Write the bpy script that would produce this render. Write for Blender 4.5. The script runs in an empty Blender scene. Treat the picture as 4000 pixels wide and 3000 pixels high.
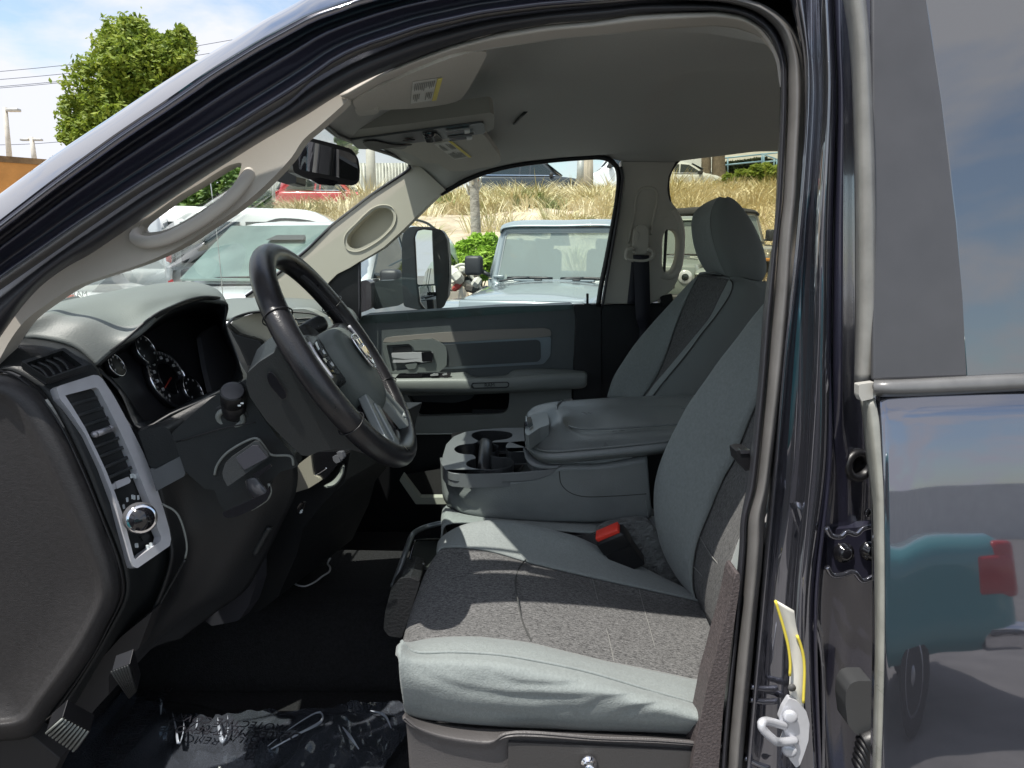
import bpy, bmesh, math, random
from math import sin, cos, radians, pi, sqrt, atan2
from mathutils import Vector, Matrix, noise
from mathutils.geometry import tessellate_polygon
random.seed(7)
SC = bpy.context.scene
COL = SC.collection
# ---------------- camera ----------------
F, TH, H = 1500.0, radians(10.75), 1.6
CT, ST = cos(TH), sin(TH)
cam_d = bpy.data.cameras.new('camera'); cam = bpy.data.objects.new('camera', cam_d); COL.objects.link(cam)
cam.location = (0, 0, H); cam.rotation_euler = (pi/2 - TH, 0, 0)
cam_d.sensor_width = 36; cam_d.lens = 36*F/2212; cam_d.clip_start = 0.02; cam_d.clip_end = 2000
SC.camera = cam
# ---------------- world and sun ----------------
SUNV = Vector((-0.32, -0.32, 1.0)).normalized()
W = bpy.data.worlds.new("World"); SC.world = W; W.use_nodes = True
nt = W.node_tree; nt.nodes.clear(); N = nt.nodes.new; LK = nt.links.new
out = N('ShaderNodeOutputWorld'); bg = N('ShaderNodeBackground'); bg.inputs[1].default_value = 0.15
sky = N('ShaderNodeTexSky'); sky.sky_type = 'NISHITA'; sky.sun_disc = False
sky.sun_elevation = math.asin(SUNV.z); sky.sun_rotation = atan2(SUNV.x, SUNV.y) % (2*pi)
sky.air_density = 1.3; sky.dust_density = 1.2; sky.ozone_density = 2.0
tc = N('ShaderNodeTexCoord'); sep = N('ShaderNodeSeparateXYZ'); LK(tc.outputs['Generated'], sep.inputs[0])
ad = N('ShaderNodeMath'); ad.operation = 'ADD'; ad.inputs[1].default_value = 0.22; LK(sep.outputs[2], ad.inputs[0])
mx_ = N('ShaderNodeMath'); mx_.operation = 'MAXIMUM'; mx_.inputs[1].default_value = 0.08; LK(ad.outputs[0], mx_.inputs[0])
dv = N('ShaderNodeVectorMath'); dv.operation = 'DIVIDE'; cb = N('ShaderNodeCombineXYZ')
for i in range(3): LK(mx_.outputs[0], cb.inputs[i])
LK(tc.outputs['Generated'], dv.inputs[0]); LK(cb.outputs[0], dv.inputs[1])
nz = N('ShaderNodeTexNoise'); nz.inputs['Scale'].default_value = 1.5; nz.inputs['Detail'].default_value = 8; nz.inputs['Roughness'].default_value = .56
nz.inputs['Distortion'].default_value = .25
mpw = N('ShaderNodeMapping'); mpw.inputs['Location'].default_value = (5.3, 8.1, 0); LK(dv.outputs[0], mpw.inputs[0]); LK(mpw.outputs[0], nz.inputs['Vector'])
rp = N('ShaderNodeValToRGB'); rp.color_ramp.elements[0].position = .40; rp.color_ramp.elements[1].position = .56; LK(nz.outputs[0], rp.inputs[0])
mxc = N('ShaderNodeMixRGB'); LK(rp.outputs[0], mxc.inputs[0]); hs_ = N('ShaderNodeHueSaturation'); hs_.inputs['Saturation'].default_value = .9; hs_.inputs['Value'].default_value = .56; LK(sky.outputs[0], hs_.inputs['Color']); LK(hs_.outputs[0], mxc.inputs[1]); mxc.inputs[2].default_value = (2.55, 2.6, 2.8, 1)
LK(mxc.outputs[0], bg.inputs[0]); LK(bg.outputs[0], out.inputs[0])
sd = bpy.data.lights.new('sun', 'SUN'); sd.energy = 2.6; sd.angle = radians(.5); sd.color = (1, .955, .88)
so = bpy.data.objects.new('sun', sd); COL.objects.link(so); so.rotation_euler = SUNV.to_track_quat('Z', 'Y').to_euler()
SC.view_settings.view_transform = 'Standard'; SC.view_settings.look = 'None'; SC.view_settings.gamma = 1
SC.view_settings.exposure = 1.32
SC.cycles.max_bounces = 8; SC.cycles.diffuse_bounces = 5; SC.cycles.glossy_bounces = 4; SC.cycles.transparent_max_bounces = 12
SC.cycles.use_denoising = True
SC.cycles.sample_clamp_indirect = 6
# ---------------- pixel rays (photo at 2212 x 1659) -> points on real planes ----------------
TI = {'A': (0, 0, .3334), 'B': (608.3, 0, .3334), 'C': (1271.9, 0, .3334), 'D': (0, 497.7, .3334), 'E': (663.6, 497.7, .3334), 'F': (1327, 497.7, .3334),
      'G': (0, 1106, .3334), 'H': (663.6, 1106, .3334), 'I': (1474.9, 1106, .3334), 'J': (1603.7, 0, .5), 'K': (1603.7, 829.5, .5), 'L': (221.2, 331.8, .2333),
      'a': (0, 718.9, .25), 'b': (0, 1133.6, .25), 'c': (497.7, 497.7, .2), 'd': (442.4, 801.9, .2333), 'e': (553, 995.4, .2333), 'f': (995.4, 304.2, .2),
      'g': (1327.2, 304.2, .2333), 'M': (774.2, 608.3, .25), 'N': (940.1, 829.5, .25), 'O': (663.6, 138.3, .25), 'P': (0, 0, 1)}
def T(t, *c):
    x0, y0, s = TI[t]
    return [(x0+c[i]*s, y0+c[i+1]*s) for i in range(0, len(c), 2)]
def ray(u, v):
    a = (u-1106)/F; b = (829.5-v)/F
    return Vector((a, CT+b*ST, -ST+b*CT))
def px(u, v, y):
    r = ray(u, v); return Vector((r.x*y/r.y, y, H+r.z*y/r.y))
class PL:
    def __init__(s, o, n): s.o = Vector(o); s.n = Vector(n).normalized()
    def __call__(s, u, v):
        r = ray(u, v); c = Vector((0, 0, H)); t = (s.o-c).dot(s.n)/r.dot(s.n); return c+r*t
def YP(y, kx=0, kz=0, z0=1.3): return PL((0, y, z0), (-kx, 1, -kz))
def S(t, c, y):
    p = T(t, *c) if t else c
    if callable(y): return [y(*q) for q in p]
    if isinstance(y, (list, tuple)):
        n = len(p); m = len(y); o = []
        for i, q in enumerate(p):
            f = i/(n-1)*(m-1); k = min(int(f), m-2); o.append(px(q[0], q[1], y[k]+(y[k+1]-y[k])*(f-k)))
        return o
    return [px(q[0], q[1], y) for q in p]
def catmull(p, closed=False, sub=8):
    n = len(p); o = []
    if n < 3: return [p[0].lerp(p[-1], i/sub) for i in range(sub+1)]
    g = (lambda i: p[i % n]) if closed else (lambda i: p[i] if 0 <= i < n else (2*p[0]-p[1] if i < 0 else 2*p[-1]-p[-2]))
    for i in range(n if closed else n-1):
        a, b, c, d = g(i-1), g(i), g(i+1), g(i+2)
        k1 = max((b-a).length, 1e-6)**.5; k2 = max((c-b).length, 1e-6)**.5; k3 = max((d-c).length, 1e-6)**.5
        m1 = ((b-a)/k1-(c-a)/(k1+k2)+(c-b)/k2)*k2; m2 = ((c-b)/k2-(d-b)/(k2+k3)+(d-c)/k3)*k2
        for s in range(sub):
            t = s/sub; t2 = t*t; t3 = t2*t
            o.append((2*t3-3*t2+1)*b+(t3-2*t2+t)*m1+(-2*t3+3*t2)*c+(t3-t2)*m2)
    if not closed: o.append(p[-1].copy())
    return o
def resample(p, n, closed=False):
    q = p+[p[0]] if closed else p
    L = [0]
    for i in range(1, len(q)): L.append(L[-1]+(q[i]-q[i-1]).length)
    o = []; k = 0; m = n if closed else n-1
    for i in range(n):
        s = L[-1]*i/m
        while k < len(q)-2 and L[k+1] < s: k += 1
        d = L[k+1]-L[k]; o.append(q[k].lerp(q[k+1], 0 if d < 1e-9 else min(1, (s-L[k])/d)))
    return o
def link(name, me, mt, parent):
    o = bpy.data.objects.new(name, me); COL.objects.link(o)
    if mt: me.materials.append(mt)
    if parent is not None:
        o.parent = parent
        if parent.type == 'EMPTY': o.matrix_parent_inverse = Matrix.Translation(parent.location).inverted()
    return o
def mesh(name, V, Fc, mt, parent=None, smooth=True, thick=0, bevel=0, face_cam=True, sub=0, seg=2, off=-1):
    me = bpy.data.meshes.new(name); me.from_pydata([tuple(v) for v in V], [], Fc); me.validate()
    bm = bmesh.new(); bm.from_mesh(me)
    if face_cam:
        s = 0
        for f in bm.faces: s += f.normal.dot(Vector((0, 0, H))-f.calc_center_median())*f.calc_area()
        if s < 0: bmesh.ops.reverse_faces(bm, faces=bm.faces[:])
    else: bmesh.ops.recalc_face_normals(bm, faces=bm.faces[:])
    bm.to_mesh(me); bm.free()
    if smooth: me.polygons.foreach_set('use_smooth', [True]*len(me.polygons))
    o = link(name, me, mt, parent)
    if thick:
        m = o.modifiers.new('thickness', 'SOLIDIFY'); m.thickness = thick; m.offset = off
    if bevel:
        m = o.modifiers.new('bevel', 'BEVEL'); m.width = bevel; m.segments = seg; m.limit_method = 'ANGLE'; m.angle_limit = radians(40); m.harden_normals = False
    if sub:
        m = o.modifiers.new('sub', 'SUBSURF'); m.levels = sub; m.render_levels = sub
    return o
def loft(name, rows, mt, parent=None, n=40, k=4, thick=.004, closed=False, lin=False, rclosed=False, smooth=True, skirt=None):
    R = [resample(catmull(r, rclosed) if not lin else r, n, rclosed) for r in rows]
    cols = []
    for j in range(n):
        c = [r[j] for r in R]
        cols.append(catmull(c, closed, k) if (k > 1 and len(c) > 2) else c)
    m = len(cols[0]); V = []
    for i in range(m):
        for j in range(n): V.append(cols[j][i])
    Fc = []
    for i in range(m if closed else m-1):
        for j in range(n if rclosed else n-1):
            a = i*n+j; b = i*n+(j+1) % n; c = ((i+1) % m)*n+(j+1) % n; d = ((i+1) % m)*n+j
            Fc.append((a, b, c, d))
    return mesh(name, V, Fc, mt, parent, smooth, thick)
def rnd(p, r, seg=4):
    """round the corners of a 2D polygon"""
    o = []; n = len(p)
    for i in range(n):
        a = Vector(p[i-1]); b = Vector(p[i]); c = Vector(p[(i+1) % n])
        rr = r[i] if isinstance(r, (list, tuple)) else r
        d1 = (a-b); d2 = (c-b); q = min(rr, d1.length*.48, d2.length*.48)
        if q < .05: o.append(tuple(b)); continue
        s = b+d1.normalized()*q; e = b+d2.normalized()*q
        for k in range(seg+1):
            t = k/seg; o.append(tuple((1-t)**2*s+2*t*(1-t)*b+t*t*e))
    return o
def spl2(p, closed=True, sub=5):
    return [(v.x, v.y) for v in catmull([Vector((a, b, 0)) for a, b in p], closed, sub)]
def plate(name, outer, holes, plane, depth, mt, parent=None, bevel=.0015, off=None, smooth=False, lift=0):
    """flat part with real thickness: outline (and holes) lie on the front plane, extruded away from the viewer"""
    if not callable(plane): plane = YP(plane)
    loops = [[plane(*q) for q in l] for l in [outer]+list(holes)]
    n = plane.n.copy()
    if n.dot(loops[0][0]-Vector((0, 0, H))) < 0: n = -n
    if lift: loops = [[p-n*lift for p in l] for l in loops]
    if off is not None: n = Vector(off).normalized()
    V = [p for l in loops for p in l]; nv = len(V)
    tris = tessellate_polygon(loops)
    Fc = [tuple(t) for t in tris]; V2 = V+[p+n*depth for p in V]
    Fc += [(c+nv, b+nv, a+nv) for a, b, c in tris]
    s = 0
    for l in loops:
        m = len(l)
        for i in range(m):
            a = s+i; b = s+(i+1) % m; Fc.append((a, b, b+nv, a+nv))
        s += m
    return mesh(name, V2, Fc, mt, parent, smooth, bevel=bevel, face_cam=False)
def tube(name, pts, r, mt, parent=None, seg=12, n=40, closed=False, flat=1, up=None, spline=True, smooth=True, ret=False):
    P = resample(catmull(pts, closed) if spline else pts, n, closed)
    rr = r if isinstance(r, (list, tuple)) else [r, r]
    V = []; Fc = []; prev = None
    for i, p in enumerate(P):
        if closed: t = (P[(i+1) % n]-P[i-1]).normalized()
        else: t = (P[min(i+1, n-1)]-P[max(i-1, 0)]).normalized()
        if up is not None: x = Vector(up); x = (x-t*x.dot(t)).normalized()
        elif prev is None: x = t.orthogonal().normalized()
        else: x = (prev-t*prev.dot(t)).normalized()
        prev = x; y = t.cross(x)
        f = i/(n-1)*(len(rr)-1); k = min(int(f), len(rr)-2); q = rr[k]+(rr[k+1]-rr[k])*(f-k)
        for j in range(seg):
            a = 2*pi*j/seg; V.append(p+x*q*cos(a)+y*q*flat*sin(a))
    m = n if closed else n-1
    for i in range(m):
        for j in range(seg):
            Fc.append((i*seg+j, i*seg+(j+1) % seg, ((i+1) % n)*seg+(j+1) % seg, ((i+1) % n)*seg+j))
    if not closed:
        Fc.append(tuple(range(seg))[::-1]); Fc.append(tuple((n-1)*seg+j for j in range(seg)))
    if ret: return V, Fc
    return mesh(name, V, Fc, mt, parent, smooth, face_cam=False)
class MB:
    def __init__(s): s.V = []; s.F = []
    def add(s, V, Fc):
        o = len(s.V); s.V += [Vector(v) for v in V]; s.F += [tuple(i+o for i in f) for f in Fc]; return s
    def box(s, c, d, R=None):
        c = Vector(c); V = []
        for i in (-1, 1):
            for j in (-1, 1):
                for k in (-1, 1):
                    v = Vector((i*d[0]/2, j*d[1]/2, k*d[2]/2)); V.append(c+(R @ v if R else v))
        return s.add(V, [(0, 1, 3, 2), (4, 6, 7, 5), (0, 4, 5, 1), (2, 3, 7, 6), (0, 2, 6, 4), (1, 5, 7, 3)])
    def cyl(s, a, b, r0, r1=None, seg=16, rings=1):
        a = Vector(a); b = Vector(b); r1 = r0 if r1 is None else r1; t = (b-a).normalized(); x = t.orthogonal().normalized(); y = t.cross(x)
        V = [a+(x*cos(2*pi*j/seg)+y*sin(2*pi*j/seg))*r0 for j in range(seg)]+[b+(x*cos(2*pi*j/seg)+y*sin(2*pi*j/seg))*r1 for j in range(seg)]
        return s.add(V, [(j, (j+1) % seg, seg+(j+1) % seg, seg+j) for j in range(seg)]+[tuple(range(seg))[::-1], tuple(range(seg, 2*seg))])
    def lathe(s, a, t, prof, seg=24):
        a = Vector(a); t = Vector(t).normalized(); x = t.orthogonal().normalized(); y = t.cross(x); V = []; Fc = []
        for h, r in prof:
            for j in range(seg): V.append(a+t*h+(x*cos(2*pi*j/seg)+y*sin(2*pi*j/seg))*r)
        for i in range(len(prof)-1):
            for j in range(seg): Fc.append((i*seg+j, i*seg+(j+1) % seg, (i+1)*seg+(j+1) % seg, (i+1)*seg+j))
        Fc.append(tuple(range(seg))[::-1]); Fc.append(tuple((len(prof)-1)*seg+j for j in range(seg)))
        return s.add(V, Fc)
    def ell(s, c, d, R=None, seg=14, rings=8, p=1.0):
        c = Vector(c); V = []; Fc = []
        sg = lambda v, e: (abs(v)**e)*(1 if v >= 0 else -1)
        for i in range(rings+1):
            th = -pi/2+pi*i/rings
            for j in range(seg):
                a = 2*pi*j/seg; v = Vector((d[0]*sg(cos(th), p)*sg(cos(a), p), d[1]*sg(cos(th), p)*sg(sin(a), p), d[2]*sg(sin(th), p)))
                V.append(c+(R @ v if R else v))
        for i in range(rings):
            for j in range(seg): Fc.append((i*seg+j, i*seg+(j+1) % seg, (i+1)*seg+(j+1) % seg, (i+1)*seg+j))
        return s.add(V, Fc)
    def poly(s, loop, off):
        n = len(loop); V = [Vector(p) for p in loop]; V += [p+Vector(off) for p in V]
        return s.add(V, [tuple(range(n)), tuple(range(n, 2*n))[::-1]]+[(i, (i+1) % n, n+(i+1) % n, n+i) for i in range(n)])
    def tube(s, pts, r, **k):
        V, Fc = tube('', pts, r, None, ret=True, **k); return s.add(V, Fc)
    def build(s, name, mt, parent=None, smooth=True, bevel=0, sub=0, seg=2):
        return mesh(name, s.V, s.F, mt, parent, smooth, face_cam=False, bevel=bevel, sub=sub, seg=seg)
def rot(ax, a): return Matrix.Rotation(a, 3, ax)
def thing(name, label, cat, loc=(0, 0, 0), group=None):
    o = bpy.data.objects.new(name, None); COL.objects.link(o); o.location = loc; o['label'] = label; o['category'] = cat
    if group: o['group'] = group
    return o
def tag(o, label=None, cat=None, group=None, kind=None):
    for k, v in (('label', label), ('category', cat), ('group', group), ('kind', kind)):
        if v: o[k] = v
    return o
def lab(o, label): o['label'] = label; return o
# ---------------- materials ----------------
MT = {}
def mat(name, col, rough=.5, metal=0, coat=0, bump=None, var=None, spec=.5, coatr=.03, aniso=None, wave=None, emit=None, sheen=0, bump2=None):
    if name in MT: return MT[name]
    m = bpy.data.materials.new(name); m.use_nodes = True; t = m.node_tree; b = t.nodes['Principled BSDF']; MT[name] = m
    b.inputs['Base Color'].default_value = (*col, 1); b.inputs['Roughness'].default_value = rough; b.inputs['Metallic'].default_value = metal
    b.inputs['Coat Weight'].default_value = coat; b.inputs['Coat Roughness'].default_value = coatr; b.inputs['Specular IOR Level'].default_value = spec
    b.inputs['Sheen Weight'].default_value = sheen
    c = t.nodes.new('ShaderNodeTexCoord')
    def mapped(sc):
        mp = t.nodes.new('ShaderNodeMapping'); t.links.new(c.outputs['Object'], mp.inputs[0])
        mp.inputs['Scale'].default_value = sc if isinstance(sc, tuple) else (sc, sc, sc); return mp
    def nzn(sc, det=4, r=.55):
        mp = mapped(sc); z = t.nodes.new('ShaderNodeTexNoise'); z.inputs['Scale'].default_value = 1; z.inputs['Detail'].default_value = det; z.inputs['Roughness'].default_value = r
        t.links.new(mp.outputs[0], z.inputs['Vector']); return z
    if var:
        z = nzn(var[0]); r = t.nodes.new('ShaderNodeValToRGB'); a = var[1]
        r.color_ramp.elements[0].position = .3; r.color_ramp.elements[1].position = .7
        c2 = var[2] if len(var) > 2 else tuple(min(1, x*(1+a)) for x in col)
        r.color_ramp.elements[0].color = (*[x*(1-a) for x in col], 1); r.color_ramp.elements[1].color = (*c2, 1)
        t.links.new(z.outputs[0], r.inputs[0]); t.links.new(r.outputs[0], b.inputs['Base Color'])
        rr = t.nodes.new('ShaderNodeMapRange'); rr.inputs[3].default_value = max(0, rough-.08); rr.inputs[4].default_value = min(1, rough+.08)
        t.links.new(z.outputs[0], rr.inputs[0]); t.links.new(rr.outputs[0], b.inputs['Roughness'])
    last = None
    for bb in (bump, bump2):
        if bb:
            z = nzn(bb[0], 3); bp = t.nodes.new('ShaderNodeBump'); bp.inputs['Strength'].default_value = bb[1]; bp.inputs['Distance'].default_value = bb[2] if len(bb) > 2 else .002
            t.links.new(z.outputs[0], bp.inputs['Height'])
            if last: t.links.new(last.outputs[0], bp.inputs['Normal'])
            last = bp
    if wave:
        mp = mapped(wave[0]); w = t.nodes.new('ShaderNodeTexWave'); w.bands_direction = wave[1]; w.inputs['Scale'].default_value = 1; t.links.new(mp.outputs[0], w.inputs['Vector'])
        bp = t.nodes.new('ShaderNodeBump'); bp.inputs['Strength'].default_value = wave[2]; bp.inputs['Distance'].default_value = .002; t.links.new(w.outputs[0], bp.inputs['Height'])
        if last: t.links.new(last.outputs[0], bp.inputs['Normal'])
        last = bp
    if last: t.links.new(last.outputs[0], b.inputs['Normal'])
    if emit: b.inputs['Emission Color'].default_value = (*emit[0], 1); b.inputs['Emission Strength'].default_value = emit[1]
    return m
def glass(name, tint, refl=1.5, veil=0, veilcol=(.8, .85, .85)):  # veil: diffuse share that paints haze and reflections onto the glass
    m = bpy.data.materials.new(name); m.use_nodes = True; t = m.node_tree; t.nodes.clear(); MT[name] = m
    o = t.nodes.new('ShaderNodeOutputMaterial'); tr = t.nodes.new('ShaderNodeBsdfTransparent'); tr.inputs[0].default_value = (*tint, 1)
    g = t.nodes.new('ShaderNodeBsdfGlossy'); g.inputs['Roughness'].default_value = 0.0; g.inputs[0].default_value = (1, 1, 1, 1)
    f = t.nodes.new('ShaderNodeFresnel'); f.inputs[0].default_value = refl; mx = t.nodes.new('ShaderNodeMixShader')
    t.links.new(f.outputs[0], mx.inputs[0])
    base = tr
    if veil:
        d = t.nodes.new('ShaderNodeBsdfDiffuse'); d.inputs[0].default_value = (*veilcol, 1); m2 = t.nodes.new('ShaderNodeMixShader'); m2.inputs[0].default_value = veil
        t.links.new(tr.outputs[0], m2.inputs[1]); t.links.new(d.outputs[0], m2.inputs[2]); base = m2
    t.links.new(base.outputs[0], mx.inputs[1]); t.links.new(g.outputs[0], mx.inputs[2]); t.links.new(mx.outputs[0], o.inputs[0])
    return m
PAINT = mat('navy_pearl_paint', (.175, .18, .215), .03, .88, 1.0, spec=.9, coatr=.01)
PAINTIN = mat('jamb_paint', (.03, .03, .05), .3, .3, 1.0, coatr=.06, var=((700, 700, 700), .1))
RUB = mat('rubber_seal', (.028, .028, .034), .42, spec=.6, bump=(300, .15))
SEALG = mat('grey_seal_rubber', (.125, .12, .116), .38, spec=.7, bump=(220, .1), var=(30, .12))
BLK = mat('black_plastic', (.007, .007, .0085), .42, bump=(900, .2, .0006), var=(12, .25))
BLKG = mat('gloss_black', (.008, .008, .01), .1, coat=.6)
DASH = mat('dark_grey_grained_plastic', (.014, .016, .017), .46, bump=(520, .35, .0012), var=(9, .12), spec=.45)
ENDC = mat('dash_end_fibre_plastic', (.022, .021, .022), .5, bump=((420, 240, 1100), .4, .0012), var=((120, 60, 420), .22))
PAD = mat('dash_pad_grey', (.165, .18, .172), .5, bump=(480, .4, .0012), var=(8, .06))
GRY = mat('grey_green_plastic', (.20, .215, .20), .5, bump=(480, .35, .0012), var=(8, .07))
GRYL = mat('armrest_vinyl', (.18, .195, .185), .45, bump=(420, .4, .0012), var=(10, .06))
BEI = mat('beige_pillar_trim', (.50, .465, .41), .55, bump=(600, .2, .0008), var=(6, .04))
CRM = mat('cream_pillar_trim', (.50, .475, .40), .55, bump=(600, .15, .0008), var=(6, .04))
HEAD = mat('headliner_cloth', (.46, .46, .435), .9, bump=(900, .5, .001), var=(700, .1))
VIS = mat('visor_cloth', (.50, .48, .43), .8, bump=(700, .3, .0008), var=(300, .06))
LEA = mat('black_leather', (.010, .010, .012), .30, bump=(420, .3, .001), var=(40, .2), spec=.6)
VINY = mat('console_vinyl', (.15, .165, .165), .3, bump=(380, .45, .0015), var=(14, .08), spec=.55)
TRAY = mat('console_tray_plastic', (.13, .14, .145), .36, bump=(600, .3, .0008), var=(12, .06), spec=.5)
FAB = mat('seat_cloth_light', (.215, .24, .236), .85, bump=(380, .55, .0016), var=((240, 240, 150), .10), sheen=.15, bump2=(9, .35, .02))
SAT = mat('satin_silver', (.60, .61, .65), .35, .35, var=(60, .05))
CHR = mat('chrome', (.8, .8, .82), .06, 1)
CARP = mat('black_carpet', (.011, .011, .013), .95, bump=(350, 1.0, .006), var=(160, .6))
RED = mat('buckle_red', (.75, .05, .03), .4)
BELT = mat('seat_belt_webbing', (.014, .014, .024), .6, wave=((900, 900, 900), 'Z', .3))
WHT = mat('label_white', (.62, .61, .56), .5, var=(40, .05))
YEL = mat('label_yellow', (.75, .62, .08), .5)
INK = mat('printed_ink', (.08, .08, .08), .6)
GLW = glass('windshield_glass', (.86, .92, .88), 1.17, .025)
GLS = glass('side_glass', (.93, .97, .95), 1.3)
def woven(name='seat_cloth_woven', lo=(.035, .035, .036), hi=(.185, .184, .182)):
    m = bpy.data.materials.new(name); m.use_nodes = True; t = m.node_tree; b = t.nodes['Principled BSDF']; b.inputs['Roughness'].default_value = .95
    c = t.nodes.new('ShaderNodeTexCoord'); mp = t.nodes.new('ShaderNodeMapping'); mp.inputs['Scale'].default_value = (380, 520, 700); t.links.new(c.outputs['Object'], mp.inputs[0])
    z = t.nodes.new('ShaderNodeTexNoise'); z.inputs['Scale'].default_value = 1; z.inputs['Detail'].default_value = 2; t.links.new(mp.outputs[0], z.inputs[0])
    mp2 = t.nodes.new('ShaderNodeMapping'); mp2.inputs['Scale'].default_value = (150, 480, 150); t.links.new(c.outputs['Object'], mp2.inputs[0])
    v = t.nodes.new('ShaderNodeTexNoise'); v.inputs['Scale'].default_value = 1; v.inputs['Detail'].default_value = 3; t.links.new(mp2.outputs[0], v.inputs[0])
    mu = t.nodes.new('ShaderNodeMath'); mu.operation = 'MULTIPLY_ADD'; mu.inputs[1].default_value = .55; t.links.new(v.outputs[0], mu.inputs[0])
    m3 = t.nodes.new('ShaderNodeMath'); m3.operation = 'MULTIPLY'; m3.inputs[1].default_value = .45; t.links.new(z.outputs[0], m3.inputs[0]); t.links.new(m3.outputs[0], mu.inputs[2])
    r = t.nodes.new('ShaderNodeValToRGB'); r.color_ramp.elements[0].position = .36; r.color_ramp.elements[1].position = .66
    r.color_ramp.elements[0].color = (*lo, 1); r.color_ramp.elements[1].color = (*hi, 1); t.links.new(mu.outputs[0], r.inputs[0]); t.links.new(r.outputs[0], b.inputs['Base Color'])
    bp = t.nodes.new('ShaderNodeBump'); bp.inputs['Strength'].default_value = .7; bp.inputs['Distance'].default_value = .002; t.links.new(mu.outputs[0], bp.inputs['Height']); t.links.new(bp.outputs[0], b.inputs['Normal'])
    return m
WOV = woven()
def text(name, body, size, origin, U, V, mt, parent=None, ext=.0004, align='CENTER', shear=0):
    cu = bpy.data.curves.new(name, 'FONT'); cu.body = body; cu.size = size; cu.extrude = ext; cu.align_x = align; cu.align_y = 'CENTER'; cu.shear = shear
    o = bpy.data.objects.new(name, cu); COL.objects.link(o)
    dg = bpy.context.evaluated_depsgraph_get(); me = bpy.data.meshes.new_from_object(o.evaluated_get(dg)); bpy.data.objects.remove(o)
    U = Vector(U).normalized(); V = Vector(V); V = (V-U*V.dot(U)).normalized(); Nn = U.cross(V)
    M4 = Matrix.Identity(4)
    for i in range(3): M4[i][0] = U[i]; M4[i][1] = V[i]; M4[i][2] = Nn[i]; M4[i][3] = origin[i]
    me.transform(M4); me.materials.clear()
    return link(name, me, mt, parent)
# =====================================================================  THE PICKUP
TR = thing('pickup_truck', 'dark navy crew cab pickup seen through its open driver doorway, grey cloth bench inside', 'pickup truck', (0.2, 1.55, 0))
# ---- near side: roof rail, jamb, seals
rail_o = T('A', -300, 1470, 0, 1255, 300, 1035, 440, 940, 700, 770, 1000, 570, 1300, 380, 1600, 200, 1700, 135, 1900, 30)+[(690, -22), (850, -62), (1100, -96), (1500, -115), (2000, -120), (3400, -120)]
rail_i = [(-100, 570), (0, 492), (133, 390), (267, 293), (367, 227), (467, 157), (567, 97), (667, 43), (737, 17), (800, -5), (950, -38), (1150, -62), (1500, -74), (2000, -74), (3400, -74)]
strip_o = T('A', -300, 1990, 0, 1780, 200, 1640, 500, 1430, 800, 1235, 1100, 1045, 1500, 800, 1800, 610, 2000, 495)+T('B', 190, 440, 500, 285, 900, 150, 1300, 60, 1700, 8, 2211, -30)+T('C', 400, -45, 800, -40, 1050, -10, 1200, 60, 1300, 150, 1370, 280, 1400, 420, 1402, 700, 1385, 1000, 1362, 1400, 1345, 1500)+T('F', 1160, 350, 1130, 700, 1090, 1050, 1050, 1350, 1010, 1659)+T('I', 535, 0, 525, 300, 490, 600, 450, 1000, 400, 1500, 370, 1900)
strip_i = T('A', -300, 2090, 0, 1880, 330, 1650, 600, 1460, 900, 1255, 1200, 1070, 1500, 890, 1800, 700, 2000, 570)+T('B', 200, 510, 500, 355, 900, 210, 1300, 115, 1700, 60, 2211, 18)+T('C', 400, 0, 800, 10, 1000, 40, 1140, 110, 1225, 210, 1270, 320, 1288, 480, 1288, 700, 1275, 1000, 1250, 1400, 1232, 1500)+T('F', 1045, 350, 1012, 700, 985, 1050, 955, 1350, 925, 1659)+T('I', 425, 0, 410, 300, 385, 600, 345, 1000, 300, 1500, 280, 1900)
beige_o = [(-60, 812), (0, 728), (33, 678), (83, 621), (160, 564), (187, 553), (250, 511), (300, 477), (433, 387), (567, 303), (655, 252)]+T('B', 400, 590, 600, 490, 850, 390, 1100, 300, 1400, 220, 1700, 170, 2000, 145)+T('C', 0, 150, 300, 105, 600, 90, 850, 83, 1000, 110, 1120, 180, 1190, 280, 1228, 380, 1240, 500, 1237, 700, 1225, 1000, 1208, 1400, 1200, 1500)+T('F', 985, 350, 958, 600, 945, 830, 915, 1150, 880, 1500, 860, 1659)+T('I', 375, 50, 365, 250, 340, 500, 300, 950, 265, 1250, 235, 1700, 215, 1900)
def mid(a, b, f):
    n = 60
    A = resample([Vector((*p, 0)) for p in a], n); B = resample([Vector((*p, 0)) for p in b], n)
    return [((1-f)*p.x+f*q.x, (1-f)*p.y+f*q.y) for p, q in zip(A, B)]
def rows2(a, b, fr, ys):
    return [S(None, mid(a, b, f), y) for f, y in zip(fr, ys)]
YR = lambda d: [.80+d, .82+d, .87+d, .88+d, .88+d]
loft('roof_rail', rows2(rail_o, rail_i, (0, .1, .3, .55, .8, .95, 1), [YR(.075), YR(.055), YR(.036), YR(.018), YR(.004), YR(-.003), YR(0)]), PAINT, TR, n=130, k=3, thick=.006)
jamb_i = strip_o[:20]
jm = [(-100, 690)]+strip_o[1:18]+[(1500, -30), (2000, -30), (3400, -30)]
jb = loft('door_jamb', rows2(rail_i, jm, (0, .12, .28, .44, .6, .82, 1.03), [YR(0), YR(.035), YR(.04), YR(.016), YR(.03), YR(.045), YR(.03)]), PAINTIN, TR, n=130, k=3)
YSL = lambda d: [.84+d, .86+d, .90+d, .90+d, .88+d, .86+d, .84+d]
sl = loft('door_seal', rows2(strip_o, strip_i, (0, .15, .4, .75, 1), [YSL(.01), YSL(-.008), YSL(-.02), YSL(-.012), YSL(.005)]), SEALG, TR, n=240, k=3)
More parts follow.
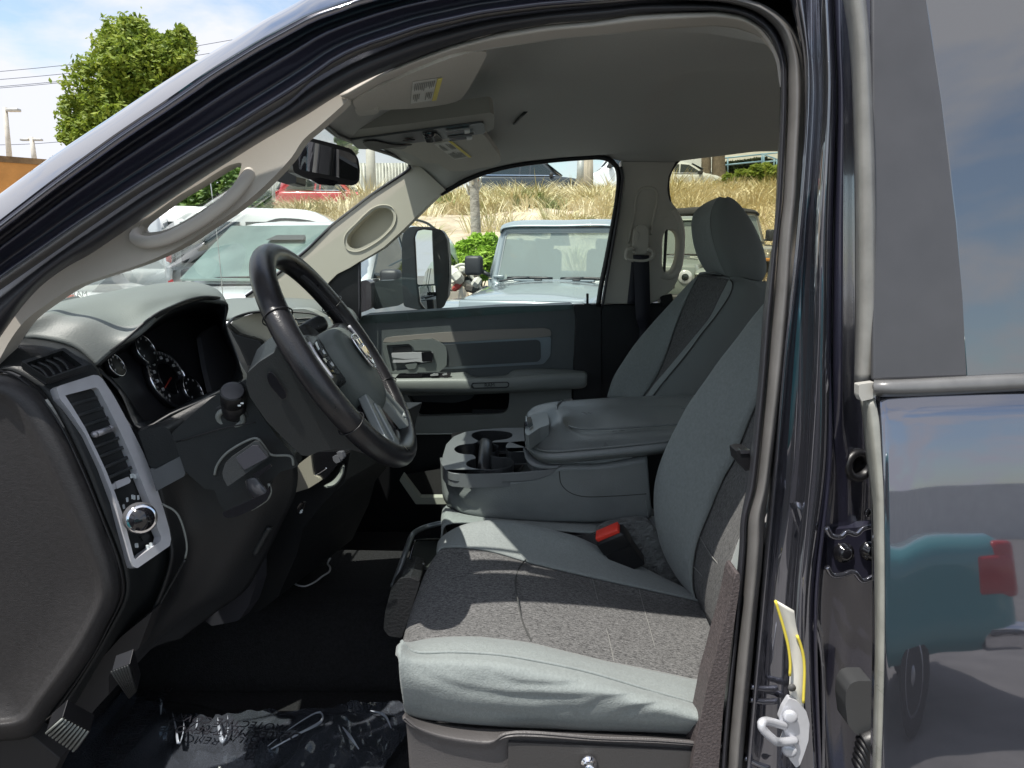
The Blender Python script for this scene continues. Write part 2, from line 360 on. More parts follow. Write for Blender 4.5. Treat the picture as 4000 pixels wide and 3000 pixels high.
loft('seal_lip', rows2(strip_i, beige_o, (0, .08, .2, .5, .8, 1.02), [YSL(.02), YSL(.012), YSL(.0), YSL(-.004), YSL(.008), YSL(.035)]), RUB, sl, n=240, k=3)
# ---- B pillar paint
VV = [-60, 100, 200, 498, 774, 1000, 1306, 1700]
def vcol(xs, y): return S(None, list(zip(xs, VV)), y)
BP = [([1690, 1730, 1736, 1720, 1692, 1668, 1637, 1600], .865), ([1722, 1744, 1748, 1728, 1698, 1679, 1650, 1612], .842), ([1752, 1752, 1756, 1737, 1710, 1692, 1664, 1640], .862),
      ([1762, 1766, 1771, 1756, 1746, 1734, 1704, 1690], .85), ([1770, 1776, 1778, 1762, 1754, 1744, 1716, 1712], .812), ([1782, 1790, 1792, 1780, 1774, 1772, 1740, 1756], .80),
      ([1793, 1801, 1805, 1797, 1794, 1796, 1766, 1776], [.806, .806, .806, .806, .806, .815, .83, .84])]
bp = loft('center_pillar', [vcol(*r) for r in BP], PAINT, TR, n=70, k=4)
bgap = [([1793, 1801, 1805, 1797, 1794, 1796, 1766, 1776], .806), ([1797, 1804, 1808, 1801, 1797, 1799, 1770, 1780], [.85, .85, .85, .85, .83, .82, .835, .84]), ([1802, 1808, 1812, 1806, 1801, 1803, 1780, 1786], [.806, .806, .806, .806, .81, .825, .84, .85]),
        ([1814, 1816, 1820, 1820, 1818, 1818, 1812, 1812], [.80, .80, .80, .80, .80, .828, .845, .86]), ([1822, 1824, 1826, 1826, 1826, 1832, 1832, 1832], [.83, .83, .83, .825, .82, .83, .85, .865]), ([1840, 1846, 1848, 1852, 1858, 1866, 1870, 1872], .86), ([1900, 1905, 1910, 1925, 1925, 1930, 1930, 1930], .875)]
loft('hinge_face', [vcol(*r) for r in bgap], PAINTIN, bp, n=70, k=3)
# raised pressing below the belt
loft('jamb_pressing', [S('I', (690, -60, 740, 150, 715, 400, 730, 600, 830, 850, 875, 1050, 880, 1700), .835), S('I', (745, -60, 790, 150, 765, 400, 800, 600, 880, 820, 905, 1050, 905, 1700), .815), S('I', (830, -60, 850, 150, 850, 400, 880, 560, 912, 800, 925, 1050, 925, 1700), .845)], PAINT, bp, n=40, k=4)
# grommet, hinge, striker, sticker, grab socket
mb = MB(); c = px(1847, 1003, .842); mb.lathe(c, (0.25, -1, .1), [(0, .021), (.008, .021), (.012, .017), (.010, .012), (.003, .010), (-.01, .009)], 28); mb.build('grommet', BLK, bp)
hb = plate('hinge', rnd(T('K', 365, 630, 590, 612, 590, 850, 520, 842, 470, 820, 365, 815), 4), [], YP(.83), .02, PAINTIN, bp, bevel=.003)
tube('hinge_flange', S('K', (362, 620, 385, 655, 425, 660, 450, 640, 490, 650, 520, 625, 570, 612), .80), .0035, PAINT, hb, seg=8); tube('hinge_flange', S('K', (365, 790, 390, 825, 430, 825, 480, 812, 520, 850, 570, 830), .80), .0035, PAINT, hb, seg=8)
for u, v in ((433, 725), (548, 718)):
    mb = MB(); mb.lathe(S('K', (u, v), .83)[0], (0, -1, .1), [(0, .013), (.004, .013), (.005, .009), (.011, .0085), (.012, .004)], 18); mb.build('hinge_bolt', BLKG, hb)
for u, v in ((358, 553), (542, 556)):
    mb = MB(); mb.ell(S('K', (u, v), .846)[0], (.005, .003, .006)); mb.build('body_plug', BLKG, bp)
st = loft('certification_sticker', [S('I', (597, 568, 612, 620, 650, 740, 685, 880, 695, 1000, 690, 1100, 690, 1170, 745, 1265), .790), S('I', (722, 640, 735, 740, 755, 820, 780, 920, 790, 1020, 785, 1150, 783, 1270), .784)], WHT, bp, n=30, k=1, thick=.0006)
for c1, c2 in (((600, 575, 616, 625, 652, 745, 686, 885, 697, 1000, 693, 1060), 0), ((740, 800, 760, 850, 781, 930, 789, 1020, 785, 1150, 781, 1235), 0)):
    tube('sticker_border', S('I', c1, .7825), .0018, YEL, st, seg=6, n=24)
mb = MB(); cc = S('I', (705, 1135), .784)[0]; mb.lathe(cc, (0, -1, 0), [(0, .005), (.002, .005)], 14); mb.build('sticker_seal', INK, st)
sk = plate('door_striker', rnd(T('I', 690, 1205, 740, 1225, 800, 1290, 822, 1370, 815, 1480, 790, 1560, 760, 1640, 735, 1659, 690, 1600, 640, 1500, 665, 1440, 625, 1340, 650, 1270), 4), [], YP(.784, .0), .008, SAT, bp, bevel=.002)
tube('striker_loop', S('I', (660, 1385, 540, 1355, 510, 1370, 515, 1400, 590, 1475, 620, 1490, 730, 1480), [.782, .76, .75, .75, .755, .765, .782]), .0052, SAT, sk, seg=10)
for u, v in ((695, 1320), (690, 1540)):
    mb = MB(); mb.lathe(S('I', (u, v), .781)[0], (-.3, -1, 0), [(0, .009), (.003, .009), (.005, .005)], 14); mb.build('striker_bolt', SAT, sk)
plate('door_check_socket', rnd(T('I', 1090, 1110, 1130, 1095, 1230, 1095, 1235, 1460, 1180, 1465, 1120, 1440, 1070, 1380, 1055, 1250, 1060, 1160), 6), [], YP(.80), .03, mat('grey_molding', (.05, .052, .055), .4), bp, bevel=.008)
tube('wiring_boot', S('I', (1235, 1440, 1200, 1520, 1185, 1600, 1180, 1720), .80), .012, BLK, bp, seg=14)
for k in range(6):
    p = S('I', (1222-k*7, 1480+k*36), .80)[0]; mb = MB(); mb.cyl(p-Vector((.011, 0, .004)), p+Vector((.011, 0, .006)), .0155, seg=14); mb.build('boot_rib', BLK, bp, bevel=.002)
for a, b in (((440, 1130), (610, 1140)), ((435, 1215), (610, 1225)), ((400, 1590), (560, 1659))):
    tube('sill_flange', S('I', (a[0], a[1], (a[0]+b[0])/2, (a[1]+b[1])/2+8, b[0], b[1]), .85), .004, PAINT, bp, seg=8, n=10)
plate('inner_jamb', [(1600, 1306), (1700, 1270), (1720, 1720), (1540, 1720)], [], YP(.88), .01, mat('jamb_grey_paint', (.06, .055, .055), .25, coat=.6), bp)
# ---- rear door
rdrows = []
def _tilt(v):
    K = [(846, 32), (870, 20), (900, 14), (1000, 11.5), (1085, 10.5), (1300, 9.5), (1450, 8), (1750, 6)]
    for (a, ta), (b, tb) in zip(K, K[1:]):
        if v <= b: return radians(ta+(tb-ta)*(v-a)/(b-a))
    return radians(6)
_dv = [(846, .712)]; _y = .712
for v in range(848, 1730, 2):
    z0 = px(0, v-2, _y).z; z1 = px(0, v, _y).z; _y -= (z0-z1)*math.tan(_tilt(v)); _dv.append((v, _y))
for v, y in _dv[::22]+[_dv[-1]]:
    rdrows.append(S(None, [(1893+6*sin((v-850)/850*pi), v), (1960, v-1), (2080, v-3), (2260, v-6), (2700, v-9), (3300, v-12)], [y+.004, y, y-.001, y, y+.002, y+.008]))
rd = loft('rear_door', rdrows, PAINT, TR, n=60, k=4, thick=.02)
def _dy(v): return min(_dv, key=lambda q: abs(q[0]-v))[1]
def hem(xs, off):
    vs = [60, 150, 300, 450, 700, 1100, 1400, 1700]; o = []
    for x, v in zip(xs, vs):
        u_, w_ = T('K', x, v)[0]; o.append(px(u_, w_, _dy(w_)+off))
    return o
loft('door_edge_hem', [hem((506, 518, 533, 551, 558, 560, 556, 550), .03), hem((540, 555, 570, 585, 590, 592, 586, 578), .001), hem((572, 590, 600, 608, 612, 612, 606, 594), -.002)], mat('hem_trim', (.22, .22, .195), .3, spec=.8, var=(30, .2)), rd, n=40, k=4)
ag = YP(.712, 0, .16, 1.46)
plate('window_pillar_cover', [(1884, -60), (1996, -60), (2001, 0), (2034, 215), (2066, 480), (2080, 640), (2089, 815), (1886, 822)], [], ag, .006, mat('satin_black_applique', (.055, .055, .06), .36, spec=.6, var=(20, .08)), rd, bevel=.002)
gz = plate('rear_door_glass', [(1998, -60), (3080, -60), (3180, 796), (2330, 808), (2091, 816), (2068, 480), (2036, 215), (2003, 0)], [], ag, .004, None, rd, lift=-.003)
pg = bpy.data.materials.new('privacy_glass'); pg.use_nodes = True; pgb = pg.node_tree.nodes['Principled BSDF']; pgb.inputs['Base Color'].default_value = (.012, .013, .016, 1); pgb.inputs['Roughness'].default_value = .02; pgb.inputs['IOR'].default_value = 2.7
gz.data.materials.append(pg)
loft('window_frame_seal', [S('J', (425, -60, 462, 200, 482, 700, 486, 1200, 484, 1500, 480, 1655), .765), S('J', (470, -60, 500, 200, 515, 700, 518, 1200, 515, 1500, 505, 1655), .728), S('J', (505, -60, 528, 200, 550, 700, 560, 1200, 556, 1500, 545, 1655), .724), S('J', (530, -60, 552, 200, 572, 700, 577, 1200, 572, 1500, 566, 1650), .735)], mat('frame_seal_grey', (.22, .215, .20), .35, spec=.7, var=(25, .18)), rd, n=40, k=4)
loft('belt_molding', [S(None, [(1888, 820), (1944, 819), (2064, 813), (2260, 804), (3300, 776)], .715), S(None, [(1888, 826), (1944, 826), (2064, 820), (2260, 811), (3300, 783)], .700), S(None, [(1890, 845), (1944, 845), (2064, 841), (2260, 833), (3300, 806)], .697), S(None, [(1894, 857), (1944, 857), (2064, 852), (2260, 843), (3300, 818)], .708)], mat('belt_rubber', (.13, .13, .13), .32, spec=.8, var=(25, .2)), rd, n=30, k=4)
plate('belt_corner_cap', rnd(T('K', 503, 2, 575, -8, 580, 50, 560, 65, 515, 75, 503, 50), 3), [], YP(.705), .01, mat('cap_grey', (.4, .39, .36), .3), rd, bevel=.003)
plate('rear_door_frame', [(1884, -58), (3080, -58), (3180, 800), (3300, 776), (3220, -110), (1884, -110)], [], ag, .02, PAINT, rd, bevel=.003, lift=.004)
plate('rear_cab_corner', [(3230, -130), (3700, -130), (3800, 700), (3800, 1900), (3330, 1900), (3310, 776)], [], YP(.72, 0, .10, 1.4), .04, PAINT, TR, bevel=.006)
MB().box((2.4, .76, 1.08), (1.5, .10, .72)).build('bed_side', PAINT, TR, bevel=.04)
MB().box((.45, .74, .60), (2.6, .12, .10)).build('rocker_panel', PAINT, TR, bevel=.03)
# ---- roof skin and far side shell (keep the sun out, give the cab its volume)
roofrows = [S(None, [(690, -22), (850, -62), (1100, -96), (1500, -115), (2300, -120)], [.93, .96, .97, .97, .97])]
loft('rail_leak_filler', rows2(rail_o[:-2], beige_o[:23], (0.06, .5, 1.0), [.962, .972, .990]), PAINTIN, TR, n=60, k=2, thick=.003)  # hidden sheet added to stop sun leaking between rail and trim
_re = [p for p in S(None, [(745, -38), (850, -62), (1100, -96), (1500, -115), (2000, -120), (3000, -122)], .944)]
loft('roof_edge', [_re, [Vector((p.x*1.02, 1.06, max(p.z, 1.93)+.005)) for p in _re], [Vector((p.x, 1.25, 1.965)) for p in _re]], PAINT, TR, n=40, k=3, thick=.008)  # added to close the sun gap between rail and roof panel
loft('roof_panel', [[Vector((-.02, .97, 1.93)), Vector((.2, .95, 1.94)), Vector((.7, .89, 1.97)), Vector((1.5, .9, 1.95))], [Vector((-.2, 1.2, 1.95)), Vector((0, 1.2, 2.01)), Vector((.7, 1.2, 2.02)), Vector((1.5, 1.2, 2.0))], [Vector((-.30, 1.6, 1.965)), Vector((0, 1.6, 2.02)), Vector((.7, 1.6, 2.03)), Vector((1.5, 1.6, 2.01))], [Vector((-.40, 2.0, 1.96)), Vector((0, 2.0, 2.01)), Vector((.7, 2.0, 2.02)), Vector((1.5, 2.0, 2.0))], [Vector((-.33, 2.3, 1.91)), Vector((0, 2.33, 1.94)), Vector((.7, 2.33, 1.95)), Vector((1.5, 2.3, 1.93))]], PAINT, TR, n=16, k=3, thick=.01)
MB().box((1.46, 1.6, 1.05), (.06, 1.5, .85)).box((1.46, 1.6, 1.92), (.06, 1.5, .12)).build('cab_rear_wall', DASH, TR, smooth=False)
# floor
mb = MB(); mb.box((.3, 1.6, .63), (3.0, 1.5, .04)).box((-1.15, 1.6, .95), (.08, 1.5, .75)); mb.build('cab_floor', CARP, TR, smooth=False)
# ---- near A pillar trim with grab handle
ptr = PL(px(200, 600, .93), (px(700, 270, 1.02)-px(200, 600, .93)).cross(px(150, 580, .88)-px(250, 640, .99)))
ptr = YP(.965, .10, .0)
hole = spl2(T('L', 332, 690, 350, 655, 400, 610, 520, 522, 700, 395, 900, 278, 1050, 180, 1190, 102, 1285, 88, 1282, 130, 1262, 200, 1220, 280, 1150, 362, 1050, 440, 900, 535, 760, 622, 600, 700, 450, 728, 350, 722), sub=4)
tri = T('L', 0, 1140, 150, 1090, 400, 1010, 720, 860, 1000, 680, 1250, 510, 1500, 300, 1750, 40)[::-1]
inner = [(-60, 870), (0, 774), (20, 738), (53, 694), (100, 658), (160, 620), (221, 598), (314, 567), (389, 532), (454, 490), (513, 451), (571, 402), (629, 341), (655, 302), (697, 267)]
bo = [(-60, 790), (0, 712), (33, 665), (83, 608), (160, 552), (250, 498), (433, 374), (567, 290), (655, 240), (741, 190), (752, 200), (751, 216), (735, 232)]
at = plate('pillar_trim', spl2(inner, False, 3)[:-1]+bo[::-1], [hole], ptr, .03, BEI, TR, bevel=0)
tube('grab_handle', [ptr(*q)+Vector((0, dy, 0)) for q, dy in zip(T('L', 308, 690, 330, 785, 445, 822, 610, 802, 775, 730, 968, 620, 1130, 502, 1262, 378, 1338, 250, 1368, 120), (.012, -.006, -.013, -.014, -.014, -.014, -.014, -.013, -.006, .012))], .0082, BEI, at, seg=16, flat=.9)
tube('trim_seam', S('L', (20, 830, 200, 905, 420, 918, 620, 870, 900, 720, 1200, 520, 1400, 340, 1490, 200, 1500, 0), [.93, .93, .935, .94, .95, .955, .96]), .0006, mat('seam_brown', (.2, .18, .15), .8), at, seg=6, n=50)  # moulded joint drawn as a thin brown line
# ---- headliner
hd = [px(698, 265, 1.13), px(728, 290, 1.32), px(772, 307, 1.58), px(842, 330, 1.92), px(888, 358, 2.2)]
near_e = T('B', 440, 640, 650, 535, 900, 440, 1200, 345, 1400, 310, 1800, 250, 2211, 215)+T('C', 400, 190, 800, 165, 950, 178, 1100, 230, 1210, 300)
ne3 = S(None, near_e, [.97, .95, .95, .95, .95])+[Vector((1.3, .95, 1.80))]
far_e = [(888, 358), (925, 388), (952, 417), (995, 392), (1035, 374), (1095, 357), (1175, 345), (1255, 338), (1299, 336), (1341, 348), (1400, 350), (1465, 348), (1485, 335), (1502, 329), (1537, 326), (1677, 322), (1850, 318)]
fe3 = S(None, far_e, 2.24)
R_ = [ne3, [hd[0], Vector((-.15, 1.14, 1.90)), Vector((.2, 1.14, 1.925)), Vector((.7, 1.14, 1.93)), Vector((1.3, 1.14, 1.9))],
      [hd[1], Vector((-.15, 1.34, 1.905)), Vector((.2, 1.34, 1.94)), Vector((.7, 1.34, 1.95)), Vector((1.4, 1.34, 1.93))],
      [hd[2], Vector((-.15, 1.6, 1.91)), Vector((.2, 1.6, 1.95)), Vector((.7, 1.6, 1.96)), Vector((1.45, 1.6, 1.94))],
      [hd[3], Vector((-.1, 1.92, 1.905)), Vector((.2, 1.92, 1.93)), Vector((.7, 1.92, 1.94)), Vector((1.45, 1.92, 1.92))],
      [hd[4], Vector((-.1, 2.14, 1.88)), Vector((.25, 2.14, 1.895)), Vector((.8, 2.14, 1.90)), Vector((1.4, 2.14, 1.89))], fe3]
hl = loft('headliner', R_, HEAD, TR, n=110, k=9, thick=.006)
def sst(a, b, x): t = max(0, min(1, (x-a)/(b-a))); return t*t*(3-2*t)
for v_ in hl.data.vertices:
    c_ = v_.co; w_ = sst(.98, 1.08, c_.y)*(1-sst(1.5, 1.75, c_.y)); d_ = c_.x-.02+(c_.y-1.2)*.25
    c_.z += .028*math.exp(-(d_/.06)**2)*w_+.022*sst(.30, .40, c_.x)*sst(1.45, 1.6, c_.y)*(1-sst(1.85, 2.1, c_.y))
# near garnish strip between the seal and the headliner
g_o = T('B', 380, 615, 600, 490, 850, 390, 1100, 300, 1400, 220, 1700, 170, 2000, 145)+T('C', 0, 148, 300, 103, 600, 88, 850, 80, 1000, 105, 1120, 175, 1190, 275, 1240, 400, 1260, 560)
g_i = T('B', 432, 655, 650, 535, 900, 440, 1200, 345, 1400, 308, 1800, 248, 2211, 213)+T('C', 400, 190, 800, 165, 950, 178, 1080, 222, 1160, 280, 1215, 340, 1240, 420, 1250, 560)
loft('roof_garnish', rows2(g_o, g_i, (-.1, .25, .6, 1.05), [[.94, .92, .91, .91], [.935, .915, .905, .905], [.94, .93, .92, .92], [.965, .955, .955, .955]]), mat('garnish_taupe', (.46, .43, .385), .6, var=(8, .05)), hl, n=70, k=3)
plate('rear_pillar_cap', rnd(T('C', 1140, 200, 1170, 195, 1240, 330, 1250, 390, 1190, 300, 1135, 235), 3), [], YP(.93), .01, BEI, hl)
# sculpted dark band behind the near visor (a pressed recess rim) and the vent slot
mb = MB(); mb.add(*tube('', S('O', (1800, 505, 1845, 455, 1890, 408), [1.86, 1.80, 1.76]), .009, None, ret=True, seg=8, n=6, flat=.45)); mb.build('headliner_slot', DASH, hl)
# visors
def p3(a, b, c): a, b, c = px(*a), px(*b), px(*c); return PL(a, (b-a).cross(c-a))
v1p = p3((763, 217, 1.0), (1050, 120, 1.0), (985, 220, 1.36))
v1 = plate('sun_visor', spl2(T('B', 466, 655, 640, 565, 900, 452, 1180, 352, 1330, 342, 1310, 400, 1255, 505, 1205, 590, 1165, 640, 1120, 664, 900, 700, 630, 714, 520, 716, 478, 700), sub=3), [], v1p, .018, VIS, TR, bevel=.006)
def sticker(parent, quad, plane, upw=True):
    st = plate('warning_label', quad, [], plane, .0006, WHT, parent, bevel=0, lift=.0012)
    a, b, c, d = [Vector((*q, 0)) for q in quad]   # a-b is the yellow edge, d-c the opposite one
    Q = lambda s, t: tuple(((a*(1-s)+b*s)*(1-t)+(d*(1-s)+c*s)*t).xy)
    plate('yellow_band', [Q(0, 0), Q(1, 0), Q(1, .17), Q(0, .17)], [], plane, .0006, YEL, st, bevel=0, lift=.0022)
    mb = MB(); k = 0; rr = random.Random(3)
    for t0 in [.24+.066*i for i in range(11)]:
        for s0, s1 in ((.06, .44), (.56, .92)):
            e = s0+(s1-s0)*rr.uniform(.6, 1)
            if abs(t0-.55) < .1 and s0 > .5: continue
            lp = [plane(*Q(s, t)) for s, t in ((s0, t0), (e, t0), (e, t0+.028), (s0, t0+.028))]
            n = plane.n.copy()
            if n.dot(lp[0]-Vector((0, 0, H))) < 0: n = -n
            mb.poly([p-n*.0024 for p in lp], n*.0003)
    o = mb.build('label_text_lines', mat('label_grey_print', (.22, .22, .2), .6), st, smooth=False); o['kind'] = 'stuff'
sticker(v1, T('B', 1040, 497, 1000, 642, 833, 668, 848, 528), v1p)
plate('visor_pivot_cover', spl2(T('B', 475, 705, 520, 716, 630, 712, 625, 735, 560, 748, 495, 748), sub=3), [], p3((763, 230, 1.08), (850, 225, 1.08), (800, 246, 1.16)), .01, VIS, v1, bevel=.003)
v2p = p3((841, 305, 1.70), (1100, 270, 1.70), (1073, 355, 2.05))
v2 = plate('sun_visor', spl2(T('O', 705, 672, 760, 668, 1100, 600, 1440, 560, 1500, 590, 1640, 760, 1674, 830, 1640, 868, 1500, 900, 1270, 930, 1195, 908, 1130, 862, 1030, 858, 940, 802, 800, 742, 730, 705), sub=3), [], v2p, .018, VIS, TR, bevel=.006)
sticker(v2, T('O', 1420, 798, 1245, 656, 1092, 688, 1275, 822), v2p)
plate('visor_pivot_cover', spl2(T('O', 715, 680, 745, 660, 800, 658, 855, 680, 830, 700, 760, 700), sub=3), [], v2p, .01, mat('pivot_grey', (.2, .2, .19), .4), v2, bevel=.003, lift=.01)
# overhead console
ocp = p3((728, 272, 1.42), (1065, 232, 1.42), (771, 307, 1.56))
oc = plate('overhead_console', rnd(T('O', 255, 530, 900, 455, 1580, 362, 1612, 385, 1612, 505, 1585, 530, 1450, 556, 900, 626, 500, 678, 430, 674, 350, 600), [3, 0, 4, 6, 8, 4, 0, 0, 3, 3, 2]), [], ocp, .03, mat('console_beige', (.33, .32, .28), .5, var=(8, .04)), TR, bevel=.006, lift=.012)
ip = plate('console_panel', rnd(T('O', 345, 592, 900, 516, 1500, 436, 1518, 445, 1530, 520, 1515, 535, 900, 618, 500, 672, 432, 668), 2), [], ocp, .004, mat('console_dark_metallic', (.13, .14, .145), .35, .5), oc, bevel=.001, lift=.016)
plate('sunglass_bin', spl2(T('O', 560, 582, 640, 600, 760, 622, 900, 622, 700, 650, 540, 662, 470, 600), sub=3), [], ocp, .002, BLK, ip, lift=.019)
plate('knob_recess', rnd(T('O', 990, 530, 1080, 512, 1110, 515, 1165, 580, 1060, 598, 1020, 596), 2), [], ocp, .002, BLKG, ip, lift=.02)
mb = MB(); q = PL(ocp.o, ocp.n); c0 = ocp(*T('O', 1050, 545)[0]); mb.ell(c0-Vector((0, .02, .012)), (.016, .007, .012), rot('Y', .5)); mb.build('switch', BLKG, ip)
for a in ((1185, 490, 1395, 465, 1392, 492, 1190, 520), (1215, 555, 1415, 530, 1412, 552, 1220, 578)):
    plate('map_lamp', rnd(T('O', *a), 1.5), [], ocp, .004, CHR, ip, lift=.022)
plate('lamp_button', rnd(T('O', 1345, 470, 1395, 464, 1392, 490, 1348, 496), 1), [], ocp, .003, mat('lamp_white', (.7, .7, .68), .3), ip, lift=.025)
plate('lamp_button', rnd(T('O', 1365, 535, 1415, 530, 1412, 550, 1368, 556), 1), [], ocp, .003, MT['lamp_white'], ip, lift=.025)
plate('lamp_slot', rnd(T('O', 1200, 533, 1430, 505, 1432, 515, 1202, 546), 1), [], ocp, .002, BLK, ip, lift=.022)
plate('microphone', spl2(T('O', 812, 582, 870, 570, 925, 574, 870, 590), sub=3), [], ocp, .002, BLK, ip, lift=.02)
# ---- windshield glass, header edge
loft('windshield', [hd, [px(-80, 780, .95), Vector((-.98, 1.25, 1.37)), Vector((-1.03, 1.6, 1.38)), Vector((-.98, 1.95, 1.38)), px(505, 655, 2.2)]], GLW, TR, n=30, k=1, thick=0)
tube('windshield_edge_seal', S(None, [(698, 268), (728, 293), (772, 310), (842, 333), (884, 352), (889, 360), (876, 372), (804, 419), (716, 487), (664, 539), (600, 592), (531, 640)], [1.13, 1.32, 1.58, 1.92, 2.2, 2.2, 2.21, 2.21, 2.21, 2.21, 2.21, 2.21]), .0045, RUB, TR, seg=8, n=70, spline=False)
# rain sensor and interior mirror
plate('mirror_sensor_housing', rnd([(590, 380), (600, 356), (640, 350), (640, 396), (620, 398), (592, 390)], 5), [], YP(1.32), .06, BLK, TR, bevel=.006)
mp = PL(px(705, 350, 1.22), (.62, -.76, -.12))
im = plate('interior_mirror', rnd([(630, 338), (640, 304), (668, 297), (720, 310), (760, 322), (774, 342), (778, 366), (776, 393), (764, 401), (722, 398), (660, 385), (634, 372)], 7), [], mp, .03, BLK, TR, bevel=.006)
MIR = mat('mirror_silver', (.72, .74, .74), .0, 1)
plate('mirror_glass', rnd(T('B', 105, 965, 120, 935, 165, 912, 430, 985, 478, 1015, 490, 1090, 492, 1160, 470, 1172, 300, 1135, 110, 1098), 4), [], mp, .002, MIR, im, bevel=0, lift=.002)
plate('mirror_buttons', rnd(T('B', 180, 1160, 250, 1150, 365, 1175, 340, 1205, 240, 1195), 3), [], mp, .01, BLKG, im, lift=.001)
# ---- far A pillar trim
fa = YP(2.21)
fao = [(884, 346), (905, 358), (930, 380), (962, 410), (951, 418), (929, 438), (901, 466), (869, 498), (829, 534), (800, 552), (778, 564), (756, 578), (728, 592), (710, 610), (690, 640), (690, 665), (520, 665), (531, 640), (575, 607), (636, 556), (664, 538), (716, 486), (804, 418), (876, 371)]
rec = spl2(T('O', 343, 1540, 350, 1490, 400, 1425, 500, 1325, 590, 1252, 650, 1240, 718, 1258, 745, 1310, 735, 1370, 700, 1425, 620, 1500, 500, 1568, 430, 1595, 372, 1585), sub=3)
fp = plate('pillar_trim', fao, [rec], fa, .06, CRM, TR, bevel=0)
plate('handle_recess', spl2(T('O', 335, 1545, 342, 1485, 400, 1412, 500, 1312, 590, 1240, 655, 1230, 728, 1250, 755, 1310, 742, 1378, 700, 1438, 620, 1512, 500, 1580, 430, 1605, 362, 1592), sub=3), [], YP(2.262), .01, CRM, fp)
tube('trim_rim', [p+Vector((0, -.002, 0)) for p in S('O', (320, 1545, 335, 1470, 420, 1380, 560, 1250, 650, 1218, 730, 1235, 768, 1300, 755, 1385, 700, 1455, 600, 1540, 440, 1620, 350, 1605), 2.21)], .0014, CRM, fp, closed=True, seg=8, n=50)
# ---- far B pillar panel
bo_ = [(1303, 657), (1319, 564), (1333, 484), (1342, 424), (1346, 384), (1341, 346), (1400, 346), (1465, 343), (1458, 360), (1447, 381), (1444, 409), (1448, 428), (1454, 440), (1467, 456), (1476, 482), (1479, 514), (1477, 556), (1472, 580), (1465, 605), (1453, 626), (1435, 640), (1421, 650), (1404, 657)]
gh = spl2(T('g', 445, 1050, 455, 880, 480, 835, 515, 822, 560, 838, 585, 885, 590, 960, 580, 1080, 560, 1150, 530, 1200, 490, 1222, 460, 1195, 445, 1140), sub=3)
BP2 = mat('pillar_trim_beige_grey', (.52, .50, .44), .6, bump=(600, .15, .0008), var=(6, .04))  # far B pillar panel, even beige-grey plastic
fb = plate('pillar_trim', bo_, [gh], YP(2.24), .05, BP2, TR, bevel=.006)
tube('belt_guide_ridge', [p-Vector((0, .001, 0)) for p in S('g', (125, 950, 160, 800, 190, 640, 205, 520, 245, 450, 320, 432, 380, 455, 398, 520, 375, 660, 345, 800, 340, 870), 2.24)], .0045, BP2, fb, seg=8, n=50)
tube('grab_handle', [p-Vector((0, .002, 0)) for p in S('g', (545, 640, 600, 740, 622, 850, 622, 960, 612, 1080, 592, 1180, 555, 1240, 490, 1262, 430, 1240), 2.245)], .010, BP2, fb, seg=12, n=50)
for e in ((490, 700, 590, 700, 600, 740, 560, 772, 470, 770, 450, 730), (400, 1320, 430, 1302, 530, 1302, 540, 1340, 500, 1375, 410, 1370)):
    plate('screw_cover', spl2(T('g', *e), sub=3), [], YP(2.24), .001, BP2, fb, lift=.0015, bevel=.0008)
plate('airbag_badge', spl2(T('g', 262, 275, 300, 262, 400, 265, 405, 300, 335, 335, 280, 315), sub=3), [], YP(2.24), .001, BP2, fb, lift=.0012, bevel=.0006)
# belt height adjuster and D ring + webbing
tube('window_frame_seal', S(None, [(952, 419), (995, 395), (1035, 377), (1095, 360), (1175, 348), (1255, 341), (1299, 340), (1318, 346), (1333, 362), (1337, 384), (1334, 424), (1326, 474), (1312, 550), (1298, 620), (1292, 662)], 2.235), .008, BLK, TR, seg=8, n=70, up=(0, 1, 0))
tube('pillar_edge_seal', S(None, [(1341, 360), (1344, 384), (1340, 424), (1331, 484), (1317, 564), (1305, 636), (1301, 662)], 2.225), .0048, RUB, TR, seg=8, n=40)
tube('rear_window_seal', S(None, [(1430, 660), (1436, 560), (1441, 480), (1447, 440), (1443, 409), (1445, 381), (1457, 357), (1476, 338), (1502, 327), (1537, 323), (1677, 319), (1800, 316)], 2.245), .005, BLK, TR, seg=8, n=60)
ad_ = plate('belt_adjuster', spl2(T('g', 185, 1040, 180, 900, 195, 815, 225, 780, 270, 776, 305, 800, 318, 870, 312, 950, 300, 1040, 240, 1050), sub=3), [], YP(2.20), .035, BP2, TR, bevel=.008)
plate('adjuster_button', spl2(T('g', 195, 900, 200, 850, 215, 838, 228, 860, 222, 910, 205, 925), sub=3), [], YP(2.20), .002, BP2, ad_, lift=.002, bevel=.001)
dr = tube('belt_ring', S('g', (180, 1000, 130, 1000, 112, 1040, 115, 1085, 180, 1105, 300, 1105, 355, 1070, 355, 1025, 310, 1000), 2.195), .0065, BP2, ad_, seg=10, n=40)
bl = loft('seat_belt', [S('g', (172, 1055, 180, 1180, 190, 1400, 205, 1659), 2.19)+S('F', (165, 640, 160, 720), 2.2), S('g', (320, 1060, 325, 1180, 330, 1400, 335, 1659), 2.19)+S('F', (236, 600, 235, 640), 2.2)], BELT, TR, n=30, k=1, thick=.0015)
loft('belt_return', [S('g', (158, 1110, 140, 1300, 118, 1510), 2.215), S('g', (185, 1110, 195, 1300, 210, 1510), 2.215)], BELT, bl, n=12, k=1, thick=.0015)
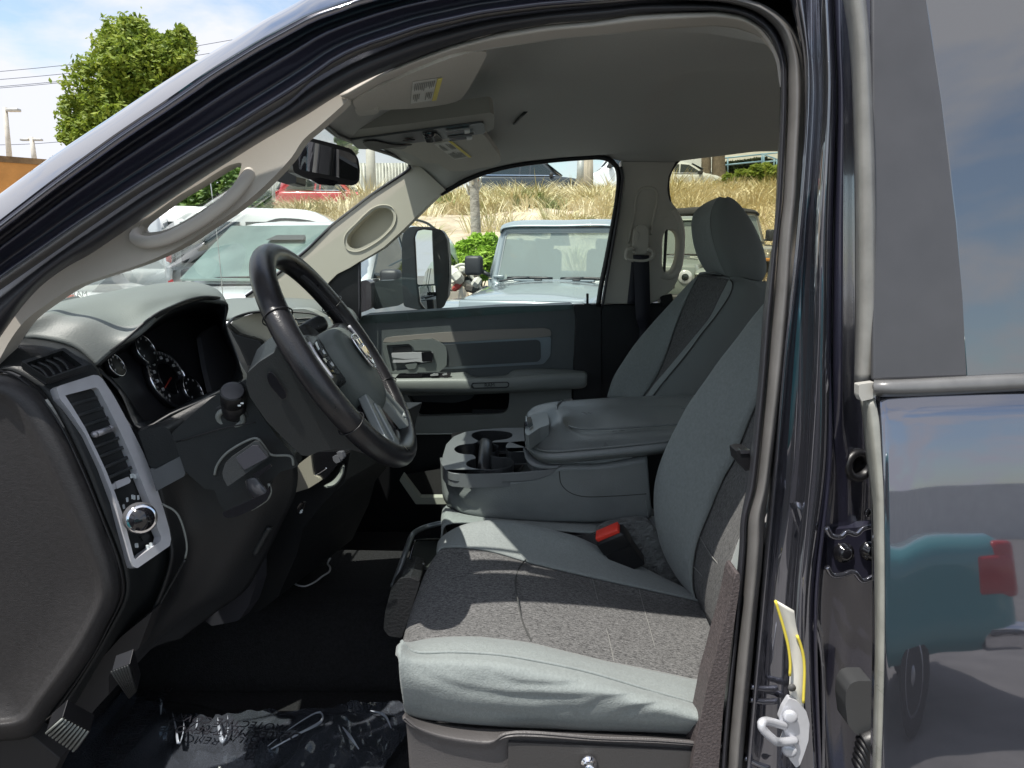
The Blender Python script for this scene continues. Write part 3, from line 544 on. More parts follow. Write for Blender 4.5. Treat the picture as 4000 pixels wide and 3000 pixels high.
# ---- passenger door
DU = mat('door_upper_vinyl', (.075, .086, .088), .5, bump=(420, .45, .0014), var=(10, .08))
pd = plate('passenger_door', rnd(T('M', -300, 330, -40, 318, 15, 312, 45, 292, 600, 256, 1200, 216, 1855, 198, 1880, 215, 1885, 300, 1850, 800, 1845, 1320, -300, 1320), [0, 0, 2, 4, 0, 0, 3, 4, 0, 0, 0, 0]), [], YP(2.27), .10, DU, TR, bevel=.012)
TAU = mat('taupe_trim', (.21, .195, .175), .5, bump=(500, .2, .0008))
plate('trim_bar', rnd(T('M', 214, 520, 232, 488, 300, 474, 700, 440, 1100, 415, 1600, 399, 1655, 412, 1665, 440, 1660, 470, 1500, 485, 1100, 505, 800, 521, 722, 521, 640, 490, 500, 497, 300, 521), 2), [], YP(2.27), .01, TAU, pd, bevel=.005, lift=.007)
sf = plate('insert_frame', rnd(T('M', 715, 528, 1655, 477, 1664, 490, 1660, 640, 1600, 712, 715, 758), [1, 2, 2, 8, 6, 1]), [], YP(2.27), .004, mat('satin_grey_frame', (.25, .27, .29), .3, .7), pd, bevel=.002, lift=.004)
plate('door_insert', rnd(T('M', 700, 545, 1545, 500, 1572, 520, 1576, 660, 1550, 690, 700, 738), 4), [], YP(2.27), .006, mat('door_insert_vinyl', (.045, .052, .055), .5, bump=(420, .4, .001)), sf, bevel=.003, lift=.008)
hz = plate('handle_bezel', rnd(T('M', 215, 527, 300, 523, 620, 489, 700, 512, 760, 560, 770, 620, 765, 720, 700, 778, 310, 796, 270, 770, 222, 600), 3), [rnd(T('M', 248, 545, 440, 533, 478, 560, 490, 590, 630, 590, 652, 610, 652, 690, 520, 712, 480, 750, 300, 770), 2)], YP(2.27), .014, mat('bezel_grey', (.12, .135, .13), .35, spec=.6), pd, bevel=.003, lift=.014)
plate('handle_cup', rnd(T('M', 235, 535, 660, 520, 680, 720, 300, 785), 2), [], YP(2.275), .004, BLK, hz)
plate('speaker_cover', rnd(T('M', 295, 565, 450, 555, 465, 600, 455, 610, 300, 610), 2), [], YP(2.27), .006, DASH, hz, lift=.004)
dh = plate('door_handle', rnd(T('M', 285, 620, 540, 611, 560, 620, 640, 610, 645, 690, 560, 700, 500, 690, 400, 700, 295, 700, 300, 676, 380, 678, 540, 664, 400, 668, 290, 655), 1), [], YP(2.25), .012, mat('bright_handle', (.75, .76, .78), .22, .5), hz, bevel=.003)
plate('handle_well', rnd(T('M', 545, 612, 625, 600, 645, 625, 640, 690, 550, 690), 2), [], YP(2.247), .004, BLKG, hz, lift=.002)
plate('handle_pull', rnd(T('M', 400, 720, 500, 695, 510, 715, 490, 752, 430, 760), 3), [], YP(2.252), .01, MT['bezel_grey'], hz, bevel=.003)
ar = loft('armrest', [S('M', (200, 800, 790, 787, 935, 784, 955, 800, 970, 813, 1285, 803, 1325, 770, 1500, 752, 1800, 758, 1950, 768), 2.262), S('M', (200, 822, 790, 812, 935, 808, 1000, 832, 1290, 826, 1400, 800, 1600, 790, 1800, 782, 1965, 782), 2.20), S('M', (200, 850, 790, 845, 1000, 845, 1300, 838, 1600, 812, 1800, 800, 1975, 800), 2.155), S('M', (200, 900, 1000, 903, 1400, 890, 1976, 845), 2.15), S('M', (200, 950, 1000, 955, 1300, 948, 1700, 925, 1950, 905, 1975, 880), 2.158), S('M', (200, 958, 1000, 962, 1300, 955, 1700, 932, 1955, 908, 1970, 890), 2.262)], GRYL, pd, n=70, k=4)
ep = rnd(T('M', 973, 892, 985, 874, 1290, 864, 1306, 880, 1300, 908, 1280, 918, 990, 926, 975, 912), 2)
em = plate('emblem_pad', ep, [], YP(2.1508), .003, DASH, ar, bevel=.0008, lift=.001)
em2 = plate('emblem_face', rnd(T('M', 985, 893, 995, 884, 1285, 874, 1294, 884, 1290, 903, 1275, 908, 1000, 916), 2), [], YP(2.149), .001, GRYL, em, lift=.0012)
text('emblem_lettering', 'RAM', .016, px(1057.5, 832, 2.1455), (1, 0, .04), (0, 0, 1), DASH, em)
swp = p3((853, 817, 2.19), (969, 813, 2.19), (860, 806, 2.235))
sw = plate('window_switch_panel', rnd(T('M', 313, 838, 345, 802, 400, 797, 780, 788, 798, 800, 795, 815, 770, 832), 2), [], YP(2.165), .02, BLKG, ar, bevel=.002)
plate('window_switch', rnd(T('M', 618, 808, 650, 795, 690, 797, 690, 812, 625, 817), 1), [], YP(2.16), .004, mat('switch_grey', (.35, .36, .36), .3), sw)
plate('lock_switch', rnd(T('M', 725, 800, 765, 792, 768, 806, 730, 812), 1), [], YP(2.16), .004, MT['switch_grey'], sw)
plate('switch_tray', rnd(T('M', 345, 812, 550, 806, 548, 824, 342, 830), 1), [], YP(2.162), .002, BLK, sw)
pocket = rnd(T('M', 425, 985, 1000, 975, 1305, 965, 1300, 1060, 1290, 1110, 1255, 1138, 1180, 1146, 540, 1166, 510, 1150), [2, 0, 2, 4, 6, 6, 4, 4, 4])
lp = plate('door_lower_panel', T('M', 200, 950, 1000, 955, 1300, 948, 1842, 925, 1842, 1100, 1500, 1318, -200, 1318, -200, 950), [pocket], YP(2.235), .03, GRY, pd, bevel=.004)
plate('map_pocket', T('M', 380, 940, 1350, 930, 1350, 1190, 450, 1200), [], YP(2.268), .004, mat('ribbed_black', (.012, .012, .013), .5, wave=((1, 1, 420), 'Z', .9)), lp)
plate('pocket_ledge', rnd(T('M', 455, 985, 1010, 975, 975, 1015, 830, 1050, 490, 1035), 3), [], YP(2.235), .02, DASH, lp, bevel=.005)
plate('pocket_divider', rnd(T('M', 985, 1105, 1290, 1105, 1270, 1140, 1180, 1148, 985, 1155), 2), [], YP(2.25), .01, BLK, lp)
tube('lower_trim_edge', S('M', (-200, 1322, 500, 1318, 900, 1314, 1300, 1314), 2.232), .0022, mat('edge_chrome', (.4, .42, .4), .3, .4), lp, seg=6, n=10)
lb = plate('door_bottom', [(640, 938), (1260, 936), (1260, 1300), (640, 1300)], [], YP(2.262), .05, BLK, pd)
plate('lower_bin_edge', rnd(T('e', 1360, 128, 1328, 182, 1480, 402, 1800, 402, 1800, 340, 1520, 340), 2), [], YP(2.17), .03, mat('bin_edge_grey', (.42, .44, .38), .5, bump=(300, .3)), lb, bevel=.004)
plate('lower_bin_ribs', T('e', 1375, 130, 1800, 60, 1800, 345, 1520, 345), [], YP(2.21), .004, mat('ribbed_black2', (.02, .02, .022), .4, wave=((1, 1, 300), 'Z', 1.0)), lb)
plate('door_rear_edge', [(1239, 658), (1300, 656), (1302, 900), (1236, 900), (1239, 800), (1244, 690)], [], YP(2.25), .05, BLK, pd, bevel=.004)
tube('lock_knob', [px(1269, 634, 2.26), px(1269, 658, 2.26)], .0042, BLK, pd, seg=10, n=3)
plate('lock_grommet', rnd([(1262, 656), (1276, 656), (1278, 659), (1260, 659)], 1), [], YP(2.245), .02, BLK, pd)
plate('door_glass', [(778, 568), (951, 418), (1035, 374), (1175, 344), (1299, 336), (1336, 360), (1336, 400), (1296, 664), (778, 700)], [], YP(2.262), .003, GLS, pd, bevel=0)
plate('sail_panel', [(690, 620), (728, 588), (776, 562), (777, 692), (690, 700)], [], YP(2.225), .03, BLK, pd, bevel=.003)
tube('sail_edge', [px(776, 562, 2.22), px(777, 690, 2.22)], .004, RUB, pd, seg=8, n=6)
plate('lower_center_pillar', [(1296, 658), (1500, 652), (1500, 900), (1290, 900)], [], YP(2.262), .05, BLK, TR, bevel=.004)
plate('rear_passenger_door', [(1440, 655), (2000, 640), (2000, 950), (1440, 950)], [], YP(2.30), .06, BLK, TR, bevel=.004)
plate('rear_passenger_glass', [(1440, 320), (1900, 310), (1900, 660), (1420, 662)], [], YP(2.275), .003, glass('rear_side_glass', (.80, .80, .70), 1.3), TR, bevel=0)
for a in (((1425, 640), (1452, 634), (1455, 655), (1430, 660)),):
    plate('belt_clip', rnd(list(a), 2), [], YP(2.24), .03, BLK, TR, bevel=.003)
# ---- towing mirror
tm = plate('side_mirror', rnd([(868, 520), (872, 498), (888, 489), (930, 490), (955, 497), (966, 515), (970, 560), (971, 600), (968, 640), (955, 662), (925, 674), (898, 668), (872, 662), (868, 600)], 6), [], YP(2.48), .09, mat('mirror_housing', (.03, .036, .042), .5, bump=(500, .2)), TR, bevel=.012)
mup = rnd([(898, 512), (903, 499), (915, 496), (950, 500), (958, 508), (963, 540), (964, 612), (903, 615)], 3)
mdn = rnd([(905, 618), (964, 616), (965, 641), (956, 659), (938, 669), (920, 668), (909, 654)], 4)
plate('mirror_face', rnd([(893, 512), (899, 496), (915, 492), (952, 496), (962, 506), (967, 540), (968, 612), (968, 642), (959, 663), (938, 673), (918, 672), (904, 656), (899, 620)], 4), [], YP(2.47), .006, BLK, tm)
def mplate(name, loop, nrm, par):
    c = Vector((0, 0, 0)); L_ = [px(u, v, 2.462) for u, v in loop]
    for p in L_: c += p/len(L_)
    pl = PL(c, nrm); return plate(name, loop, [], pl, .002, MIR, par, bevel=0)
mplate('mirror_glass', mup, (.77, -.638, .02), tm); mplate('convex_glass', mdn, (.70, -.71, .04), tm)
plate('mirror_arm', rnd(T('E', 405, 345, 470, 325, 560, 322, 625, 300, 640, 340, 625, 470, 590, 488, 500, 502, 440, 512, 420, 490, 408, 450), 4), [], YP(2.52), .05, mat('arm_plastic', (.05, .06, .064), .35, spec=.6), tm, bevel=.008)
plate('mirror_base', rnd(T('E', 330, 335, 380, 320, 408, 335, 415, 370, 416, 490, 400, 515, 330, 540), 4), [], YP(2.46), .08, mat('base_plastic', (.06, .055, .065), .35), tm, bevel=.008)
# =====================================================================  DASHBOARD
dp = loft('dashboard', [
    S(None, [(-120, 800), (-60, 800), (0, 799), (14, 796), (50, 811), (88, 839), (118, 879), (155, 944), (190, 1019), (220, 1094), (243, 1150), (262, 1200), (274, 1245), (276, 1272), (271, 1299), (250, 1341), (220, 1396), (185, 1455), (150, 1508), (110, 1560)], .90),
    S(None, [(-120, 745), (-40, 742), (18, 742), (60, 745), (120, 765), (165, 800), (195, 860), (232, 945), (265, 1030), (295, 1110), (318, 1175), (320, 1225), (318, 1262), (305, 1300), (285, 1340), (262, 1380), (235, 1420), (212, 1460), (190, 1500), (160, 1545)], [.93, .97]),
    S(None, [(-100, 720), (0, 722), (60, 728), (140, 745), (185, 768), (208, 790), (240, 860), (275, 935), (308, 1010), (335, 1080), (358, 1150), (366, 1200), (362, 1240), (350, 1275), (330, 1320), (305, 1370), (280, 1400), (260, 1430), (240, 1450), (215, 1490)], [.96, 1.0])],
    DASH, TR, n=70, k=6)
pad = loft('dash_pad', [
    S(None, [(-30, 775), (-5, 755), (20, 742), (70, 728), (130, 738), (170, 755), (207, 790)], [.93, .96, .98]),
    S(None, [(20, 740), (60, 700), (90, 685), (130, 690), (180, 700), (225, 740), (245, 757)], [.95, .99, 1.0]),
    S(None, [(60, 690), (100, 668), (150, 660), (200, 665), (240, 685), (280, 712), (300, 712)], [1.03, 1.05, 1.02]),
    S(None, [(120, 655), (170, 645), (220, 640), (270, 645), (305, 655), (325, 676), (336, 681)], [1.12, 1.10, 1.06]),
    S(None, [(217, 634), (260, 626), (310, 625), (345, 630), (365, 640), (372, 652), (375, 660)], [1.20, 1.16, 1.12]),
    S(None, [(300, 619), (340, 614), (380, 614), (410, 618), (425, 626), (430, 635), (428, 646)], [1.27, 1.24, 1.2]),
    S(None, [(380, 612), (420, 610), (450, 616), (468, 625), (477, 634), (483, 643), (486, 652)], [1.32, 1.28, 1.25]),
    S(None, [(400, 640), (440, 640), (470, 640), (482, 644), (486, 650), (488, 656), (488, 662)], [1.36, 1.32, 1.28])], PAD, dp, n=40, k=6, thick=.008)
tube('pad_lip', S(None, [(205, 792), (267, 741), (333, 685), (375, 664), (417, 648), (455, 643), (480, 651), (489, 662), (484, 690), (484, 712)], [.995, 1.02, 1.06, 1.10, 1.16, 1.22, 1.26, 1.28, 1.28, 1.28]), .004, DASH, pad, seg=10, n=50)
# instrument binnacle: recess walls and face
opn = [(207, 790), (267, 740), (333, 683), (375, 662), (417, 646), (455, 642), (485, 655), (485, 700), (502, 748), (520, 790), (534, 818), (480, 842), (433, 866), (370, 892), (300, 928), (288, 905), (265, 850), (235, 815)]
clp = PL(px(352, 826, 1.19), (cos(radians(24)), 0, sin(radians(24))))
bz = loft('binnacle_wall', [S(None, opn, [1.0]*2+[1.04, 1.08, 1.14, 1.2, 1.27, 1.27, 1.25, 1.2, 1.17, 1.1, 1.05, 1.02, 1.0, 1.0, 1.0, 1.0]), [clp(u, v) for u, v in [(222, 795), (275, 755), (330, 712), (372, 690), (412, 684), (445, 692), (470, 710), (476, 730), (492, 755), (508, 790), (516, 812), (470, 838), (425, 858), (370, 885), (312, 910), (300, 895), (272, 850), (245, 820)]]], MT['cluster_wall'] if 'cluster_wall' in MT else mat('cluster_wall', (.03, .032, .034), .5), dp, n=60, k=1, rclosed=True, thick=.003)
cf = plate('instrument_cluster', [(205, 795), (260, 735), (330, 690), (400, 660), (470, 680), (480, 720), (500, 755), (520, 800), (530, 830), (430, 870), (305, 925), (270, 880)], [], clp, .01, mat('cluster_black', (.03, .03, .034), .35), dp, bevel=0)
U3 = Vector((0, 1, 0)); V3 = Vector((-sin(radians(24)), 0, cos(radians(24)))); N3 = clp.n
def dial(u, v, r, lift, nm, label=None, nt_=24):
    c = clp(u, v)+N3*lift
    o = MB().lathe(c-N3*.01, N3, [(0, r*1.0), (.01, r), (.0104, r*.96)], 36).build(nm, mat('dial_face', (.012, .012, .014), .4), cf)
    mbr = MB(); 
    pts = [c+(U3*cos(a)+V3*sin(a))*r for a in [2*pi*i/40 for i in range(40)]]
    mbr.tube(pts, r*.055, closed=True, n=40, seg=8, spline=False); mbr.build('dial_ring', CHR, o)
    return o, c
d1, c1 = dial(352, 824, .054, .012, 'speedometer')
sc_ = MB(); 
for i in range(30):
    a = radians(225-i*270/29); sc_.add([c1+(U3*cos(a+s)+V3*sin(a+s))*r+N3*.0012 for s, r in ((-.035, .046), (.035, .046), (.035, .0515), (-.035, .0515))], [(0, 1, 2, 3)])
sc_.build('dial_scale', mat('dial_print_grey', (.36, .36, .37), .5), d1, smooth=False)['kind'] = 'stuff'
for i in range(12):
    a = radians(225-i*270/11); p = c1+(U3*cos(a)+V3*sin(a))*.039+N3*.0012
    text('dial_number', str(i*10 if i*10 < 130 else 120), .0085, p, -U3 if False else U3, V3, mat('dial_white', (.6, .6, .6), .5), d1)
MB().lathe(c1, N3, [(0, .03), (.0015, .03), (.002, .028)], 30).build('dial_center', BLKG, d1)
a = radians(200); MB().cyl(c1+N3*.004, c1+N3*.004+(U3*cos(a)+V3*sin(a))*.038, .0016, .0006, 8).build('dial_needle', mat('needle_red', (.45, .05, .03), .5), d1)
for u, v, r in ((293, 765, .026), (397, 852, .028), (228, 800, .018)):
    o, c = dial(u, v, r, .02, 'gauge')
    for k in range(7):
        a = radians(210-k*40); MB().box(c+(U3*cos(a)+V3*sin(a))*r*.75+N3*.001, (.0014, .0014, .0035)).build('gauge_tick', MT['dial_white'], o, smooth=False)
# screen on the far side of the cluster opening
plate('information_screen', rnd([(414, 735), (425, 722), (462, 702), (474, 712), (500, 760), (520, 805), (510, 822), (455, 846), (438, 858), (425, 800)], 3), [], clp, .01, mat('screen_dark', (.11, .11, .12), .45), cf, bevel=.002, lift=.02)
# dash end cap facing the open doorway
ec = loft('dash_end_cap', [
    S(None, [(-160, 815), (0, 806), (30, 812), (75, 838), (108, 880), (148, 950), (184, 1030), (213, 1100), (236, 1165), (255, 1220), (262, 1272), (258, 1300), (236, 1345), (205, 1405), (165, 1465), (115, 1530), (70, 1590), (20, 1600), (-160, 1600)], .885),
    S(None, [(-160, 835), (-10, 826), (20, 832), (60, 862), (92, 905), (130, 972), (165, 1050), (194, 1118), (217, 1180), (232, 1225), (241, 1270), (236, 1300), (216, 1345), (186, 1400), (146, 1460), (98, 1520), (60, 1572), (15, 1582), (-160, 1580)], .868),
    S(None, [(-160, 850), (-20, 842), (10, 850), (45, 882), (76, 930), (108, 992), (146, 1075), (178, 1140), (200, 1195), (215, 1235), (222, 1275), (217, 1300), (196, 1345), (166, 1398), (130, 1450), (85, 1510), (50, 1555), (5, 1565), (-160, 1565)], .863),
    S(None, [(-160, 865), (-30, 860), (0, 868), (30, 905), (60, 960), (92, 1025), (128, 1100), (158, 1160), (180, 1205), (196, 1245), (202, 1280), (196, 1305), (176, 1348), (148, 1395), (114, 1443), (70, 1500), (38, 1540), (-5, 1550), (-160, 1545)], .875),
    S(None, [(-160, 1150)]*2+[(-160+i*2, 1160+i*5) for i in range(17)], .885)], ENDC, dp, n=90, k=3, thick=.004)
tube('end_cap_gap', S(None, [(-20, 800), (14, 804), (52, 824), (90, 860), (130, 918), (166, 990), (200, 1068), (226, 1135), (248, 1190), (262, 1240), (266, 1274), (258, 1305), (235, 1352), (205, 1410), (165, 1472), (120, 1535)], .884), .0014, BLK, dp, seg=6, n=60)
# defroster outlet
def_pl = p3((50, 790, .885), (132, 762, .93), (105, 820, .888))
dv_ = plate('side_defroster_vent', rnd(T('a', 175, 285, 545, 165, 765, 312, 400, 432), 4), [rnd(T('a', 215, 300, 530, 190, 700, 318, 395, 425), 2)], def_pl, .01, DASH, dp, bevel=.002, lift=.009)
plate('vent_well', T('a', 190, 290, 540, 170, 750, 312, 395, 432), [], def_pl, .004, BLK, dv_, lift=-.002)
for k in range(4):
    a, b = T('a', 275+k*66, 300-k*22, 430+k*60, 412-k*22); m = ((a[0]+b[0])/2+4, (a[1]+b[1])/2-4)
    tube('vent_vane', [def_pl(*a)+Vector((0, -.003, .004)), def_pl(*m)+Vector((0, -.003, .004)), def_pl(*b)+Vector((0, -.003, .004))], .0022, DASH, dv_, seg=6, n=8)
# main vent with silver bezel
vp = p3((120, 845, .905), (200, 815, .955), (280, 1215, .905))
bo1 = rnd(T('a', 452, 490, 480, 468, 770, 375, 815, 380, 850, 410, 950, 560, 1080, 800, 1200, 1040, 1300, 1290, 1380, 1540, 1425, 1700)+T('b', 1440, 130, 1430, 185, 1150, 378, 1120, 370, 1095, 320, 1020, 60)+T('a', 960, 1480, 840, 1180, 700, 890, 560, 680, 480, 580), 2)
bo2 = rnd(T('a', 525, 552, 790, 482, 815, 500, 900, 660, 1000, 860, 1100, 1080, 1190, 1300, 1290, 1550, 1325, 1700)+T('b', 1355, 110, 1345, 150, 1135, 300, 1120, 290, 1060, 60)+T('a', 1030, 1600, 960, 1400, 880, 1200, 790, 1010, 700, 830, 590, 650), 1.5)
vb = plate('vent_bezel', bo1, [bo2], vp, .016, SAT, dp, bevel=.0035, lift=.010)
plate('vent_back', T('a', 500, 530, 800, 450, 1000, 860, 1190, 1250, 1330, 1600, 1380, 1850, 1130, 1980, 1000, 1560, 800, 1080, 560, 620), [], vp, .01, BLK, vb, lift=-.012)
sl_ = [((585, 632), (835, 560)), ((632, 728), (885, 648)), ((682, 820), (930, 735)), ((728, 905), (985, 820)), ((785, 1000), (1030, 905)), ((825, 1085), (1065, 990)), ((868, 1180), (1105, 1075)), ((905, 1268), (1140, 1160))]
nn = vp.n.copy(); nn = nn if nn.dot(px(200, 900, .95)-Vector((0, 0, H))) < 0 else -nn
for a, b in sl_:
    A, B = T('a', *a, *b); p, q = vp(*A)+nn*.002, vp(*B)+nn*.002
    mb = MB(); w = (q-p).normalized().cross(nn)*.0022; mb.poly([p-w, q-w, q+w, p+w], -nn*.012); mb.build('vent_slat', mat('slat_grey', (.025, .028, .03), .35), vb, bevel=.0006)
for k in range(7):
    A = T('a', 640+k*48, 560+k*92, 668+k*48, 640+k*92, 700+k*48, 560+k*92, 728+k*48, 640+k*92)
    for i in (0, 2):
        mb = MB(); mb.cyl(vp(*A[i])-nn*.012, vp(*A[i+1])-nn*.012, .0016, seg=6); mb.build('vent_vane', GRY, vb)
mb = MB(); p, q = [vp(*x)+nn*.008 for x in T('a', 790, 885, 930, 835)]; mb.cyl(p, q, .0048, .0044, 12); mb.ell(p, (.0055, .005, .005)); mb.ell(q, (.0045, .005, .005)); mb.build('vent_lever', mat('lever_grey', (.3, .3, .32), .3, .5), vb)
plate('vent_dimmer', rnd(T('a', 930, 1320, 985, 1300, 990, 1350, 945, 1372), 1), [], vp, .004, SAT, vb, bevel=.001, lift=.003)
plate('thumb_wheel', rnd(T('a', 985, 1290, 1100, 1245, 1120, 1280, 1110, 1300, 1000, 1350), 1.5), [], vp, .004, SAT, vb, bevel=.001, lift=.003)
for a in ((1120, 1240), (1140, 1236), (1155, 1244), (985, 1480), (1000, 1475), (1085, 1445), (1130, 1420), (1145, 1425), (1180, 1425), (1055, 1505)):
    p = vp(*T('a', *a)[0])+nn*.004
    MB().box(p, (.0022, .0022, .006)).build('switch_symbol', mat('symbol_white', (.55, .6, .62), .5), vb, smooth=False)
kc = px(302, 1118, .90); ka = (nn+Vector((0, 0, 0))).normalized(); kx = Vector((.55, -.75, .2)).normalized()
kb = MB().lathe(kc-kx*.004, kx, [(0, .021), (.008, .021), (.012, .0195), (.02, .019)], 26).build('headlight_knob', mat('knob_grey', (.09, .09, .095), .35), vb)
MB().lathe(kc+kx*.016, kx, [(0, .0198), (.004, .0195), (.005, .018)], 26).build('knob_ring', CHR, kb)
MB().lathe(kc+kx*.020, kx, [(0, .016), (.0015, .0158)], 26).build('knob_face', BLKG, kb)
for a in ((1165, 180), (1260, 195), (1290, 175)):
    MB().box(vp(*T('b', *a)[0])+nn*.004, (.004, .002, .006)).build('switch_symbol', MT['symbol_white'], vb, smooth=False)
plate('dimmer_wheels', rnd(T('b', 1205, 100, 1260, 70, 1290, 100, 1235, 145), 1), [], vp, .004, DASH, vb, lift=.002)
# lower dash between vents and column
lw = loft('knee_panel', [
    S(None, [(296, 925), (318, 985), (345, 1070), (366, 1160), (372, 1200), (350, 1280), (305, 1370), (262, 1430), (200, 1500)], [.985, .96, .95]),
    S(None, [(345, 912), (375, 960), (392, 1040), (400, 1100), (410, 1160), (385, 1260), (345, 1330), (300, 1400), (235, 1480)], 1.0),
    S(None, [(400, 885), (430, 940), (455, 1010), (470, 1080), (470, 1140), (440, 1230), (400, 1300), (350, 1370), (290, 1440)], 1.02),
    S(None, [(480, 850), (520, 920), (555, 990), (570, 1060), (545, 1140), (505, 1220), (460, 1290), (410, 1330), (330, 1400)], 1.04),
    S(None, [(560, 860), (600, 940), (640, 1000), (640, 1060), (610, 1130), (570, 1210), (530, 1275), (470, 1320), (390, 1380)], 1.08)], mat('knee_plastic', (.008, .009, .0105), .5, bump=(520, .35, .0012), var=(9, .1)), dp, n=50, k=6)
plate('dash_shelf', rnd(T('a', 1190, 850, 1395, 810, 1440, 820, 1470, 850, 1560, 1070, 1330, 1180, 1290, 1150), 5), [], YP(.955), .05, DASH, dp, bevel=.006)
plate('shelf_panel', rnd(T('a', 1290, 1175, 1345, 1178, 1555, 1068, 1602, 1215, 1590, 1240, 1350, 1370), 2), [], YP(.952), .05, mat('shelf_grey', (.10, .108, .115), .45, bump=(500, .3, .001)), dp, bevel=.003)
tube('knee_seam', S('b', (1400, -180, 1520, -110, 1585, 30, 1615, 200, 1600, 290), .955), .0015, GRY, dp, seg=6, n=24)
tube('knee_fold', S('b', (1600, 300, 1500, 480, 1360, 720, 1230, 950, 1090, 1170), [.96, .97, .96, .95]), .002, DASH, dp, seg=6, n=24)
# column base panel with fuse door and brake release
cb = plate('column_panel', rnd(T('a', 1480, 870, 1640, 720, 1830, 560, 2130, 400)+T('d', 400, 100, 420, 250, 560, 460, 680, 620, 830, 780, 870, 870, 820, 900, 700, 930, 600, 1040, 560, 1150, 200, 1300, 140, 1240, 90, 1100, 0, 1090)+T('a', 1600, 1200), 3), [], YP(.985, .10), .03, DASH, dp, bevel=.004)
tube('panel_seam', [p-Vector((0, .002, 0)) for p in S('a', (1530, 940, 1800, 860, 1960, 815, 2212, 770), .94)], .0010, BLK, cb, seg=6, n=14)
fz = plate('fuse_door', rnd(T('d', 160, 940, 190, 850, 240, 800, 460, 650, 500, 655, 590, 770, 590, 800, 210, 1070, 170, 990), 4), [], YP(.94, .10), .006, mat('fuse_plastic', (.03, .033, .036), .4, bump=(520, .3, .001)), cb, bevel=.002)
tube('fuse_door_rim', S('d', (90, 960, 110, 880, 200, 760, 440, 625, 490, 625, 540, 680, 610, 770, 800, 790, 820, 870), .937), .0018, GRY, cb, seg=8, n=50)
plate('fuse_window', rnd(T('d', 285, 800, 440, 690, 490, 690, 580, 800, 365, 915), 2), [], YP(.936, .10), .003, mat('fuse_window_grey', (.045, .045, .055), .3), fz, bevel=.001)
plate('release_slot', rnd(T('d', 440, 960, 600, 860, 620, 885, 470, 990), 1), [], YP(.936, .1), .003, BLKG, cb)
plate('under_tray', rnd(T('d', 160, 1310, 560, 1130, 600, 1060, 605, 1130, 570, 1200, 450, 1280, 300, 1345, 210, 1360, 180, 1345), 2), [], YP(.93, .1), .004, BLKG, cb, bevel=.001)
rl = loft('brake_release', [S('d', (375, 1020, 400, 1110, 470, 1180, 540, 1190), .925), S('d', (400, 1000, 430, 1070, 500, 1140, 560, 1160), .91), S('d', (470, 985, 500, 1030, 550, 1080, 575, 1120), .91), S('d', (500, 990, 520, 1030, 560, 1080, 580, 1110), .93)], mat('release_grey', (.07, .072, .08), .35), cb, n=14, k=4)
tube('tray_rim', S('d', (590, 1040, 608, 1110, 580, 1180, 500, 1240, 430, 1280), .925), .0022, GRY, cb, seg=8, n=24)
# column shroud
shp = rnd([(592, 762), (560, 782), (534, 806), (531, 830), (540, 858), (575, 909), (620, 955), (652, 984), (668, 985), (690, 975), (730, 969), (762, 972), (800, 985), (846, 992), (800, 962), (740, 905), (680, 822), (640, 765), (612, 715)], 4)
sh = plate('column_shroud', shp, [], YP(.985, .25, -.12), .12, mat('shroud_plastic', (.015, .017, .018), .42, bump=(520, .35, .0012)), TR, bevel=.012)
plate('tilt_lever_slot', spl2(T('d', 578, 40, 598, 5, 635, 20, 700, 110, 755, 205, 752, 240, 715, 255, 670, 210, 600, 120), sub=3), [], YP(.98, .25, -.12), .002, BLKG, sh, lift=.0015, bevel=.0008)
tube('tilt_lever', S('d', (600, 25, 640, 60, 700, 150, 735, 215), .918), .0022, GRY, sh, seg=8, n=16)
MB().ell(px(588, 825, .915), (.004, .003, .005)).build('lever_nub', BLK, sh)
# stalks
sbp = px(500, 905, 1.0); sc1 = px(505, 862, .90); ax = (px(503, 838, .875)-px(507, 895, .93)).normalized()
sax = Vector((.26, -.62, .74)).normalized(); sb0 = px(507, 908, .965)
stk = MB().lathe(sb0, sax, [(0, .010), (.012, .011), (.018, .015), (.024, .0165), (.045, .0168), (.0455, .0163), (.0465, .0168), (.068, .0165), (.0695, .0158)], 32).build('turn_signal_stalk', BLK, TR)
MB().lathe(sb0+sax*.0695, sax, [(0, .0148), (.0008, .0146), (.0012, .0138)], 28).build('stalk_end', mat('stalk_end_grey', (.05, .05, .055), .5), stk)
tube('stalk_gaiter', [px(500, 905, .955)+(Vector((1, 0, 0))*cos(a)*.026+Vector((0, -.35, .9))*sin(a)*.022) for a in [2*pi*i/16 for i in range(16)]], .0055, DASH, stk, closed=True, n=32, seg=10)
tube('stalk_gaiter', [px(498, 903, .945)+(Vector((1, 0, 0))*cos(a)*.017+Vector((0, -.35, .9))*sin(a)*.014) for a in [2*pi*i/16 for i in range(16)]], .004, GRY, stk, closed=True, n=32, seg=10)
for u, v in ((517, 876), (523, 871)): MB().box(px(u, v, .905), (.004, .001, .002)).build('stalk_mark', MT['symbol_white'], stk, smooth=False)
a0, a1 = px(662, 713, 1.12), px(709, 692, 1.16); axs = (a1-a0).normalized()
gs = MB().lathe(a0-axs*.01, axs, [(0, .010), (.01, .0125), (.022, .014), (.04, .0145), (.046, .012)], 22).build('gear_selector', DASH, TR)
MB().box(px(687, 706, 1.125), (.003, .002, .003)).build('selector_mark', MT['symbol_white'], gs, smooth=False)
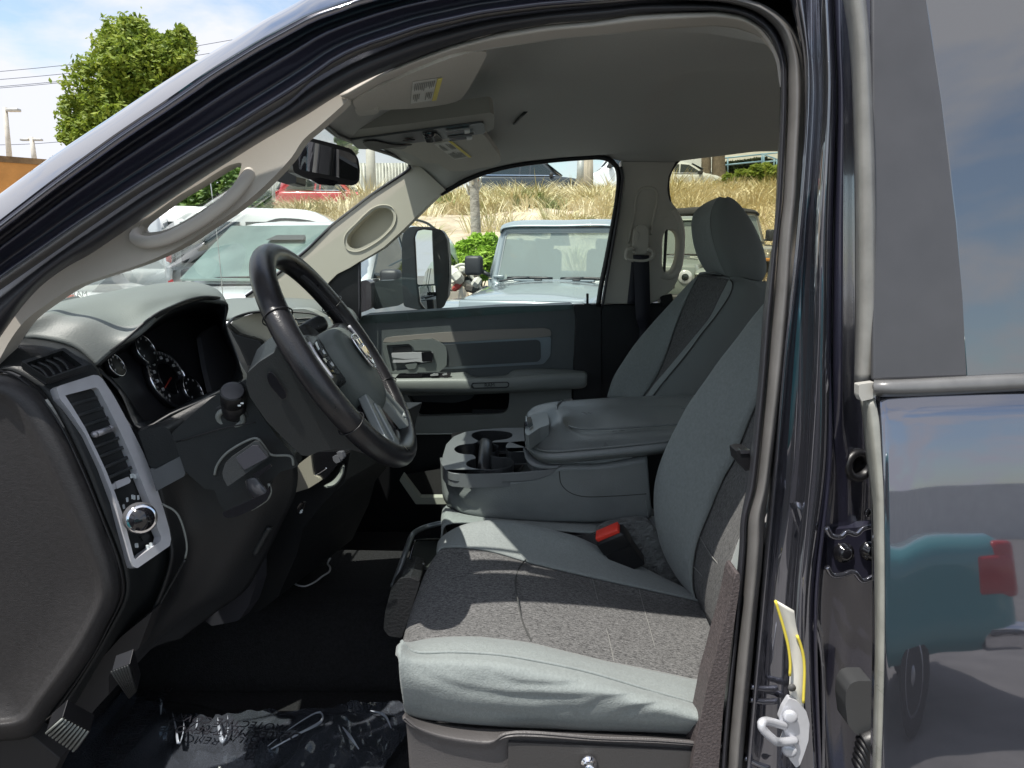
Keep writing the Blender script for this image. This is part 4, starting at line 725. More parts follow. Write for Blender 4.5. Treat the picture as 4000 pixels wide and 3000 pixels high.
# =====================================================================  STEERING WHEEL (true circle, tilted 32 degrees)
WC = Vector((-.263, 1.053, 1.444)); wt, ww = .559, -.039
WV = Vector((-sin(wt), 0, cos(wt))); WU = Vector((sin(ww)*cos(wt), cos(ww), sin(ww)*sin(wt))); WN = WU.cross(WV).normalized()
if WN.x < 0: WN = -WN
WR = .178
wpl = PL(WC, WN)
def wp(u, v, n=0): return WC+WU*u+WV*v+WN*n
def arc(a0, a1, r=WR, n=40, off=0): return [wp(r*cos(radians(a0+(a1-a0)*i/n)), r*sin(radians(a0+(a1-a0)*i/n)), off) for i in range(n+1)]
rim = tube('steering_wheel', [wp(WR*cos(2*pi*i/64), WR*sin(2*pi*i/64)) for i in range(64)], .0174, LEA, TR, seg=20, n=128, closed=True, flat=1.05, spline=False, up=WN)
for a in (28, 152, 208, 332):
    pts = [wp((WR+.0192*cos(t))*cos(radians(a)), (WR+.0192*cos(t))*sin(radians(a)), .0200*sin(t)) for t in [2*pi*i/20 for i in range(20)]]
    tube('rim_seam', pts, .0009, BLK, rim, closed=True, n=30, seg=6, spline=False)
for a0, a1 in ((-70, 62), (118, 250)):
    mb = MB(); m = int(abs(a1-a0)/1.15)
    for i in range(m):
        a = radians(a0+(a1-a0)*i/m); rr = WR-.0186
        e = Vector((0, 0, 0)); c_ = wp(rr*cos(a), rr*sin(a), .002)
        T_ = (wp(rr*cos(a+.01), rr*sin(a+.01), 0)-wp(rr*cos(a), rr*sin(a), 0)).normalized()
        for s in (-1, 1):
            mb.cyl(c_+T_*.0016, c_-T_*.0008+WN*s*.0042, .0011, .0009, 5)
    o = mb.build('rim_stitching', mat('stitch_thread', (.06, .06, .065), .5), rim); o['kind'] = 'stuff'
# hub / airbag cover
HUB = mat('airbag_cover', (.095, .112, .105), .5, bump=(480, .4, .0012), var=(10, .06))
hubo = rnd([(-.070, .020), (-.044, .044), (.044, .044), (.070, .020), (.064, -.05), (.036, -.098), (-.036, -.098), (-.064, -.05)], .02, 5)
rows_ = []
for sc, n in ((1.0, -.035), (1.04, -.005), (1.0, .012), (.88, .024), (.55, .031), (.05, .033)):
    rows_.append([wp(x*sc*.93, y*sc*.93-.004, n*.9) for x, y in hubo])
hub = loft('airbag_cover', rows_, HUB, rim, n=60, k=4, rclosed=True, thick=0)
back = MB().lathe(wp(0, 0, -.07), WN, [(0, .06), (.02, .075), (.05, .07)], 30).build('hub_back', BLK, rim)
# emblem : stylised chrome badge on the hub
WOFF = [-.014]
def wpoly(mb, pts, n, d=.002): mb.poly([wp(x, y+WOFF[0], n) for x, y in pts], -WN*d)
eo = [(-.018, .026), (-.008, .030), (.008, .030), (.018, .026), (.021, .012), (.016, -.012), (.006, -.028), (-.006, -.028), (-.016, -.012), (-.021, .012)]
e0 = MB(); wpoly(e0, eo, .0345, .002); emb = e0.build('wheel_emblem', mat('emblem_field', (.10, .10, .105), .3), hub, smooth=False)
tube('emblem_rim', [wp(x, y-.014, .0345) for x, y in eo], .0016, CHR, emb, closed=True, n=60, seg=8)
for pts in ([(-.014, .022), (-.004, .022), (-.006, .012), (-.012, .012)], [(.014, .022), (.004, .022), (.006, .012), (.012, .012)], [(-.016, .008), (-.008, .008), (-.005, -.002), (-.012, -.008)], [(.016, .008), (.008, .008), (.005, -.002), (.012, -.008)], [(-.005, .008), (.005, .008), (.003, -.008), (0, -.012), (-.003, -.008)], [(-.009, -.012), (-.002, -.016), (0, -.024), (-.005, -.022)], [(.009, -.012), (.002, -.016), (0, -.024), (.005, -.022)]):
    m_ = MB(); wpoly(m_, pts, .0375, .002); m_.build('emblem_plate', CHR, emb, smooth=False, bevel=.0005)
text('srs_marking', 'SRS', .010, wp(0, -.066, .0248), WU, WV, DASH, hub)
text('srs_marking', 'AIRBAG', .006, wp(0, -.074, .022), WU, WV, DASH, hub)
WOFF[0] = 0
# spokes with buttons
for s in (-1, 1):
    so_ = [(s*.055, .045), (s*.10, .05), (s*.165, .045), (s*.172, -.02), (s*.15, -.04), (s*.10, -.03), (s*.058, -.04)]
    m_ = MB(); wpoly(m_, so_, .004, .022); sp = m_.build('wheel_spoke', LEA, rim, bevel=.006, smooth=True)
    bo_r = [(s*.082, .036), (s*.125, .030), (s*.128, -.012), (s*.085, -.022)]
    m_ = MB(); wpoly(m_, bo_r, .007, .004); m_.build('button_pad', BLKG, sp, bevel=.001)
    tube('button_rim', [wp(s*.135, .036, .008), wp(s*.142, .012, .008), wp(s*.138, -.02, .008)], .0028, SAT, sp, n=12, seg=8)
    for k, (y0) in enumerate((.016, -.004)):
        m_ = MB(); wpoly(m_, [(s*.092, y0+.007), (s*.118, y0+.005), (s*.118, y0-.007), (s*.092, y0-.008)], .0095, .003); bt = m_.build('cruise_button', BLK, sp, bevel=.001)
        m_ = MB(); wpoly(m_, [(s*.100, y0+.003), (s*.109, y0+.002), (s*.109, y0-.003), (s*.100, y0-.004)], .0102, .0006); m_.build('button_symbol', MT['symbol_white'], bt, smooth=False)
for s in (-1, 1):
    so_ = [(s*.018, -.078), (s*.058, -.066), (s*.098, -.128), (s*.10, -.152), (s*.078, -.160), (s*.052, -.155)]
    sl2 = [(s*.042, -.085), (s*.055, -.085), (s*.086, -.136), (s*.078, -.144), (s*.066, -.142)]
    o1 = [tuple(p) for p in rnd([(x, y) for x, y in so_], .006)]; o2 = rnd(sl2, .004)
    # plate on the wheel plane
    def wplate(name, outer, holes, n, d, mt_, par, bevel=.002):
        loops = [[wp(x, y, n) for x, y in l] for l in [outer]+holes]; V = [p for l in loops for p in l]; nv = len(V); tr_ = tessellate_polygon(loops)
        Fc = [tuple(t) for t in tr_]+[(c+nv, b+nv, a+nv) for a, b, c in tr_]; st_ = 0
        for l in loops:
            m = len(l); Fc += [(st_+i, st_+(i+1) % m, st_+(i+1) % m+nv, st_+i+nv) for i in range(m)]; st_ += m
        return mesh(name, V+[p-WN*d for p in V], Fc, mt_, par, False, bevel=bevel, face_cam=False)
    sp2 = wplate('lower_spoke', o1, [o2], .014, .014, mat('spoke_silver', (.25, .28, .28), .38, .3), rim)
    wplate('spoke_insert', rnd([(s*.035, -.078), (s*.06, -.075), (s*.092, -.136), (s*.08, -.152), (s*.06, -.150)], .003), [], .004, .012, BLKG, sp2)
# =====================================================================  FAR DASH, CENTRE STACK, FOOTWELL
fd = loft('dash_top', [S(None, [(470, 655), (488, 646), (560, 643), (640, 644), (700, 650), (760, 668), (776, 690)], [1.9, 2.0, 2.1, 2.12]), S(None, [(480, 668), (500, 663), (570, 655), (640, 655), (700, 662), (750, 678), (772, 700)], [1.7, 1.8, 1.9, 2.0]), S(None, [(485, 690), (503, 690), (535, 676), (600, 668), (680, 670), (730, 690), (765, 720)], [1.55, 1.6, 1.75, 1.9])], PAD, dp, n=40, k=4)
CP = mat('champagne_panel', (.46, .43, .36), .35, .35, bump=(500, .1, .0005))
plate('passenger_trim_panel', rnd([(499, 698), (506, 690), (540, 679), (575, 675), (640, 676), (700, 690), (720, 760), (640, 790), (575, 770), (569, 752), (557, 735), (545, 727), (510, 725), (503, 714)], 2), [], YP(1.62, -.1), .05, CP, dp, bevel=.004)
plate('dash_lower_filler', [(484, 700), (512, 722), (560, 735), (600, 790), (760, 800), (760, 900), (620, 1000), (560, 900), (530, 820)], [], YP(1.66), .05, BLK, dp, bevel=.004)
plate('glovebox_texture', rnd([(509, 726), (545, 727), (557, 734), (567, 752), (578, 766), (548, 795), (536, 790)], 2), [], YP(1.61, -.1), .02, mat('crackle_vinyl', (.12, .12, .11), .5, bump=(130, 1.0, .006), var=(110, .35)), dp)
gv = plate('passenger_vent', rnd(T('c', 640, 850, 800, 848, 880, 870, 1000, 935, 1040, 1000, 1100, 1100, 900, 1120, 760, 1060), 3), [], YP(1.60), .04, mat('vent_silver_grey', (.33, .35, .33), .35, .4), dp, bevel=.004)
for a in ((660, 880, 880, 900, 990, 940), (700, 960, 860, 950, 1000, 965), (730, 1010, 860, 985, 960, 990)):
    tube('vent_slat', S('c', a, 1.593), .0024, BLK, gv, seg=6, n=14)
tube('pad_cut_line', S(None, [(484, 712), (496, 696), (508, 686), (540, 676), (575, 672)], [1.45, 1.5, 1.55, 1.57]), .003, BLK, dp, seg=8, n=20)
cs = plate('center_stack', rnd([(690, 960), (700, 940), (770, 940), (755, 985), (745, 1040), (700, 1085), (655, 1140), (640, 1200), (600, 1290), (560, 1320), (500, 1330), (560, 1220), (600, 1130), (640, 1050)], 5), [], YP(1.16, -.3), .30, MT['knee_plastic'], TR, bevel=.01)
plate('stack_trim', rnd(T('d', 795, 1135, 820, 1080, 858, 900, 862, 865, 980, 775, 1000, 930, 1010, 965, 1060, 985, 1080, 1010, 960, 1085), 2), [], YP(1.13, -.3), .02, CP, cs, bevel=.003)
plate('climate_panel', rnd(T('d', 985, 775, 1040, 750, 1260, 740, 1310, 750, 1240, 850, 1150, 960, 1060, 1040, 1045, 990, 1005, 950), 2), [], YP(1.135, -.3), .02, BLKG, cs, bevel=.002)
for a in ((1180, 790, 1235, 775, 1255, 840, 1215, 855, 1190, 830), (1215, 750, 1265, 748, 1285, 800, 1262, 825)):
    plate('climate_button', rnd(T('d', *a), 2), [], YP(1.125, -.3), .01, mat('button_silver', (.3, .3, .34), .25, .6), cs, bevel=.002)
tube('climate_arc', S('d', (1022, 960, 1070, 935, 1130, 895), 1.2), .0016, CHR, cs, seg=6, n=12)
loft('stack_bolster', [S('d', (1095, 1060, 1180, 1000, 1250, 900, 1275, 850), 1.25), S('d', (1130, 1065, 1200, 1050, 1270, 960, 1278, 880), 1.22), S('d', (1160, 1066, 1215, 1060, 1275, 970, 1280, 890), 1.28)], GRY, cs, n=20, k=4)
plate('power_outlet', spl2(T('d', 860, 1330, 850, 1270, 890, 1215, 930, 1212, 920, 1260, 890, 1320), sub=3), [], YP(1.10, -.3), .004, BLKG, cs)
for a in ((885, 1300, 905, 1285), (880, 1312, 900, 1302)): tube('outlet_symbol', S('d', a, 1.1), .0016, MT['symbol_white'], cs, seg=5, n=3)
tube('stack_seam', S('d', (850, 880, 800, 1080, 700, 1280, 580, 1500, 470, 1659), 1.08), .0012, BLKG, cs, seg=6, n=20)
tube('stack_outer_edge', S('d', (600, 1440, 520, 1580, 460, 1690), 1.06), .006, DASH, cs, seg=8, n=12)
plate('column_foot_panel', rnd(T('b', 1640, 740, 1800, 600, 2030, 340, 2212, 240, 2212, 500, 2150, 700, 2060, 830, 1830, 875, 1690, 770), 3), [], YP(1.0, -.3), .03, mat('foot_panel_grey', (.02, .02, .026), .6), cs)
mb = MB(); mb.box((-.75, 1.75, 1.12), (.3, 1.15, .42)); mb.build('dash_core', BLK, dp, smooth=False, bevel=.03)
mb = MB(); mb.box((-.86, 1.6, .95), (.06, 1.45, .7)); mb.build('firewall_carpet', CARP, dp, smooth=False)
loft('transmission_tunnel', [[Vector((-.9, 1.36, .66)), Vector((.2, 1.36, .66)), Vector((1.3, 1.36, .66))], [Vector((-.9, 1.41, .81)), Vector((.0, 1.41, .80)), Vector((1.3, 1.41, .72))], [Vector((-.9, 1.6, .84)), Vector((.0, 1.6, .82)), Vector((1.3, 1.6, .74))], [Vector((-.9, 1.75, .82)), Vector((.0, 1.75, .80)), Vector((1.3, 1.73, .72))], [Vector((-.9, 1.8, .66)), Vector((.2, 1.8, .66)), Vector((1.3, 1.8, .66))]], CARP, TR, n=12, k=4)
# pedals
def ribbed(name, quad, y, mt_, nr=7):
    pl_ = YP(y, .2, -.6, px(*quad[0], y).z); o = plate(name, rnd(quad, 2), [], pl_, .02, BLK, TR, bevel=.003)
    a, b, c, d = [Vector((*q, 0)) for q in quad]; mb = MB()
    for i in range(nr):
        t = (i+.5)/nr; p = pl_(*(a.lerp(b, t)).xy); q = pl_(*(d.lerp(c, t)).xy); mb.cyl(p-Vector((0, .003, 0)), q-Vector((0, .003, 0)), .0016, seg=6)
    mb.build('rubber_ribs', mt_, o); return o
ribbed('brake_pedal', T('b', 965, 1260, 1125, 1200, 1190, 1420, 1125, 1485), .97, DASH)
ribbed('parking_brake_pedal', T('G', 405, 1325, 585, 1420, 495, 1545, 300, 1415), .93, GRY, 9)
plate('lower_kick_trim', rnd([(120, 1545), (190, 1455), (262, 1375), (330, 1320), (300, 1400), (235, 1460), (235, 1500), (180, 1560), (100, 1680), (-60, 1700), (-60, 1600), (60, 1590)], 3), [], YP(.94), .03, mat('kick_plastic', (.022, .021, .022), .6), TR, bevel=.004)
plate('sill_trim', [(-100, 1570), (70, 1590), (130, 1640), (90, 1720), (-100, 1720)], [], YP(.90), .03, MT['kick_plastic'], TR)
# =====================================================================  SEATS
def front_skirt(r, dz=.14, dx=.0):
    p = r[0]; return [p+Vector((dx+.012, 0, -dz)), p+Vector((dx-.001, 0, -dz*.45)), p+Vector((.0, 0, -.02))]+r
def wrapf(r, dz=0):
    if dz: return r
    return r
ds = loft('driver_seat', [
    wrapf(S(None, [(876, 1546), (900, 1552), (960, 1560), (1100, 1572), (1300, 1580), (1420, 1584), (1540, 1590)], .885)),
    wrapf(S(None, [(868, 1500), (900, 1510), (960, 1530), (1100, 1545), (1300, 1550), (1420, 1562), (1560, 1580)], .862)),
    wrapf(S(None, [(862, 1450), (890, 1462), (960, 1480), (1100, 1490), (1300, 1500), (1420, 1532), (1560, 1566)], .850)),
    wrapf(S(None, [(862, 1410), (890, 1425), (980, 1432), (1080, 1438), (1164, 1452), (1264, 1474), (1400, 1508), (1560, 1552)], .858), 9),
    wrapf(S(None, [(867, 1385), (897, 1409), (980, 1409), (1080, 1415), (1164, 1429), (1264, 1450), (1400, 1490), (1560, 1535)], .885), 9)],FAB, TR, n=130, k=9, thick=.01)
def topx(p):
    y_ = p.y*CT-(p.z-H)*ST; u_ = p.y*ST+(p.z-H)*CT
    return 1106+F*p.x/y_, 829.5-F*u_/y_
CR = [([(880, 1430), (930, 1465), (1010, 1492), (1100, 1505), (1250, 1508), (1380, 1500)], 9, .007), ([(1040, 1450), (1120, 1478), (1200, 1482), (1290, 1470)], 8, .005), ([(1230, 1548), (1300, 1515), (1400, 1498), (1500, 1492)], 9, .006), ([(1290, 1570), (1360, 1535), (1450, 1515), (1520, 1515)], 8, .006), ([(900, 1520), (1000, 1535), (1150, 1540), (1280, 1530)], 10, .004), ([(1120, 1440), (1230, 1455), (1330, 1490)], 7, .003)]
CR = [(resample([Vector((*q, 0)) for q in c], 160), w, d) for c, w, d in CR]
for v_ in ds.data.vertices:
    u_, w2 = topx(v_.co); P_ = Vector((u_, w2, 0))
    for c, w, d in CR:
        k = min(range(160), key=lambda i: (c[i]-P_).length_squared); dv2 = P_-c[k]; f_ = sin(pi*min(1, max(0, k/159)))
        v_.co.y += .4*d*f_*(math.exp(-(dv2.length/w)**2)-.55*math.exp(-((dv2.y+w*1.5)/w)**2)*math.exp(-(dv2.x/(w*3))**2))
    v_.co.y += .0015*noise.noise(Vector((v_.co.x*14, v_.co.z*40, 3)))
# creases in the side panel
tube('cushion_piping', S(None, [(867, 1384), (880, 1400), (897, 1408), (980, 1408), (1080, 1414), (1164, 1428), (1264, 1449), (1400, 1489), (1560, 1534)], .884), .0024, FAB, ds, seg=8, n=60)
loft('cushion_bolster', [
    S(None, [(867, 1385), (897, 1409), (980, 1409), (1080, 1415), (1164, 1429), (1264, 1450), (1400, 1490), (1560, 1535)], .885),
    S(None, [(872, 1386), (912, 1392), (1000, 1388), (1080, 1394), (1160, 1406), (1250, 1426), (1390, 1464), (1560, 1508)], .915),
    S(None, [(878, 1389), (930, 1378), (1014, 1374), (1080, 1379), (1147, 1388), (1230, 1408), (1314, 1428), (1400, 1445), (1540, 1475)], .965)], FAB, ds, n=60, k=6)
ci = [front_skirt(S(None, [(870, 1388), (930, 1377), (1014, 1373), (1080, 1378), (1147, 1387), (1230, 1407), (1314, 1427), (1400, 1444), (1560, 1475)], .965)),
      front_skirt(S(None, [(878, 1352), (930, 1335), (1014, 1328), (1080, 1330), (1147, 1336), (1230, 1352), (1314, 1372), (1400, 1392), (1560, 1425)], 1.03)),
      front_skirt(S(None, [(898, 1292), (935, 1270), (1005, 1262), (1075, 1265), (1150, 1276), (1235, 1294), (1320, 1312), (1400, 1330), (1550, 1358)], 1.12)),
      front_skirt(S(None, [(928, 1218), (960, 1204), (1010, 1204), (1070, 1212), (1150, 1230), (1240, 1254), (1330, 1278), (1420, 1298), (1530, 1318)], 1.20)),
      front_skirt(S(None, [(950, 1188), (970, 1184), (1010, 1185), (1064, 1194), (1147, 1218), (1264, 1246), (1400, 1276), (1480, 1293), (1530, 1305)], 1.225))]
cins = loft('cushion_insert', ci, WOV, ds, n=90, k=8, thick=.01)
cfar = loft('cushion_bolster', [
    front_skirt(S(None, [(950, 1188), (970, 1184), (1010, 1185), (1064, 1194), (1147, 1218), (1264, 1246), (1400, 1276), (1480, 1293), (1530, 1305)], 1.225)),
    front_skirt(S(None, [(948, 1182), (968, 1166), (1008, 1158), (1064, 1160), (1147, 1180), (1250, 1206), (1380, 1246), (1470, 1275), (1530, 1300)], 1.27)),
    front_skirt(S(None, [(950, 1172), (980, 1148), (1025, 1134), (1090, 1132), (1180, 1149), (1247, 1167), (1310, 1196), (1400, 1236), (1500, 1285)], 1.31)),
    front_skirt(S(None, [(955, 1172), (985, 1150), (1030, 1136), (1095, 1134), (1180, 1152), (1247, 1170), (1310, 1200), (1400, 1242), (1500, 1295)], 1.34)),
    [p+Vector((0, .02, -.12)) for p in front_skirt(S(None, [(955, 1172), (985, 1150), (1030, 1136), (1095, 1134), (1180, 1152), (1247, 1170), (1310, 1200), (1400, 1242), (1500, 1295)], 1.34))]], FAB, ds, n=70, k=6)
def seamline(name, pts, y, r, mt_, par): return tube(name, S(None, pts, y), r, mt_, par, seg=6, n=40)
SEAM = mat('seam_dark', (.05, .052, .05), .9)
seamline('cushion_seam', [(1136, 1209), (1124, 1222), (1116, 1240), (1113, 1262), (1117, 1285), (1121, 1310), (1128, 1340), (1136, 1360), (1148, 1386)], [1.223, 1.2, 1.17, 1.12, 1.08, 1.05, 1.02, .99, .967], .0013, SEAM, cins)
for x0 in (0, 100):
    seamline('cushion_seam', [(1280+x0, 1250+x0*.2), (1290+x0, 1290+x0*.2), (1303+x0, 1335+x0*.2), (1316+x0, 1380+x0*.24), (1326+x0, 1428+x0*.25)], [1.221, 1.15, 1.08, 1.02, .967], .0006, mat('seam_light', (.2, .2, .19), .9), cins)
# backrest
back = loft('backrest', [
    [p+Vector((.14, .02, 0)) for p in S(None, [(1500, 1300), (1455, 1235), (1430, 1190), (1415, 1145), (1410, 1100), (1410, 1051), (1420, 1005), (1438, 960), (1460, 914), (1484, 870), (1520, 822), (1555, 776), (1590, 734), (1625, 690), (1650, 660), (1700, 605), (1740, 555)], 1.36)],
    [p+Vector((.05, .015, 0)) for p in S(None, [(1500, 1295), (1455, 1235), (1430, 1190), (1415, 1145), (1410, 1100), (1410, 1051), (1420, 1005), (1438, 960), (1460, 914), (1484, 870), (1520, 822), (1555, 776), (1590, 734), (1625, 690), (1650, 660), (1700, 605), (1740, 555)], 1.36)],
    S(None, [(1500, 1285), (1465, 1238), (1440, 1195), (1426, 1150), (1419, 1100), (1420, 1051), (1430, 1008), (1447, 964), (1470, 918), (1494, 874), (1527, 828), (1560, 781), (1594, 738), (1627, 694), (1652, 664), (1700, 610), (1740, 560)], 1.33),
    S(None, [(1505, 1290), (1475, 1250), (1458, 1205), (1448, 1160), (1446, 1110), (1455, 1055), (1470, 1010), (1490, 966), (1512, 920), (1535, 880), (1562, 835), (1592, 790), (1622, 748), (1650, 706), (1680, 670), (1720, 616), (1760, 560)], 1.29),
    S(None, [(1510, 1306), (1500, 1275), (1498, 1240), (1502, 1200), (1512, 1160), (1533, 1108), (1548, 1070), (1566, 1030), (1588, 992), (1604, 948), (1627, 891), (1650, 840), (1680, 790), (1710, 740), (1730, 700), (1760, 650), (1790, 600)], 1.23)], FAB, ds, n=80, k=6, thick=.006)
loft('backrest_insert', [
    S(None, [(1510, 1306), (1500, 1275), (1498, 1240), (1502, 1200), (1512, 1160), (1533, 1108), (1548, 1070), (1566, 1030), (1588, 992), (1604, 948), (1627, 891), (1650, 840), (1700, 740), (1760, 650)], 1.23),
    S(None, [(1530, 1340), (1528, 1300), (1532, 1250), (1540, 1200), (1552, 1160), (1580, 1100), (1610, 1040), (1650, 960), (1680, 900), (1720, 830), (1750, 770), (1780, 700), (1810, 640), (1840, 600)], 1.12),
    S(None, [(1552, 1376), (1558, 1330), (1564, 1290), (1572, 1240), (1586, 1190), (1600, 1150), (1640, 1060), (1680, 970), (1720, 900), (1760, 820), (1800, 740), (1830, 680), (1860, 620), (1880, 580)], 1.0)], WOV, back, n=60, k=8)
for v0 in (1175, 1240):
    seamline('backrest_seam', [(1512-(v0-1175)*.2, v0-15), (1540, v0+30), (1578-(v0-1175)*.2, v0+70)], [1.215, 1.11, 1.01], .0009, MT['seam_light'], back)
seamline('backrest_seam', [(1509, 1306), (1499, 1275), (1497, 1240), (1501, 1200), (1511, 1160), (1532, 1108), (1565, 1030), (1603, 948), (1640, 860)], 1.228, .0012, SEAM, back)
loft('backrest_bolster', [S(None, [(1552, 1376), (1562, 1319), (1572, 1240), (1590, 1180), (1640, 1060)], .99), S(None, [(1556, 1380), (1570, 1325), (1582, 1250), (1600, 1190), (1650, 1060)], .96), S(None, [(1560, 1390), (1585, 1330), (1600, 1250), (1620, 1190), (1670, 1060)], .94)], FAB, back, n=24, k=4)
plate('seat_side_shield', spl2([(1590, 1240), (1578, 1290), (1566, 1340), (1553, 1385), (1542, 1430), (1530, 1470), (1520, 1520), (1510, 1570), (1502, 1610), (1498, 1720), (1546, 1720), (1553, 1659), (1563, 1530), (1576, 1420), (1589, 1330), (1598, 1240)], sub=3), [], YP(.842), .04, mat('side_shield_plastic', (.075, .062, .062), .55, bump=(260, .8, .002), var=(240, .3)), ds, bevel=.01)
# seat base trim with lit ledge
bt_ = mat('seat_base_plastic', (.085, .08, .08), .5, bump=(380, .5, .0015), var=(10, .08))
bs = loft('seat_base_trim', [
    S(None, [(876, 1538), (885, 1545), (920, 1556), (1000, 1568), (1100, 1574), (1300, 1582), (1420, 1588), (1560, 1598)], .885),
    S(None, [(874, 1545), (884, 1556), (920, 1572), (990, 1588), (1060, 1594), (1100, 1585), (1300, 1592), (1420, 1596), (1560, 1606)], .855),
    S(None, [(875, 1552), (896, 1568), (945, 1588), (1020, 1602), (1060, 1604), (1094, 1586), (1300, 1596), (1420, 1600), (1560, 1611)], .848),
    S(None, [(878, 1570), (900, 1590), (945, 1610), (1020, 1625), (1065, 1620), (1096, 1600), (1300, 1606), (1420, 1610), (1560, 1622)], .858),
    S(None, [(890, 1740), (905, 1740), (945, 1740), (1020, 1740), (1065, 1740), (1096, 1740), (1300, 1740), (1420, 1740), (1560, 1740)], .862)], bt_, ds, n=70, k=6)
plate('storage_door', rnd([(1098, 1604), (1300, 1612), (1560, 1626), (1560, 1760), (1098, 1760)], 2), [], YP(.853), .006, mat('storage_door_plastic', (.05, .048, .048), .5, bump=(380, .4, .0012)), bs, bevel=.002)
mb = MB(); mb.lathe(px(1271, 1646, .85), (0, -1, .15), [(0, .012), (.006, .011), (.007, .008), (.018, .0075), (.02, .005)], 16); mb.build('latch_knob', CHR, bs)
# driver headrest and shoulder stay hidden behind the pillar; still part of the seat
mb = MB(); mb.ell((.62, 1.1, 1.72), (.05, .13, .11), rot('Y', .25), p=.7); mb.build('headrest', FAB, ds)
mb = plate('recline_bracket', rnd(T('F', 790, 1430, 830, 1420, 880, 1425, 885, 1550, 850, 1560, 800, 1500), 2), [], YP(.90), .03, BLK, ds, bevel=.003); plate('bracket_cap', rnd(T('F', 815, 1425, 880, 1422, 882, 1445, 820, 1448), 1), [], YP(.898), .01, CHR, mb)
# buckle
q0 = px(1337, 1215, 1.30); bx = (px(1305, 1147, 1.27)-px(1362, 1215, 1.33)).normalized()
def obox(name, p0, p1, w, d, mt_, par, bevel=.003):
    ax_ = (p1-p0).normalized(); s_ = Vector((1, -.25, .35)); s_ = (s_-ax_*s_.dot(ax_)).normalized(); t_ = ax_.cross(s_); V = []
    R = Matrix((s_, t_, ax_)).transposed(); return MB().box((p0+p1)/2, (w, d, (p1-p0).length), R).build(name, mt_, par, bevel=bevel)
bk0, bk1 = px(1366, 1222, 1.30), px(1315, 1152, 1.285)
bu = obox('seat_belt_buckle', bk0, bk1, .058, .030, BLK, TR, .004)
axb = (bk1-bk0).normalized()
obox('buckle_button', bk1-axb*.001, bk1+axb*.009, .050, .026, RED, bu, .002)
obox('buckle_cap', bk1-axb*.036, bk1-axb*.002, .061, .033, BLK, bu, .004)
# =====================================================================  CENTRE CONSOLE SEAT
tz = px(1100, 970, 1.562).z
tp = PL((0, 0, tz), (0.0, 0.0, 1))
cc_ = loft('center_seat', [
    [p+Vector((0, .20, -.09)) for p in S(None, [(951, 985), (953, 1010), (956, 1040), (962, 1075), (985, 1100), (1030, 1112), (1110, 1120), (1300, 1124), (1400, 1118), (1412, 1100)], 1.52)],
    S(None, [(951, 990), (952, 1015), (954, 1045), (960, 1078), (985, 1102), (1030, 1115), (1110, 1122), (1300, 1127), (1400, 1122), (1413, 1102)], [1.53, 1.52, 1.49, 1.45, 1.41, 1.40, 1.40, 1.40, 1.40]),
    S(None, [(958, 1003), (962, 1022), (966, 1050), (975, 1080), (1000, 1103), (1040, 1114), (1110, 1121), (1300, 1125), (1398, 1120), (1408, 1095)], [1.51, 1.48, 1.45, 1.42, 1.395, 1.39, 1.39, 1.39, 1.39]),
    S(None, [(985, 1034), (985, 1040), (990, 1055), (1000, 1070), (1025, 1085), (1060, 1092), (1120, 1092), (1300, 1085), (1395, 1080), (1404, 1065)], [1.44, 1.43, 1.42, 1.40, 1.39, 1.385, 1.385, 1.385, 1.385]),
    S(None, [(1015, 1042), (1040, 1041), (1080, 1039), (1120, 1037), (1160, 1030), (1190, 1018), (1205, 1006), (1300, 1002), (1390, 986), (1398, 986)], 1.385)], VINY, TR, n=70, k=6, thick=.006)
seamline('console_seam', [(1208, 1018), (1212, 1045), (1228, 1062), (1255, 1072), (1320, 1072), (1396, 1067)], 1.3845, .001, SEAM, cc_)
seamline('console_stitching', [(1390, 988), (1391, 1030), (1395, 1080), (1400, 1118)], 1.386, .0012, mat('stitch_light', (.2, .22, .21), .8), cc_)
plate('console_back_bracket', [(1396, 985), (1440, 975), (1450, 1100), (1400, 1110)], [], YP(1.44), .2, BLK, cc_)
# tray
to = T('N', 765, 376, 600, 378, 420, 388, 260, 412, 160, 452, 95, 520, 65, 620, 55, 690, 80, 735, 140, 765, 280, 778, 600, 770, 850, 752, 1000, 735, 950, 705, 850, 660, 800, 600, 780, 560)
clover = spl2(T('N', 315, 450, 325, 425, 390, 405, 490, 400, 600, 408, 660, 425, 668, 448, 630, 470, 560, 482, 500, 492, 490, 510, 540, 530, 548, 555, 520, 580, 480, 600, 480, 618, 540, 630, 620, 635, 670, 655, 680, 680, 650, 710, 580, 728, 470, 738, 350, 730, 275, 705, 268, 680, 310, 652, 350, 640, 330, 612, 250, 605, 190, 590, 165, 562, 190, 535, 260, 518, 330, 512, 372, 490, 340, 472), sub=3)
slot = rnd(T('N', 610, 530, 630, 503, 800, 488, 815, 575, 640, 588, 612, 560), 4)
tr_ = plate('cup_holder_tray', rnd(to, 3), [clover, slot], tp, .03, TRAY, cc_, bevel=.004, off=(0, 0, -1))
plate('cup_holder_well', rnd(T('N', 140, 420, 700, 385, 830, 480, 830, 600, 720, 745, 300, 755, 150, 600), 6), [], PL((0, 0, tz-.075), (0, 0, 1)), .01, BLK, tr_, off=(0, 0, -1))
def wallstrip(name, loop, z0, z1, mt_, par):
    P = [tp(*q) for q in loop]; n = len(P); V = [p+Vector((0, 0, z0)) for p in P]+[p+Vector((0, 0, z1)) for p in P]
    return mesh(name, V, [(i, (i+1) % n, n+(i+1) % n, n+i) for i in range(n)], mt_, par, True)
CUPW = mat('cup_wall_plastic', (.025, .026, .03), .3, bump=(300, .2))
wallstrip('cup_holder_wall', clover, -.001, -.075, CUPW, tr_); wallstrip('slot_wall', slot, -.001, -.03, CUPW, tr_)
